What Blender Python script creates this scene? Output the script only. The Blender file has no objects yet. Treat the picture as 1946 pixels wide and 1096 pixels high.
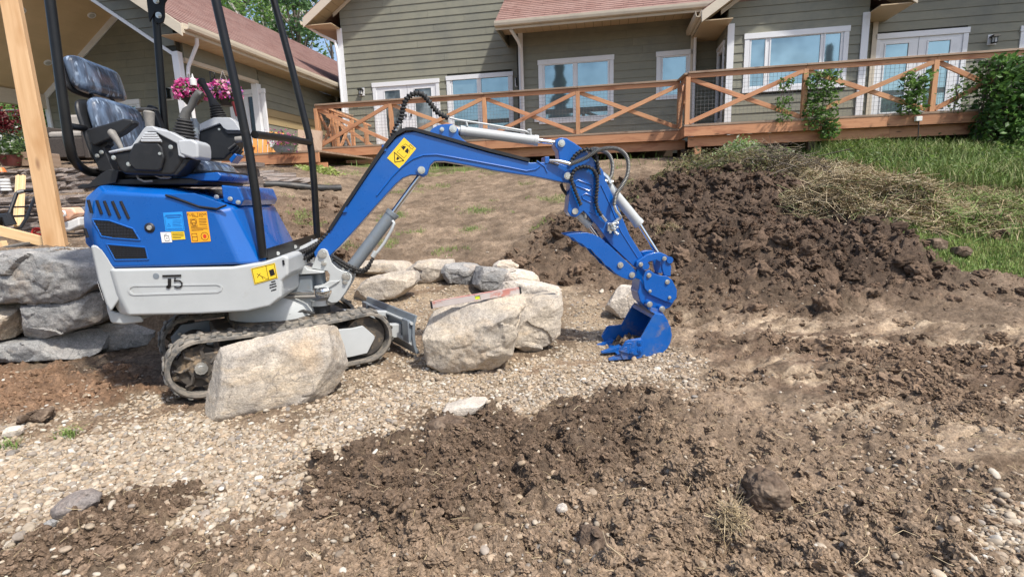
import bpy, bmesh, math, random
import numpy as np
from mathutils import Vector, Matrix
random.seed(7); rng = np.random.default_rng(11)
SC = bpy.context.scene
COL = SC.collection
R = math.radians
# ------------------------------------------------------------------ camera
F_PX, CX, CY = 985.0, 973.0, 548.0
EYE = 1.1
PITCH = math.atan(178/985.0); ROLL = math.atan(0.032)
_up0 = Vector((0, math.sin(PITCH), math.cos(PITCH))); _r0 = Vector((1, 0, 0)); _f0 = Vector((0, math.cos(PITCH), -math.sin(PITCH)))
XC = _r0*math.cos(ROLL) - _up0*math.sin(ROLL)
YC = _up0*math.cos(ROLL) + _r0*math.sin(ROLL)
cam_d = bpy.data.cameras.new('camera'); cam = bpy.data.objects.new('camera', cam_d); COL.objects.link(cam)
cam_d.sensor_width = 36; cam_d.lens = 36*F_PX/1946.0; cam_d.clip_start = .05; cam_d.clip_end = 2000
m = Matrix.Identity(4)
for i in range(3):
    m[i][0] = XC[i]; m[i][1] = YC[i]; m[i][2] = -_f0[i]
m[0][3] = 0; m[1][3] = 0; m[2][3] = EYE
cam.matrix_world = m
SC.camera = cam
# ------------------------------------------------------------------ light
SUN_H = Vector((.70, -.71, 0)).normalized(); SUN_EL = R(57)
SD = Vector((SUN_H.x*math.cos(SUN_EL), SUN_H.y*math.cos(SUN_EL), math.sin(SUN_EL)))
w = bpy.data.worlds.new('World'); SC.world = w; w.use_nodes = True
nt = w.node_tree; bg = nt.nodes['Background']
sky = nt.nodes.new('ShaderNodeTexSky'); sky.sky_type = 'NISHITA'; sky.sun_disc = False
sky.sun_elevation = SUN_EL; sky.sun_rotation = math.atan2(SD.x, SD.y); sky.dust_density = 2.5; sky.air_density = 1.0; sky.ozone_density = 1.0
nt.links.new(sky.outputs[0], bg.inputs[0]); bg.inputs[1].default_value = .15
sl = bpy.data.lights.new('sun', 'SUN'); sl.energy = 3.5; sl.angle = R(2.0); sl.color = (1, .95, .87)
so = bpy.data.objects.new('sun', sl); COL.objects.link(so); so.rotation_euler = SD.to_track_quat('Z', 'Y').to_euler(); so.location = (5, -5, 12)
SC.view_settings.view_transform = 'Standard'; SC.view_settings.look = 'None'; SC.view_settings.exposure = 0.52; SC.view_settings.gamma = 1
SC.view_settings.use_curve_mapping = False
SC.cycles.max_bounces = 6; SC.cycles.diffuse_bounces = 3; SC.cycles.glossy_bounces = 3; SC.cycles.transparent_max_bounces = 8
# ------------------------------------------------------------------ measuring helpers (photo pixel -> place on a known plane)
def ray(u, v):
    return (XC*((u-CX)/F_PX) + YC*(-(v-CY)/F_PX) + _f0)
def hit(u, v, p, n):
    d = ray(u, v); o = Vector((0, 0, EYE)); p = Vector(p); n = Vector(n)
    return o + d*((p-o).dot(n)/d.dot(n))
def proj(x, y, z):
    dz = z-EYE
    a = x*XC.x + y*XC.y + dz*XC.z; b = x*YC.x + y*YC.y + dz*YC.z; c = x*_f0.x + y*_f0.y + dz*_f0.z
    return CX + F_PX*a/c, CY - F_PX*b/c
# facade frame
FA = R(10.5)
E_ = Vector((math.cos(FA), -math.sin(FA), 0)); N_ = Vector((math.sin(FA), math.cos(FA), 0))
FM = Matrix(((E_.x, N_.x, 0, 0), (E_.y, N_.y, 0, 0), (0, 0, 1, 0), (0, 0, 0, 1)))
def FS(u, v, t):
    p = hit(u, v, N_*t, N_); return p.dot(E_), p.z
def FT(u, v, s):
    p = hit(u, v, E_*s, E_); return p.dot(N_), p.z
# machine frame
HA = Vector((.9914, .131, 0)).normalized(); LA = Vector((-HA.y, HA.x, 0)); MO = Vector((-1.62, 3.36, 0))
MM = Matrix(((HA.x, LA.x, 0, MO.x), (HA.y, LA.y, 0, MO.y), (0, 0, 1, 0), (0, 0, 0, 1)))
def MP(u, v, b):
    p = hit(u, v, MO + LA*b, LA) - MO
    return Vector((p.dot(HA), b, p.z))
def crop(sc, ox, oy, b=None):
    def f(pts, b_=b): return [MP(ox + x/sc, oy + y/sc, b_) for x, y in pts]
    return f
# ------------------------------------------------------------------ object helpers
WM = {}
def tag(o, label=None, cat=None, group=None, kind=None):
    if label: o['label'] = label
    if cat: o['category'] = cat
    if group: o['group'] = group
    if kind: o['kind'] = kind
    return o
def empty(name, mat4, label=None, cat=None, group=None):
    o = bpy.data.objects.new(name, None); COL.objects.link(o); o.matrix_world = mat4; o.empty_display_size = .2
    WM[o.name] = mat4.copy(); tag(o, label, cat, group); return o
def frame_at(p, rz=0):
    return Matrix.Translation(Vector(p)) @ Matrix.Rotation(rz, 4, 'Z')
def copy_tree(o, parent=None):
    c = o.copy(); COL.objects.link(c); c.parent = parent
    for ch in list(o.children): copy_tree(ch, c)
    return c
class MB:
    def __init__(s): s.v = []; s.f = []; s.uv = []; s.sm = []
    def add(s, vs, fs, uvs=None, smooth=False):
        k = len(s.v); s.v += [tuple(p) for p in vs]
        for i, f in enumerate(fs):
            s.f.append(tuple(k+j for j in f)); s.sm.append(smooth)
            s.uv.append(uvs[i] if uvs else [(vs[j][0]+vs[j][1], vs[j][2]) for j in f])
        return s
    def hexa(s, c8):
        """8 corners: bottom 4 ccw, top 4 ccw"""
        fs = [(3, 2, 1, 0), (4, 5, 6, 7), (0, 1, 5, 4), (1, 2, 6, 5), (2, 3, 7, 6), (3, 0, 4, 7)]
        c = [Vector(p) for p in c8]; uvs = []
        L = [(c[1]-c[0]).length, (c[3]-c[0]).length, (c[4]-c[0]).length]
        ax = L.index(max(L)); o = random.random()*10
        d = [(c[1]-c[0]), (c[3]-c[0]), (c[4]-c[0])]
        a = d[ax].normalized() if L[ax] > 0 else Vector((1, 0, 0)); b = d[(ax+1) % 3].normalized(); e = d[(ax+2) % 3].normalized()
        for f in fs: uvs.append([(c[j].dot(a)+o, c[j].dot(b)+c[j].dot(e)+o) for j in f])
        return s.add(c, fs, uvs)
    def box(s, x0, x1, y0, y1, z0, z1):
        return s.hexa([(x0, y0, z0), (x1, y0, z0), (x1, y1, z0), (x0, y1, z0), (x0, y0, z1), (x1, y0, z1), (x1, y1, z1), (x0, y1, z1)])
    def beam(s, p0, p1, w, h, up=(0, 0, 1)):
        p0 = Vector(p0); p1 = Vector(p1); d = (p1-p0).normalized(); up = Vector(up)
        x = d.cross(up)
        if x.length < 1e-4: x = d.cross(Vector((0, 1, 0)))
        x.normalize(); z = x.cross(d).normalized(); x *= w/2; z *= h/2
        return s.hexa([p0-x-z, p1-x-z, p1+x-z, p0+x-z, p0-x+z, p1-x+z, p1+x+z, p0+x+z])
    def tube(s, pts, r, n=10, caps=True):
        pts = [Vector(p) for p in pts]; rs = r if isinstance(r, (list, tuple)) else [r]*len(pts)
        rings = []; prev = None; L = 0
        for i, p in enumerate(pts):
            d = (pts[min(i+1, len(pts)-1)]-pts[max(i-1, 0)]).normalized()
            if prev is None:
                a = Vector((0, 0, 1)) if abs(d.z) < .9 else Vector((1, 0, 0)); x = d.cross(a).normalized()
            else:
                x = (prev - d*prev.dot(d)).normalized()
            prev = x; y = d.cross(x)
            rings.append([p + (x*math.cos(2*math.pi*k/n)+y*math.sin(2*math.pi*k/n))*rs[i] for k in range(n)])
        vs = [q for rg in rings for q in rg]; fs = []; uvs = []
        for i in range(len(rings)-1):
            l2 = L + (pts[i+1]-pts[i]).length
            for k in range(n):
                fs.append((i*n+k, i*n+(k+1) % n, (i+1)*n+(k+1) % n, (i+1)*n+k))
                uvs.append([(L, k*.01), (L, (k+1)*.01), (l2, (k+1)*.01), (l2, k*.01)])
            L = l2
        s.add(vs, fs, uvs, True)
        if caps:
            c = [(rings[0][::-1]), (rings[-1])]
            for rg in c: s.add(rg, [tuple(range(n))])
        return s
    def cyl(s, p0, p1, r, n=16, r1=None): return s.tube([p0, p1], [r, r if r1 is None else r1], n)
    def prism(s, poly0, poly1, smooth=False):
        """two matching outlines joined"""
        n = len(poly0); vs = list(poly0)+list(poly1)
        fs = [tuple(range(n))[::-1], tuple(range(n, 2*n))]
        s.add(vs, fs)
        s.add(vs, [(i, (i+1) % n, n+(i+1) % n, n+i) for i in range(n)], None, smooth); return s
    def plate(s, pts, b0, b1):
        """machine-frame outline -> plate between lateral b0 and b1"""
        return s.prism([(p[0], b0, p[2]) for p in pts], [(p[0], b1, p[2]) for p in pts])
    def loft(s, outlines, smooth=False):
        n = len(outlines[0]); vs = [p for o in outlines for p in o]; fs = []
        for i in range(len(outlines)-1):
            for k in range(n): fs.append((i*n+k, i*n+(k+1) % n, (i+1)*n+(k+1) % n, (i+1)*n+k))
        s.add(vs, fs, None, smooth)
        s.add(outlines[0], [tuple(range(n))[::-1]]); s.add(outlines[-1], [tuple(range(n))]); return s
    def build(s, name, mat, parent=None, M=None, bevel=0, seg=2, recalc=True, autos=False, anchor=None):
        """verts are in frame M (default: the parent's own frame, or the world)"""
        me = bpy.data.meshes.new(name); me.from_pydata(s.v, [], s.f)
        pw = WM[parent.name] if parent is not None else Matrix.Identity(4)
        uvl = me.uv_layers.new(name='uv'); flat = [c for f in s.uv for q in f for c in q]
        uvl.data.foreach_set('uv', flat)
        me.polygons.foreach_set('use_smooth', [True]*len(s.f) if autos else s.sm)
        me.transform(pw.inverted() @ (M if M is not None else Matrix.Identity(4)))
        if recalc:
            bm = bmesh.new(); bm.from_mesh(me)
            if bevel or autos: bmesh.ops.remove_doubles(bm, verts=bm.verts, dist=1e-5)
            bmesh.ops.recalc_face_normals(bm, faces=bm.faces); bm.to_mesh(me); bm.free()
        if anchor is not None: me.transform(Matrix.Translation(-Vector(anchor)))
        me.materials.append(mat)
        o = bpy.data.objects.new(name, me); COL.objects.link(o)
        if anchor is not None: o.location = anchor
        if parent is not None: o.parent = parent
        WM[o.name] = pw
        if bevel:
            b = o.modifiers.new('bevel', 'BEVEL'); b.width = bevel; b.segments = seg; b.limit_method = 'ANGLE'; b.angle_limit = R(28)
            b.harden_normals = True
            me.polygons.foreach_set('use_smooth', [True]*len(me.polygons))
            try: me.set_sharp_from_angle(angle=R(28))
            except Exception: pass
        elif autos:
            try: me.set_sharp_from_angle(angle=R(40))
            except Exception: pass
        return o
def npmesh(name, V, Fq, mat, parent=None, smooth=False, cols=None, extra=None):
    me = bpy.data.meshes.new(name); nV = len(V); k = Fq.shape[1]; nF = len(Fq)
    me.vertices.add(nV); me.vertices.foreach_set('co', np.asarray(V, 'f').ravel())
    me.loops.add(nF*k); me.loops.foreach_set('vertex_index', np.asarray(Fq, 'i').ravel())
    me.polygons.add(nF); me.polygons.foreach_set('loop_start', np.arange(0, nF*k, k, dtype='i'))
    me.polygons.foreach_set('use_smooth', np.full(nF, smooth))
    me.update(calc_edges=True)
    if cols is not None:
        a = me.color_attributes.new('pc', 'FLOAT_COLOR', 'POINT'); c4 = np.ones((nV, 4), 'f'); c4[:, :3] = cols; a.data.foreach_set('color', c4.ravel())
    me.materials.append(mat)
    o = bpy.data.objects.new(name, me); COL.objects.link(o)
    if parent is not None: o.parent = parent
    WM[o.name] = WM[parent.name] if parent is not None else Matrix.Identity(4)
    return o
# ------------------------------------------------------------------ numpy noise
_perm = np.random.default_rng(3).permutation(4096)
def _h(ix, iy, s=0): return _perm[(_perm[(_perm[(ix+s*131) & 4095] + iy) & 4095] + s) & 4095]
def vnoise(x, y, s=0):
    xi = np.floor(x).astype(int); yi = np.floor(y).astype(int); xf = x-xi; yf = y-yi
    u = xf*xf*(3-2*xf); v = yf*yf*(3-2*yf)
    def g(ix, iy, dx, dy):
        a = _h(ix, iy, s)*(2*np.pi/4096); return np.cos(a)*dx + np.sin(a)*dy
    return 1.5*((g(xi, yi, xf, yf)*(1-u)+g(xi+1, yi, xf-1, yf)*u)*(1-v) + (g(xi, yi+1, xf, yf-1)*(1-u)+g(xi+1, yi+1, xf-1, yf-1)*u)*v)
def fbm(x, y, o=4, s=0, g=.5):
    r = 0; a = 1; n = 0
    for i in range(o): r = r + a*vnoise(x*2**i+17*i, y*2**i-9*i, s+i); n += a; a *= g
    return r/n
def lumps(x, y, s=0, keep=.7):
    """rounded clods: half-domes on a jittered grid, 0..1"""
    xi = np.floor(x).astype(int); yi = np.floor(y).astype(int); out = np.zeros_like(x)
    for dx in (-1, 0, 1):
        for dy in (-1, 0, 1):
            cx = xi+dx; cy = yi+dy; a = _h(cx, cy, s)/4096.; b = _h(cx, cy, s+7)/4096.; c = _h(cx, cy, s+13)/4096.
            px = cx+.15+.7*a; py = cy+.15+.7*b; r = .35+.45*c; k = _h(cx, cy, s+21)/4096. < keep
            q = 1-((x-px)**2+(y-py)**2)/(r*r); out = np.maximum(out, np.where(k, np.sqrt(np.clip(q, 0, 1))*(.4+.6*c), 0))
    return out
def ridged(x, y, o=4, s=0, g=.55):
    r = 0; a = 1; n = 0
    for i in range(o): r = r+a*(1-2.2*np.abs(vnoise(x*2.05**i+11*i, y*2.05**i-7*i, s+i))); n += a; a *= g
    return r/n
def inpoly(u, v, poly):
    r = np.zeros(u.shape, bool); n = len(poly)
    for i in range(n):
        x1, y1 = poly[i]; x2, y2 = poly[(i+1) % n]
        if y1 == y2: continue
        c = ((y1 > v) != (y2 > v)) & (u < (x2-x1)*(v-y1)/(y2-y1)+x1); r ^= c
    return r
# ------------------------------------------------------------------ materials
def _mix(nt, fac, a, b, blend='MIX'):
    n = nt.nodes.new('ShaderNodeMix'); n.data_type = 'RGBA'; n.blend_type = blend
    for i, x in ((0, fac), (6, a), (7, b)):
        if isinstance(x, bpy.types.NodeSocket): nt.links.new(x, n.inputs[i])
        else: n.inputs[i].default_value = x if i == 0 else (*x, 1)
    return n.outputs[2]
def _noise(nt, co, scale, detail=4, rough=.55, vec=(1, 1, 1)):
    mp = nt.nodes.new('ShaderNodeMapping'); mp.inputs['Scale'].default_value = vec; nt.links.new(co, mp.inputs[0])
    n = nt.nodes.new('ShaderNodeTexNoise'); n.inputs['Scale'].default_value = scale; n.inputs['Detail'].default_value = detail; n.inputs['Roughness'].default_value = rough
    nt.links.new(mp.outputs[0], n.inputs[0]); return n.outputs[0]
def _ramp(nt, x, a, b, lo=0, hi=1):
    n = nt.nodes.new('ShaderNodeMapRange'); nt.links.new(x, n.inputs[0]); n.inputs[1].default_value = a; n.inputs[2].default_value = b; n.inputs[3].default_value = lo; n.inputs[4].default_value = hi
    return n.outputs[0]
def M_(name, c1, c2=None, rough=.6, metal=0, scale=20, bump=0, bscale=None, vec=(1, 1, 1), co='Object', c3=None, s3=3, rnd=0, coat=0, spec=.5, dirt=None, dscale=4, dth=(.5, .7), attr=None, rvar=0, sub=0):
    m = bpy.data.materials.new(name); m.use_nodes = True; nt = m.node_tree; p = nt.nodes['Principled BSDF']
    tc = nt.nodes.new('ShaderNodeTexCoord'); C = (nt.nodes.new('ShaderNodeNewGeometry').outputs['Position'] if co == 'World' else tc.outputs[co])
    c2 = c2 or tuple(x*.8 for x in c1)
    nz = _noise(nt, C, scale, 5, .6, vec); col = _mix(nt, _ramp(nt, nz, .35, .65), c1, c2)
    if c3: col = _mix(nt, _ramp(nt, _noise(nt, C, s3, 3, .6, vec if co == 'UV' else (1, 1, 1)), .48, .66), col, c3)
    if attr:
        at = nt.nodes.new('ShaderNodeAttribute'); at.attribute_name = 'pc'; at.attribute_type = attr
        col = _mix(nt, 1.0, at.outputs['Color'], col, 'MULTIPLY')
    if rnd:
        oi = nt.nodes.new('ShaderNodeObjectInfo'); r = _ramp(nt, oi.outputs['Random'], 0, 1, 1-rnd, 1+rnd)
        cb = nt.nodes.new('ShaderNodeCombineColor'); [nt.links.new(r, cb.inputs[i]) for i in range(3)]
        col = _mix(nt, 1.0, col, cb.outputs[0], 'MULTIPLY')
    if dirt: 
        col = _mix(nt, _ramp(nt, _noise(nt, tc.outputs['Object'], dscale, 6, .7), dth[0], dth[1]), col, dirt)
    nt.links.new(col, p.inputs['Base Color'])
    p.inputs['Roughness'].default_value = rough; p.inputs['Metallic'].default_value = metal; p.inputs['Specular IOR Level'].default_value = spec
    if rvar: nt.links.new(_ramp(nt, _noise(nt, tc.outputs['Object'], 9, 5, .7), .3, .7, rough-rvar, rough+rvar), p.inputs['Roughness'])
    if coat: p.inputs['Coat Weight'].default_value = coat; p.inputs['Coat Roughness'].default_value = .06
    if bump:
        b = nt.nodes.new('ShaderNodeBump'); b.inputs['Strength'].default_value = min(1, bump*3); b.inputs['Distance'].default_value = bump
        nt.links.new(_noise(nt, C, bscale or scale, 6, .65, vec), b.inputs['Height']); nt.links.new(b.outputs[0], p.inputs['Normal'])
    return m
MT = {}
MT['blue'] = M_('blue paint', (.001, .098, .40), (.001, .090, .37), .30, 0, 6, 0.0006, 25, coat=.5, dirt=(.10, .12, .20), dscale=7, dth=(.66, .95), rvar=.06)
MT['bucketblue'] = M_('scuffed blue paint', (.001, .098, .40), (.001, .085, .34), .38, 0, 8, .001, 30, c3=(.03, .12, .36), s3=6, coat=.2, dirt=(.22, .18, .14), dscale=9, dth=(.54, .78), rvar=.1)
MT['grey'] = M_('pale grey paint', (.47, .49, .49), (.43, .45, .45), .42, 0, 6, .0006, 40, coat=.2, dirt=(.30, .27, .22), dscale=5, dth=(.6, .95), rvar=.08)
MT['steelgrey'] = M_('blue grey paint', (.215, .245, .275), (.19, .22, .245), .4, .1, 7, .0006, 30, coat=.2, dirt=(.22, .19, .15), dscale=8, dth=(.55, .9))
MT['black'] = M_('black powder coat', (.008, .008, .009), (.012, .012, .012), .30, 0, 12, .0004, 60, spec=.35, dirt=(.09, .08, .07), dscale=9, dth=(.62, .95))
MT['plastic'] = M_('black plastic', (.012, .013, .015), (.016, .017, .019), .48, 0, 30, .001, 160, dirt=(.07, .065, .06), dscale=7, dth=(.6, .95))
MT['rubber'] = M_('rubber', (.022, .022, .023), (.032, .031, .03), .7, 0, 20, .001, 60)
MT['track'] = M_('muddy track rubber', (.10, .098, .09), (.16, .15, .135), .85, 0, 14, .004, 30, c3=(.055, .055, .052), s3=9, dirt=(.30, .26, .21), dscale=16, dth=(.42, .66))
MT['muddy'] = M_('muddy steel', (.05, .045, .04), (.10, .085, .07), .75, .2, 14, .004, 20, dirt=(.30, .22, .14), dscale=11, dth=(.52, .66))
MT['chrome'] = M_('chrome', (.75, .77, .78), (.7, .72, .74), .12, 1, 6)
MT['zinc'] = M_('zinc bolt', (.78, .79, .76), (.55, .56, .53), .28, .8, 40)
MT['darkgrille'] = M_('dark grille', (.012, .013, .018), (.02, .022, .03), .5)
MT['blackhole'] = M_('dark opening', (.006, .006, .008), (.009, .009, .012), .8)
MT['handle'] = M_('grey rubber grip', (.20, .19, .175), (.26, .245, .22), .6, 0, 40, .001, 80)
MT['greyplastic'] = M_('silver grey plastic', (.46, .48, .50), (.42, .44, .46), .38, 0, 12, .0005, 60, coat=.15)
MT['redplastic'] = M_('dull red plastic', (.24, .03, .03), (.18, .025, .025), .5)
MT['yellow'] = M_('yellow decal', (.85, .60, .04), (.82, .57, .035), .4)
MT['orange'] = M_('orange decal', (.85, .40, .02), (.80, .37, .02), .4)
MT['skyblue'] = M_('light blue decal', (.02, .30, .78), (.02, .28, .74), .4)
MT['whitedecal'] = M_('white decal', (.80, .80, .78), (.74, .74, .74), .45)
MT['inkdark'] = M_('black print', (.012, .010, .010), None, .5)
MT['inkbrown'] = M_('brown print', (.16, .07, .01), None, .5)
MT['inkblue'] = M_('blue print', (.008, .09, .40), None, .5)
MT['inkred'] = M_('red print', (.65, .05, .02), None, .5)
# plastic film over the seat: blue grey vinyl with sharp crinkles
def film():
    m = bpy.data.materials.new('vinyl under crinkled film'); m.use_nodes = True; nt = m.node_tree; p = nt.nodes['Principled BSDF']
    tc = nt.nodes.new('ShaderNodeTexCoord'); C = tc.outputs['Object']
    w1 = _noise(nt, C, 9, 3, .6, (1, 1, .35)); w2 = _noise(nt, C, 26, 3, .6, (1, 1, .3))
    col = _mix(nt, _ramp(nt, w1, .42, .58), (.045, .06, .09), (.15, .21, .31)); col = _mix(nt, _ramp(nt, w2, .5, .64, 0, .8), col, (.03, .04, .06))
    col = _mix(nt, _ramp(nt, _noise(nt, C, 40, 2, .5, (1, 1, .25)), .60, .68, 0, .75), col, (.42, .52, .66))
    nt.links.new(col, p.inputs['Base Color']); p.inputs['Roughness'].default_value = .34; p.inputs['Coat Weight'].default_value = .9; p.inputs['Coat Roughness'].default_value = .12
    b = nt.nodes.new('ShaderNodeBump'); b.inputs['Strength'].default_value = .9; b.inputs['Distance'].default_value = .012
    nt.links.new(_noise(nt, C, 17, 4, .6, (1, 1, .35)), b.inputs['Height']); nt.links.new(b.outputs[0], p.inputs['Normal']); return m
MT['film'] = film()
# building
MT['siding'] = M_('olive grey lap siding', (.205, .202, .152), (.235, .23, .175), .7, 0, 9, .0015, 60, vec=(.5, 6, 1), co='UV', rnd=.07, dirt=(.145, .148, .128), dscale=1.3, dth=(.45, .8))
MT['sidingyellow'] = M_('tan replacement siding board', (.33, .25, .13), (.36, .27, .14), .7, 0, 9, .001, 60, vec=(.5, 6, 1), co='UV')
MT['sheath'] = M_('wall sheathing', (.05, .05, .04), None, .9)
MT['whitetrim'] = M_('white trim', (.74, .75, .76), (.70, .71, .72), .5, 0, 8, .0006, 50, vec=(.5, 5, 1), co='UV', dirt=(.55, .55, .53), dscale=4, dth=(.55, .9))
MT['creamtrim'] = M_('cream fascia', (.60, .53, .42), (.56, .49, .385), .5, 0, 8, .0006, 50, vec=(.5, 5, 1), co='UV', dirt=(.42, .37, .30), dscale=3, dth=(.5, .9))
MT['soffit'] = M_('tan soffit panel', (.50, .38, .235), (.47, .355, .22), .6, 0, 5, rnd=.05)
MT['ceiling'] = M_('tan porch ceiling', (.60, .45, .27), (.55, .41, .24), .6, 0, 2, rnd=.03)
MT['glass'] = M_('window glass', (.36, .49, .52), (.31, .43, .46), .03, .72, 1.2, c3=(.22, .31, .34), s3=.9)
MT['darkglass'] = M_('dark window glass', (.05, .065, .075), (.03, .04, .045), .04, .5, 2)
MT['darkroom'] = M_('dark interior', (.03, .033, .038), (.015, .016, .018), .3, 0, 3)
MT['blind'] = M_('pale blind', (.52, .60, .60), (.46, .54, .55), .6)
def shingle():
    m = bpy.data.materials.new('asphalt shingle'); m.use_nodes = True; nt = m.node_tree; p = nt.nodes['Principled BSDF']
    tc = nt.nodes.new('ShaderNodeTexCoord'); C = tc.outputs['UV']
    br = nt.nodes.new('ShaderNodeTexBrick'); nt.links.new(C, br.inputs[0]); br.inputs['Scale'].default_value = 1; br.inputs['Brick Width'].default_value = .32; br.inputs['Row Height'].default_value = .14
    br.inputs['Mortar Size'].default_value = .006; br.inputs['Mortar Smooth'].default_value = .3; br.inputs['Bias'].default_value = 0; br.offset = .37
    br.inputs['Color1'].default_value = (.24, .125, .10, 1); br.inputs['Color2'].default_value = (.33, .19, .155, 1); br.inputs['Mortar'].default_value = (.12, .07, .06, 1)
    col = _mix(nt, _ramp(nt, _noise(nt, C, 2.2, 5, .7), .4, .65), br.outputs[0], (.34, .22, .185)); col = _mix(nt, _ramp(nt, _noise(nt, C, 60, 2), .35, .7, 0, .6), col, (.15, .085, .075))
    nt.links.new(col, p.inputs['Base Color']); p.inputs['Roughness'].default_value = .9
    b = nt.nodes.new('ShaderNodeBump'); b.inputs['Strength'].default_value = .6; b.inputs['Distance'].default_value = .01; nt.links.new(br.outputs['Fac'], b.inputs['Height']); b.invert = True
    nt.links.new(b.outputs[0], p.inputs['Normal']); return m
MT['shingle'] = shingle()
def wood(name, a, b, c, rough=.65, knots=(.10, .045, .02), rnd=.14):
    m = bpy.data.materials.new(name); m.use_nodes = True; nt = m.node_tree; p = nt.nodes['Principled BSDF']
    tc = nt.nodes.new('ShaderNodeTexCoord'); C = tc.outputs['UV']
    g = _noise(nt, C, 6, 6, .6, (.35, 7, 1)); col = _mix(nt, _ramp(nt, g, .35, .65), a, b)
    col = _mix(nt, _ramp(nt, _noise(nt, C, 3, 3, .6, (.5, 1.6, 1)), .52, .7), col, c)
    mp = nt.nodes.new('ShaderNodeMapping'); mp.inputs['Scale'].default_value = (2.2, 8, 1); nt.links.new(C, mp.inputs[0])
    vo = nt.nodes.new('ShaderNodeTexVoronoi'); vo.inputs['Scale'].default_value = 1; nt.links.new(mp.outputs[0], vo.inputs[0])
    col = _mix(nt, _ramp(nt, vo.outputs['Distance'], .06, .16, .85, 0), col, knots)
    oi = nt.nodes.new('ShaderNodeObjectInfo'); r = _ramp(nt, oi.outputs['Random'], 0, 1, 1-rnd, 1+rnd)
    cb = nt.nodes.new('ShaderNodeCombineColor'); [nt.links.new(r, cb.inputs[i]) for i in range(3)]
    col = _mix(nt, 1.0, col, cb.outputs[0], 'MULTIPLY')
    nt.links.new(col, p.inputs['Base Color']); p.inputs['Roughness'].default_value = rough
    bp = nt.nodes.new('ShaderNodeBump'); bp.inputs['Strength'].default_value = .35; bp.inputs['Distance'].default_value = .004; nt.links.new(g, bp.inputs['Height']); nt.links.new(bp.outputs[0], p.inputs['Normal'])
    return m
MT['cedar'] = wood('stained cedar', (.45, .205, .10), (.52, .26, .135), (.29, .11, .055), rnd=.2)
MT['cedarpale'] = wood('pale cedar', (.48, .235, .115), (.56, .30, .155), (.36, .16, .08))
MT['weathered'] = wood('weathered board', (.27, .18, .12), (.34, .25, .18), (.20, .12, .08))
MT['fir'] = wood('fresh fir timber', (.66, .40, .20), (.76, .50, .27), (.54, .29, .12), .6, (.22, .10, .05), .05)
MT['lumber'] = wood('pale lumber', (.70, .48, .25), (.76, .55, .31), (.62, .40, .19), .6, (.40, .22, .10), .05)
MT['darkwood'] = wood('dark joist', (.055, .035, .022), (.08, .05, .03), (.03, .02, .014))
# ground and stone
def ground():
    m = bpy.data.materials.new('soil and gravel ground'); m.use_nodes = True; nt = m.node_tree; p = nt.nodes['Principled BSDF']
    tc = nt.nodes.new('ShaderNodeTexCoord'); C = tc.outputs['Object']
    at = nt.nodes.new('ShaderNodeAttribute'); at.attribute_name = 'pc'
    f = _noise(nt, C, 55, 6, .7); f2 = _noise(nt, C, 7, 5, .65); f3 = _noise(nt, C, 240, 3, .6)
    col = _mix(nt, 1.0, at.outputs['Color'], _mix(nt, _ramp(nt, f, .33, .68), (.55, .53, .52), (1.38, 1.36, 1.32)), 'MULTIPLY')
    col = _mix(nt, 1.0, col, _mix(nt, _ramp(nt, f2, .35, .65), (.78, .76, .74), (1.2, 1.2, 1.2)), 'MULTIPLY')
    col = _mix(nt, _ramp(nt, f3, .64, .72, 0, .5), col, (.50, .44, .35))
    nt.links.new(col, p.inputs['Base Color']); p.inputs['Roughness'].default_value = .95; p.inputs['Specular IOR Level'].default_value = .2
    b = nt.nodes.new('ShaderNodeBump'); b.inputs['Strength'].default_value = .9; b.inputs['Distance'].default_value = .018
    b2 = nt.nodes.new('ShaderNodeBump'); b2.inputs['Strength'].default_value = .8; b2.inputs['Distance'].default_value = .006
    nt.links.new(_noise(nt, C, 38, 8, .72), b.inputs['Height']); nt.links.new(_noise(nt, C, 170, 4, .7), b2.inputs['Height']); nt.links.new(b.outputs[0], b2.inputs['Normal'])
    nt.links.new(b2.outputs[0], p.inputs['Normal']); return m
MT['ground'] = ground()
MT['pebble'] = M_('pebble', (1.05, 1.05, 1.05), (.78, .77, .75), .8, 0, 70, .0015, 160, co='World', attr='INSTANCER')
MT['clod'] = M_('soil clod', (1.35, 1.30, 1.24), (.58, .56, .54), .97, 0, 70, .008, 95, co='World', attr='INSTANCER', spec=.1)
MT['clodsolo'] = M_('single soil clod', (.15, .108, .078), (.075, .052, .037), .95, 0, 60, .010, 80, c3=(.22, .165, .12), s3=16, spec=.2)
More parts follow.
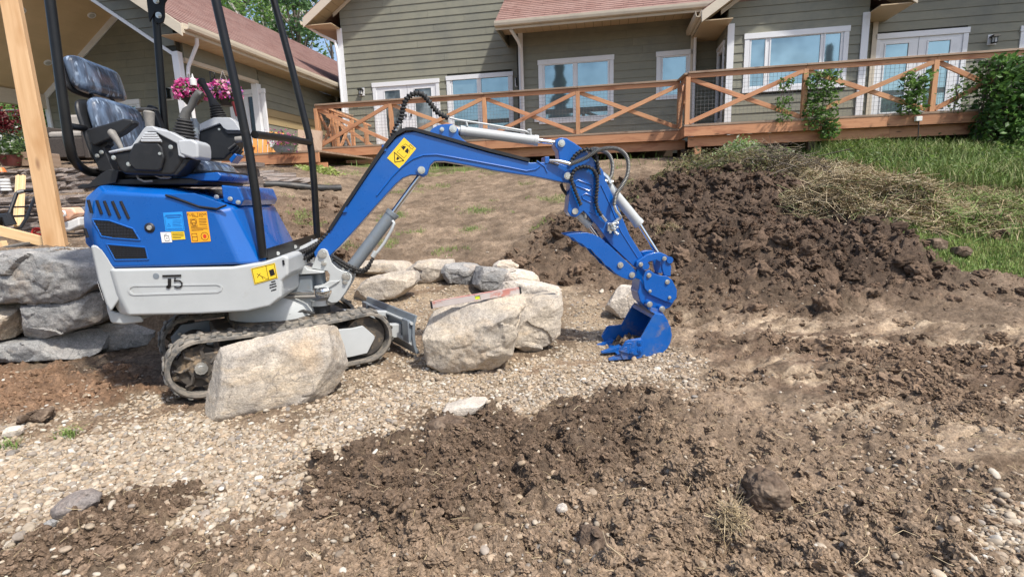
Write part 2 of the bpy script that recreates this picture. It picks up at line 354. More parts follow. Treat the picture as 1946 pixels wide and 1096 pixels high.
def stone(name, a, b, c, d, dirt=(.33, .25, .17)):
    m = bpy.data.materials.new(name); m.use_nodes = True; nt = m.node_tree; p = nt.nodes['Principled BSDF']
    tc = nt.nodes.new('ShaderNodeTexCoord'); C = tc.outputs['Object']
    oi = nt.nodes.new('ShaderNodeObjectInfo'); ad = nt.nodes.new('ShaderNodeVectorMath'); ad.operation = 'ADD'
    cb = nt.nodes.new('ShaderNodeCombineXYZ'); mr = _ramp(nt, oi.outputs['Random'], 0, 1, 0, 40); nt.links.new(mr, cb.inputs[0]); nt.links.new(C, ad.inputs[0]); nt.links.new(cb.outputs[0], ad.inputs[1]); C = ad.outputs[0]
    col = _mix(nt, _ramp(nt, _noise(nt, C, 3.2, 6, .65, (1, 1, 1.7)), .4, .62), a, b)
    col = _mix(nt, _ramp(nt, _noise(nt, C, 5, 8, .7, (.6, .6, 2.2)), .52, .66, 0, .8), col, c)
    col = _mix(nt, _ramp(nt, _noise(nt, C, 2.3, 6, .7), .54, .66, 0, .8), col, dirt)
    col = _mix(nt, _ramp(nt, _noise(nt, C, 26, 8, .75, (1, 1, 2)), .56, .70, 0, .75), col, d)
    col = _mix(nt, 1.0, col, _mix(nt, _ramp(nt, _noise(nt, C, 110, 4, .7), .3, .7), (.66, .66, .67), (1.26, 1.26, 1.25)), 'MULTIPLY'); col = _mix(nt, 1.0, col, _mix(nt, _ramp(nt, _noise(nt, C, 15, 8, .75), .38, .62), (.78, .78, .79), (1.14, 1.14, 1.13)), 'MULTIPLY')
    nzv = nt.nodes.new('ShaderNodeTexNoise'); nzv.inputs['Scale'].default_value = 6; nzv.inputs['Detail'].default_value = 6; nt.links.new(C, nzv.inputs[0]); av = nt.nodes.new('ShaderNodeVectorMath'); av.operation = 'MULTIPLY_ADD'; nt.links.new(nzv.outputs['Color'], av.inputs[0]); av.inputs[1].default_value = (.22, .22, .22); nt.links.new(C, av.inputs[2]); vo = nt.nodes.new('ShaderNodeTexVoronoi'); vo.feature = 'DISTANCE_TO_EDGE'; vo.inputs['Scale'].default_value = 5.5; nt.links.new(av.outputs[0], vo.inputs[0]); crk = _ramp(nt, vo.outputs['Distance'], .0, .022, 1, 0)
    msk = _ramp(nt, _noise(nt, C, 3.7, 4, .6), .5, .62); mm_ = nt.nodes.new('ShaderNodeMath'); mm_.operation = 'MULTIPLY'; nt.links.new(crk, mm_.inputs[0]); nt.links.new(msk, mm_.inputs[1]); col = _mix(nt, mm_.outputs[0], col, d)
    nt.links.new(col, p.inputs['Base Color']); p.inputs['Roughness'].default_value = .9; p.inputs['Specular IOR Level'].default_value = .25
    b = nt.nodes.new('ShaderNodeBump'); b.inputs['Strength'].default_value = .75; b.inputs['Distance'].default_value = .016
    nt.links.new(_noise(nt, C, 12, 12, .7, (1, 1, 1.5)), b.inputs['Height'])
    b2 = nt.nodes.new('ShaderNodeBump'); b2.inputs['Strength'].default_value = .6; b2.inputs['Distance'].default_value = .006; nt.links.new(_noise(nt, C, 70, 6, .7), b2.inputs['Height']); nt.links.new(b.outputs[0], b2.inputs['Normal'])
    nt.links.new(b2.outputs[0], p.inputs['Normal']); return m
MT['stone'] = stone('buff boulder', (.52, .45, .36), (.43, .385, .33), (.58, .47, .34), (.25, .22, .19), (.48, .37, .26))
MT['stonegrey'] = stone('grey boulder', (.27, .27, .265), (.36, .345, .325), (.20, .205, .205), (.12, .12, .12), (.40, .335, .27))
MT['stonewarm'] = stone('warm ledge stone', (.30, .245, .21), (.24, .215, .20), (.36, .29, .24), (.15, .13, .12), (.30, .22, .18))
MT['stonepale'] = stone('pale stone', (.64, .57, .48), (.56, .50, .43), (.68, .60, .50), (.40, .35, .30), (.52, .42, .31))
MT['grass'] = M_('grass blade', (1, 1, 1), (.8, .8, .8), .6, 0, 30, attr='GEOMETRY')
MT['straw'] = M_('dry straw', (1, 1, 1), (.8, .8, .8), .8, 0, 30, attr='GEOMETRY')
def leafm(name):
    m = M_(name, (1, 1, 1), (.75, .78, .7), .5, 0, 8, attr='GEOMETRY'); nt = m.node_tree; p = nt.nodes['Principled BSDF']
    p.inputs['Transmission Weight'].default_value = 0
    tr = nt.nodes.new('ShaderNodeBsdfTranslucent'); mx = nt.nodes.new('ShaderNodeMixShader'); mx.inputs[0].default_value = .45
    out = nt.nodes['Material Output']; src = p.inputs['Base Color'].links[0].from_socket
    nt.links.new(src, tr.inputs[0]); nt.links.new(p.outputs[0], mx.inputs[1]); nt.links.new(tr.outputs[0], mx.inputs[2]); nt.links.new(mx.outputs[0], out.inputs[0]); return m
MT['leaf'] = leafm('leaf')
MT['bark'] = M_('bark', (.16, .13, .10), (.09, .075, .06), .9, 0, 18, .01, 25)
MT['birch'] = M_('birch bark', (.62, .60, .55), (.50, .48, .44), .8, 0, 10, .004, 25, vec=(1, 1, 4), c3=(.06, .055, .05), s3=9)
MT['terracotta'] = M_('glazed red pot', (.12, .035, .03), (.09, .025, .022), .25, 0, 6)
MT['whiteplastic'] = M_('white plastic', (.72, .72, .70), (.66, .66, .64), .4)
MT['sawOrange'] = M_('orange plastic', (.78, .20, .05), (.70, .17, .045), .4)
MT['dullred'] = M_('scuffed red paint', (.50, .16, .13), (.55, .40, .36), .5, 0, 14)
MT['sawPale'] = M_('faded orange plastic', (.74, .36, .20), (.72, .50, .38), .5, 0, 12)
MT['red'] = M_('red plastic', (.62, .05, .04), (.5, .04, .03), .45)
MT['cushion'] = M_('grey cushion', (.36, .33, .29), (.30, .275, .245), .9, 0, 30, .004, 60)
MT['wicker'] = M_('dark wicker', (.075, .06, .05), (.04, .032, .027), .7, 0, 60, .004, 80)
MT['chairwood'] = wood('orange stained chair wood', (.62, .27, .06), (.70, .33, .09), (.52, .20, .05))
MT['wire'] = M_('dark wire', (.03, .03, .03), None, .5, .3)
MT['galv'] = M_('galvanised wire', (.22, .22, .21), None, .5, .5)
MT['concrete'] = M_('concrete', (.45, .43, .40), (.38, .36, .33), .9, 0, 12, .003, 30)
MT['pipe'] = M_('black drain pipe', (.02, .02, .021), (.035, .034, .032), .5, 0, 10, .003, 30, dirt=(.12, .10, .08), dscale=6, dth=(.5, .8))
MT['lantern'] = M_('black lantern metal', (.012, .012, .012), None, .4, .3)
MT['roomglass'] = M_('door glass on a dim room', (.10, .12, .12), (.05, .06, .065), .03, .35, .8, c3=(.34, .37, .36), s3=1.4)
MT['grip'] = M_('dark rubber grip', (.075, .075, .072), (.10, .098, .092), .6, 0, 40, .001, 80)
MT['frosted'] = M_('frosted lamp glass', (.55, .55, .52), None, .25)
MT['alu'] = M_('aluminium level', (.56, .50, .47), (.50, .44, .42), .45, .2, 9, dirt=(.50, .22, .18), dscale=9, dth=(.52, .62))
MT['vial'] = M_('yellow green vial', (.65, .78, .05), None, .2)
MT['whitepost'] = MT['whitetrim']
# ------------------------------------------------------------------ terrain
def sstep(x, a, b):
    t = np.clip((x-a)/(b-a), 0, 1); return t*t*(3-2*t)
PLAT_X = -2.75
def H0(x, y):
    """broad shape of the ground"""
    x = np.asarray(x, float); y = np.asarray(y, float)
    s = x*E_.x + y*E_.y; t = x*N_.x + y*N_.y
    z = np.interp(t, [-50, 1.0, 4.4, 5.4, 7.5, 10.0, 12.2, 13, 30, 60, 600], [-.25, -.02, 0, .10, .62, 1.28, 1.78, 1.85, 2.6, 3.5, 3.5])
    # left plateaus behind the boulder wall and the ledge-stone steps
    wl = 1-sstep(x, -3.0, -2.2)
    lo = np.where(y > 3.95, .80, 0.)
    up = np.interp(y, [3.95, 5.95, 5.97, 6.45, 6.47, 7.5, 9.5, 24, 40, 80], [.80, .80, 1.26, 1.28, 1.58, 1.66, 1.90, 4.0, 8, 14])
    xb = np.where(y < 4.6, -2.95, np.minimum(-2.95, -.60*y)); zl = np.where(y > 3.95, up, 0*z)
    mid = np.maximum(z, up*.0+np.interp(y, [3.9, 5, 7, 9.5, 11, 30], [.05, .35, 1.0, 1.62, 1.85, 3.2]))
    w1 = 1-sstep(x, -4.6+.0*y, -1.2)          # middle strip left of centre climbs earlier
    z = z*(1-w1)+np.maximum(z, mid)*w1
    wl2 = 1-sstep(x, xb, xb+.45)
    z = np.where(y < 10.5, z*(1-wl2)+zl*wl2, z)
    bl = sstep(y, 8.5, 11)*(1-sstep(x, -16, -9)); zz = np.interp(y, [0, 9.5, 24, 40, 80], [1.9, 2.05, 4.2, 8, 14])
    far = (1-sstep(s, -15.5, -13.5))*sstep(y, 8.0, 9.5)
    z = z*(1-far)+zz*far
    # spoil heap on the right
    def heap(cx, cy, ax, ay, ang, h, p=1.6):
        ca, sa = math.cos(ang), math.sin(ang); dx = x-cx; dy = y-cy; q = ((dx*ca+dy*sa)/ax)**2+((-dx*sa+dy*ca)/ay)**2
        return h*np.exp(-q**p)
    hp = np.maximum.reduce([heap(3.0, 7.05, 1.35, .95, -.30, .46), heap(2.0, 7.4, 1.1, .9, 0, .34), heap(4.2, 6.3, 1.25, .8, -.45, .38), heap(3.2, 5.9, 1.9, .9, -.35, .27), heap(1.6, 6.4, 1.1, .9, 0, .24), heap(4.9, 5.5, .9, .5, -.5, .22)])
    hp = np.maximum(hp, heap(3.9, 8.1, 1.2, .9, -.3, .32))
    z = z+hp
    return z
def heapw(x, y):
    dx = x-3.1; dy = y-6.35; ca, sa = math.cos(-.38), math.sin(-.38)
    q = ((dx*ca+dy*sa)/2.75)**2+((-dx*sa+dy*ca)/1.65)**2
    return np.clip(1.25-q, 0, 1)
Z_GRAVEL = [(-400, 830), (0, 815), (150, 790), (320, 770), (380, 800), (520, 800), (640, 775), (700, 730), (800, 715), (880, 720), (980, 690), (1060, 665), (1090, 600), (1060, 545), (1130, 555), (1170, 600), (1140, 640), (1160, 670), (1290, 670), (1330, 720), (1280, 750), (1180, 765), (1120, 740), (1040, 760), (960, 775), (900, 790), (840, 800), (800, 830), (690, 860), (640, 890), (560, 900), (520, 960), (470, 1000), (400, 1030), (330, 1010), (420, 950), (380, 915), (290, 930), (200, 925), (110, 960), (40, 1000), (-400, 1060)]
Z_RING = [(620, 530), (700, 520), (780, 520), (850, 535), (900, 550), (950, 550), (1040, 560), (1080, 600), (1000, 640), (860, 640), (800, 640), (720, 620), (640, 600)]
Z_GR2 = [(1830, 1010), (1870, 970), (1960, 940), (2200, 940), (2200, 1300), (1850, 1300), (1830, 1096)]
Z_GR3 = [(690, 680), (800, 660), (1000, 700), (1060, 670), (1000, 780), (840, 790), (700, 770), (480, 810), (480, 790)]
Z_RED = [(-400, 690), (170, 690), (300, 720), (330, 760), (150, 785), (-400, 815)]
Z_SHADOW = [(150, 670), (300, 665), (330, 740), (230, 730), (150, 700)]  # cast shadow of the excavator, painted as a darker soil patch
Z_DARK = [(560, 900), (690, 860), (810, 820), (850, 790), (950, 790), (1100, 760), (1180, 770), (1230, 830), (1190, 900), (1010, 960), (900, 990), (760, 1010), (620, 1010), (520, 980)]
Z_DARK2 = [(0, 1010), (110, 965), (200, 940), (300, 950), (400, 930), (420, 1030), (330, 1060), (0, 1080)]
Z_TAN = [(1290, 560), (1500, 600), (1700, 600), (1960, 620), (2200, 640), (2200, 1000), (1800, 880), (1500, 790), (1330, 720), (1290, 640)]
Z_TAN2 = [(250, 1096), (600, 1010), (850, 1010), (1000, 960), (1250, 900), (1500, 960), (1750, 1000), (1760, 1200), (250, 1200)]
Z_GRASS = [(1620, 425), (1660, 425), (1760, 440), (1960, 450), (2400, 430), (2400, 560), (1960, 530), (1850, 515), (1740, 480), (1680, 450)]
Z_WEED = [(1560, 300), (1640, 250), (2600, 200), (2600, 480), (1960, 455), (1760, 445), (1640, 430)]
Z_HILL = [(480, 330), (1240, 300), (1200, 420), (1060, 430), (980, 480), (700, 490), (480, 470)]
Z_MOUND = [(440, 370), (640, 385), (700, 500), (440, 500)]
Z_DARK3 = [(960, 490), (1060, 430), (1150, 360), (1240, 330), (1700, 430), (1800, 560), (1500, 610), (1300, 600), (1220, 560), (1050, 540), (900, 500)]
Z_BUMP = [(1290, 640), (1500, 620), (1700, 640), (2200, 700), (2200, 780), (1800, 760), (1500, 740)]
Z_BUMP2 = [(1230, 720), (1330, 740), (1500, 800), (1800, 880), (2200, 1000), (2200, 1200), (1200, 1200), (1100, 960), (1150, 800)]
def zones(x, y, seed=0):
    z = H0(x, y); u, v = proj(x, y, z); n = x.shape
    vis = y > .8
    k = 14+0*u
    acc = {}
    polys = dict(gravel=Z_GRAVEL, ring=Z_RING, gr2=Z_GR2, gr3=Z_GR3, red=Z_RED, shadow=Z_SHADOW, dark=Z_DARK, dark2=Z_DARK2, tan=Z_TAN, tan2=Z_TAN2, grass=Z_GRASS, weed=Z_WEED, hill=Z_HILL, mound=Z_MOUND, dark3=Z_DARK3, bump=Z_BUMP, bump2=Z_BUMP2)
    sc = np.clip(3.0/np.maximum(y, .8), .25, 2.5)
    for j in range(4):
        du = 80*sc*fbm(x*1.9, y*1.9, 4, 30)+130*sc*(vnoise(x*5+j, y*5, 50+j)*.45+vnoise(x*17, y*17, 60+j)*.35); dv = 44*sc*fbm(x*2.1, y*2.1, 4, 40)+60*sc*(vnoise(x*5, y*5+j, 70+j)*.45+vnoise(x*17, y*17, 80+j)*.35)
        for nme, P in polys.items(): acc[nme] = acc.get(nme, 0)+.25*(inpoly(u+du, v+dv, P) & vis)
    return z, acc
C3 = lambda *c: np.array(c)
def terrain():
    ncol, nrow = 760, 900
    ys = np.concatenate([np.linspace(-25, .3, 8), np.geomspace(.75, 17, nrow), np.geomspace(18, 600, 34)])
    q = np.linspace(-1, 1, ncol); q = np.sign(q)*np.abs(q)**1.0*1.42
    Y = np.repeat(ys[:, None], ncol, 1); X = q[None, :]*np.where(Y > .75, Y+.5, 12+0*Y)
    X = np.where(Y > 17, X*(1+(Y-17)/60.), X)
    z, A = zones(X, Y)
    gr = np.clip(A['gravel']+A['ring']+A['gr2']*.6+A['gr3']*.55, 0, 1)
    t = X*N_.x+Y*N_.y; near = sstep(Y, 16, 10)
    hw = heapw(X, Y)
    # colours
    base = C3(.185, .138, .098)*np.ones(X.shape+(3,))
    def lay(c, m, w=1.): 
        nonlocal base; mm = np.clip(m*w, 0, 1)[..., None]; base = base*(1-mm)+np.array(c)*mm
    patch = sstep(fbm(X*1.3, Y*1.3, 5, 4), -.1, .25)
    lay((.27, .205, .148), patch, .7)
    lay((.235, .18, .13), A['hill'], .85); lay((.16, .112, .08), A['mound'], .7)
    lay((.50, .40, .29), A['tan'], .9); lay((.235, .175, .125), A['tan2'], .8); lay((.26, .195, .14), A['bump2'], .65)
    lay((.17, .12, .085), (.6*A['bump']+.7*A['tan'])*sstep(ridged(X*1.3+.4*Y, Y*2.6-.5*X, 4, 143), .05, .45), .8)
    lay((.26, .16, .10), A['red'], .8); lay((.075, .062, .052), A['shadow'], .7)  # reddish soil, then the excavator's shadow put into the ground colour
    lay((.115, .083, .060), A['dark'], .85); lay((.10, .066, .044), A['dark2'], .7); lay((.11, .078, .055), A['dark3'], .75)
    lay((.092, .066, .049), hw*sstep(fbm(X*2.5, Y*2.5, 4, 77), -.75, -.1)*1.6, .95)
    streak = sstep(fbm(X*1.1+Y*2.2, (Y-X*.5)*7.5, 4, 91), .02, .3)*(A['tan']+.4*A['hill'])
    lay((.12, .083, .057), streak, .75)
    lay((.345, .275, .195), gr, .88)
    lay((.20, .14, .095), gr*sstep(fbm(X*2.2, Y*2.2, 5, 19), .12, .34), .75)
    lay((.10, .13, .035), A['grass'], .9); lay((.13, .12, .05), A['weed'], .85)
    gp = sstep(fbm(X*1.4, Y*1.4, 4, 23), .22, .36)*A['hill']; lay((.13, .15, .05), gp, .5)
    farl = ((Y > 12.0)).astype(float); lay((.10, .13, .04), farl, .9)
    s_ = X*E_.x+Y*E_.y
    lay((.15, .112, .08), A['hill']*sstep(fbm((X+Y*.25)*2.2, (Y-X*.2)*6.0, 5, 333), -.02, .22), .7)
    base *= (1+.42*np.clip(fbm(X*2.3, Y*2.3, 5, 301)*1.6, -.7, .7))[..., None]*(1-.25*near[..., None]*0)
    # relief
    cl = np.clip(1-gr, 0, 1)*near
    rough = np.clip(.42+.2*A['bump']+.3*A['bump2']+A['dark']+.9*A['dark2']+.7*A['dark3']+1.0*hw+.45*A['tan2']+.5*A['red']+.9*A['mound']-.12*A['tan']+.22*A['hill'], 0.08, 1.4)*(1-.9*A['grass'])
    d = fbm(X*1.7, Y*1.7, 4, 5)*.06*rough
    lm = np.zeros(X.shape)
    wx = X+.06*vnoise(X*6, Y*6, 61); wy = Y+.06*vnoise(X*6, Y*6, 62)
    big = sstep(fbm(X*1.2, Y*1.2, 3, 66), -.15, .35)
    lm += .085*lumps(wx*4.2, wy*5.0, 1, .55)*np.clip(rough-.35, 0, 1)*(.3+big)
    lm += .042*lumps(wx*9, wy*10, 2, .65)*rough*(.5+.6*big)
    lm += .020*lumps(wx*20, wy*21, 3, .75)*(.25+rough)
    lm += .009*lumps(X*47, Y*47, 4, .8)*(.5+.7*rough)*sstep(Y, 7, 4)
    lm += (.16*lumps(wx*1.9, wy*2.3, 8, .8)+.09*ridged(X*2.1, Y*2.6, 5, 201, .6)+.05*ridged(X*6, Y*7, 4, 211, .65)-.05)*np.clip(hw*1.3, 0, 1)
    rg = ridged(X*5+1.5*Y, Y*8-1.2*X, 5, 221, .62); lm += .030*rough*np.clip(rg, -.6, 1)*(1-.5*A['tan'])+.009*A['tan']*np.clip(ridged((X+.7*Y)*2.2, (Y-.45*X)*8, 5, 231, .6), -.5, 1)
    rb = sstep(ridged(X*1.2+.5*Y, Y*2.4-.6*X, 3, 143), .15, .6)*(A['tan']+A['bump']+.5*A['bump2']); lm += .022*rb*lumps(wx*7, wy*10, 14, .7)+.010*rb*ridged(X*9, Y*13, 4, 241, .6)
    lm += .03*fbm(X*16, Y*16, 4, 9)*rough
    strk = fbm(X*1.1+Y*2.2, (Y-X*.5)*8.0, 4, 91); lm -= .035*sstep(strk, .04, .3)*A['tan']
    lm += .012*fbm((X+Y*.3)*5, (Y-X*.5)*22, 4, 95)*(A['tan']+A['hill'])
    z = z+(d+lm*cl)*near + gr*near*(.010*lumps(X*30, Y*30, 12, .9)+.012*fbm(X*4, Y*4, 3, 13))
    z -= (.022*cl+.012*gr)*near*sstep(Y, 9, 5)
    z -= .075*np.exp(-((X-.70)**2+(Y-3.55)**2)/.30**2)+.02*np.exp(-((X+.35)**2+(Y-3.2)**2)/.4**2)
    # constant factor per vertex, not applied to the colours
    cv = np.ones(X.shape)*1.0
    V = np.stack([X, Y, z], -1).reshape(-1, 3)
    i = np.arange(len(ys)-1)[:, None]*ncol+np.arange(ncol-1)[None, :]; i = i.ravel()
    Fq = np.stack([i, i+1, i+ncol+1, i+ncol], 1)
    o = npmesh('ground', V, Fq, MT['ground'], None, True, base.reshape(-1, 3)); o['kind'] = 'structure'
    # sampler for placing things on it
    return o, ys, q, z, X
ground_o, TY, TQ, TZ, TX = terrain()
def HZ(x, y):
    """height of the finished ground (arrays)"""
    x = np.atleast_1d(np.asarray(x, float)); y = np.atleast_1d(np.asarray(y, float))
    j = np.clip(np.searchsorted(TY, y)-1, 0, len(TY)-2); fy = np.clip((y-TY[j])/(TY[j+1]-TY[j]), 0, 1)
    div = np.where(y > .75, y+.5, 12); qq = x/div; qq = np.where(y > 17, qq/(1+(y-17)/60.), qq)
    k = np.clip(np.searchsorted(TQ, qq)-1, 0, len(TQ)-2); fx = np.clip((qq-TQ[k])/(TQ[k+1]-TQ[k]), 0, 1)
    return (TZ[j, k]*(1-fx)+TZ[j, k+1]*fx)*(1-fy)+(TZ[j+1, k]*(1-fx)+TZ[j+1, k+1]*fx)*fy
def GP(u, v, h=0):
    """point of the ground (raised by h) seen at a photo pixel"""
    d = ray(u, v); o = Vector((0, 0, EYE)); last = None
    for i in range(1, 900):
        k = .8*1.006**i; p = o+d*k
        if p.y > 1 and p.z < float(H0(p.x, p.y))+h: return p
    return p
# ------------------------------------------------------------------ pebbles and clods (uncountable: instanced in one object each)
def scatter_obj(name, P, ROT, SCL, COLS, mat, disp, seed, nvar=5, subdiv=2, nscale=1.6):
    me = bpy.data.meshes.new(name); n = len(P); me.vertices.add(n); me.vertices.foreach_set('co', np.asarray(P, 'f').ravel())
    for nm, arr in (('rot', ROT), ('scl', SCL)):
        a = me.attributes.new(nm, 'FLOAT_VECTOR', 'POINT'); a.data.foreach_set('vector', np.asarray(arr, 'f').ravel())
    a = me.attributes.new('pc', 'FLOAT_VECTOR', 'POINT'); a.data.foreach_set('vector', np.asarray(COLS, 'f').ravel())
    o = bpy.data.objects.new(name, me); COL.objects.link(o)
    ng = bpy.data.node_groups.new(name, 'GeometryNodeTree')
    ng.interface.new_socket('Geometry', in_out='INPUT', socket_type='NodeSocketGeometry'); ng.interface.new_socket('Geometry', in_out='OUTPUT', socket_type='NodeSocketGeometry')
    N = ng.nodes.new; L = ng.links.new; gi = N('NodeGroupInput'); go = N('NodeGroupOutput')
    jn = N('GeometryNodeJoinGeometry')
    for k in range(nvar):
        ic = N('GeometryNodeMeshIcoSphere'); ic.inputs['Subdivisions'].default_value = subdiv; ic.inputs['Radius'].default_value = 1
        pos = N('GeometryNodeInputPosition'); va = N('ShaderNodeVectorMath'); va.operation = 'ADD'; va.inputs[1].default_value = (seed+k*7.3, k*3.1, k*5.7); L(pos.outputs[0], va.inputs[0])
        nz = N('ShaderNodeTexNoise'); nz.inputs['Scale'].default_value = nscale; nz.inputs['Detail'].default_value = 4; L(va.outputs[0], nz.inputs['Vector'])
        mr = N('ShaderNodeMapRange'); mr.inputs[1].default_value = .25; mr.inputs[2].default_value = .75; mr.inputs[3].default_value = 1-disp; mr.inputs[4].default_value = 1+disp; L(nz.outputs[0], mr.inputs[0])
        vs = N('ShaderNodeVectorMath'); vs.operation = 'SCALE'; L(pos.outputs[0], vs.inputs[0]); L(mr.outputs[0], vs.inputs['Scale'])
        sp = N('GeometryNodeSetPosition'); L(ic.outputs[0], sp.inputs[0]); L(vs.outputs[0], sp.inputs['Position'])
        ss = N('GeometryNodeSetShadeSmooth'); L(sp.outputs[0], ss.inputs[0]); ss.inputs['Shade Smooth'].default_value = disp < .6
        sm = N('GeometryNodeSetMaterial'); sm.inputs['Material'].default_value = mat; L(ss.outputs[0], sm.inputs[0])
        g2 = N('GeometryNodeGeometryToInstance'); L(sm.outputs[0], g2.inputs[0]); L(g2.outputs[0], jn.inputs[0])
    iop = N('GeometryNodeInstanceOnPoints'); L(gi.outputs[0], iop.inputs['Points']); L(jn.outputs[0], iop.inputs['Instance']); iop.inputs['Pick Instance'].default_value = True
    for nm, sock in (('rot', 'Rotation'), ('scl', 'Scale')):
        na = N('GeometryNodeInputNamedAttribute'); na.data_type = 'FLOAT_VECTOR'; na.inputs[0].default_value = nm
        if nm == 'rot':
            er = N('FunctionNodeEulerToRotation'); L(na.outputs[0], er.inputs[0]); L(er.outputs[0], iop.inputs[sock])
        else: L(na.outputs[0], iop.inputs[sock])
    ri = N('FunctionNodeRandomValue'); ri.data_type = 'INT'; ri.inputs[4].default_value = 0; ri.inputs[5].default_value = nvar-1; L(ri.outputs[2], iop.inputs['Instance Index'])
    L(iop.outputs[0], go.inputs[0])
    md = o.modifiers.new('scatter', 'NODES'); md.node_group = ng
    me.materials.append(mat); o['kind'] = 'stuff'; return o
def rand_xy(n, y0, y1, q0, q1, power=1.0):
    """random places, denser nearby as the picture resolves more there"""
    a = rng.random(n); y = 1/((1-a)/y0+a/y1); q = rng.uniform(q0, q1, n); return q*y, y
BLK = []      # footprints to keep clear: (cx, cy, r)
def pebbles():
    x, y = rand_xy(230000, 1.15, 8.5, -1.15, 1.15)
    _, A = zones(x, y)
    gr = np.clip(A['gravel']+.95*A['ring']+A['gr2']*.32+A['gr3']*.6, 0, 1)
    gr = gr*np.where(fbm(x*2.2, y*2.2, 5, 19) > .2, .25, 1)
    sprk = .006+.012*A['dark']+.012*A['tan2']+.03*A['dark2']+.005*A['tan']+.012*A['dark3']+.03*A['red']+.02*sstep(fbm(x*1.6, y*1.6, 3, 88), .15, .35)
    dens = np.maximum(gr, sprk)
    keep = rng.random(len(x)) < dens; x, y, gr = x[keep], y[keep], gr[keep]; n = len(x)
    z = HZ(x, y)
    s = np.clip(rng.lognormal(-5.02, .40, n), .003, .019)*np.where(y > 4.5, 1.15, 1)*np.where(gr < .3, 1.05, 1)
    SCL = np.stack([s*rng.uniform(.9, 1.5, n), s*rng.uniform(.75, 1.1, n), s*rng.uniform(.5, .8, n)], 1)
    P = np.stack([x, y, z+SCL[:, 2]*rng.uniform(-.25, .75, n)], 1)
    ROT = np.stack([rng.normal(0, .35, n), rng.normal(0, .35, n), rng.uniform(0, 6.28, n)], 1)
    pal = np.array([(.50, .42, .32), (.44, .35, .25), (.38, .30, .22), (.56, .50, .41), (.34, .29, .24), (.62, .58, .51), (.46, .35, .24), (.28, .25, .22)])
    c = pal[rng.choice(len(pal), n, p=[.24, .21, .19, .09, .08, .03, .13, .03])]*rng.uniform(.62, 1.02, (n, 1))
    o = scatter_obj('gravel', P, ROT, SCL, c, MT['pebble'], .16, 3.); return n
def clods():
    x, y = rand_xy(190000, 1.05, 9.5, -1.25, 1.25)
    z0, A = zones(x, y); hw = heapw(x, y)
    gr = np.clip(A['gravel']+A['ring']+A['gr2']+A['gr3'], 0, 1)
    big = sstep(fbm(x*1.2, y*1.2, 3, 66), -.15, .35)
    rbk = sstep(ridged(x*1.2+.5*y, y*2.4-.6*x, 3, 143), .05, .5)*(A['tan']+A['bump']+.5*A['bump2'])
    w = np.clip(.12+.28*rbk+.15*A['bump2']+.32*A['hill']+.9*A['dark']+.8*A['dark2']+.5*A['dark3']+.9*hw+.65*A['tan2']+.4*A['red']+.35*A['mound']-.14*A['tan'], 0, 1)*(1-.93*gr)*(1-A['grass'])*(.35+.8*big)*(1-.8*A['weed'])
    keep = rng.random(len(x)) < w; x, y = x[keep], y[keep]; A = {k: a[keep] for k, a in A.items()}; hw = hw[keep]; n = len(x)
    z = HZ(x, y); s = np.clip(rng.lognormal(-5.35, .66, n), .0025, .05)*(1+1.8*hw)
    rbk = rbk[keep]; s = np.where(A['hill'] > .5, s*.8, s)*(1+.7*rbk); s = np.minimum(s, np.where(y < 2.6, .020, .05)*rng.uniform(.6, 1.3, n))
    SCL = np.stack([s*rng.uniform(.8, 1.5, n), s*rng.uniform(.7, 1.2, n), s*rng.uniform(.5, .9, n)], 1)
    P = np.stack([x, y, z+SCL[:, 2]*rng.uniform(-.5, .35, n)], 1); ROT = rng.uniform(-3.14, 3.14, (n, 3)); ROT[:, :2] *= .25
    c = np.array((.235, .175, .128))*np.ones((n, 3)); 
    def lay(col, m, k):
        nonlocal c; mm = np.clip(m*k, 0, 1)[:, None]; c = c*(1-mm)+np.array(col)*mm
    lay((.36, .28, .20), A['tan']+A['hill'], .85); lay((.20, .145, .103), rbk, .6); lay((.25, .19, .137), A['tan2']+A['bump2'], .8); lay((.135, .098, .071), A['dark']+.7*A['dark2'], .8); lay((.24, .15, .095), A['red'], .8); lay((.12, .08, .055), A['dark3'], .6); lay((.075, .049, .035), hw, .9)
    c = c*rng.uniform(.72, 1.12, (n, 1))
    scatter_obj('soil_clods', P, ROT, SCL, c, MT['clod'], .65, 9., 10, 3, 2.0)
    # bigger broken lumps lying over the spoil heap and in the churned strips
    x = rng.uniform(-3.2, 7.2, 34000); y = rng.uniform(4.2, 9.4, 34000); hw = heapw(x, y); _, A = zones(x, y); k = rng.random(len(x)) < np.clip(hw*.55+.14*A['dark3']+.07*A['bump']+.22*A['mound'], 0, 1)*(1-A['grass']); x, y, hw = x[k], y[k], hw[k]; n = len(x)
    z = HZ(x, y); hw = np.clip(hw, 0, 1); s = np.clip(rng.lognormal(-4.1, .75, n), .006, .085); SCL = np.stack([s*rng.uniform(.9, 1.6, n), s*rng.uniform(.8, 1.2, n), s*rng.uniform(.55, .9, n)], 1)
    P = np.stack([x, y, z+SCL[:, 2]*rng.uniform(-.6, .3, n)], 1); ROT = rng.uniform(-3.14, 3.14, (n, 3)); ROT[:, :2] *= .3; c = (np.array((.100, .072, .054))*hw[:, None]+np.array((.15, .108, .078))*(1-hw[:, None]))*rng.uniform(.7, 1.3, (n, 1))
    scatter_obj('spoil_lumps', P, ROT, SCL, c, MT['clod'], .52, 31., 9, 4, 1.7)
    return n+len(x)
print('pebbles', pebbles(), 'clods', clods())
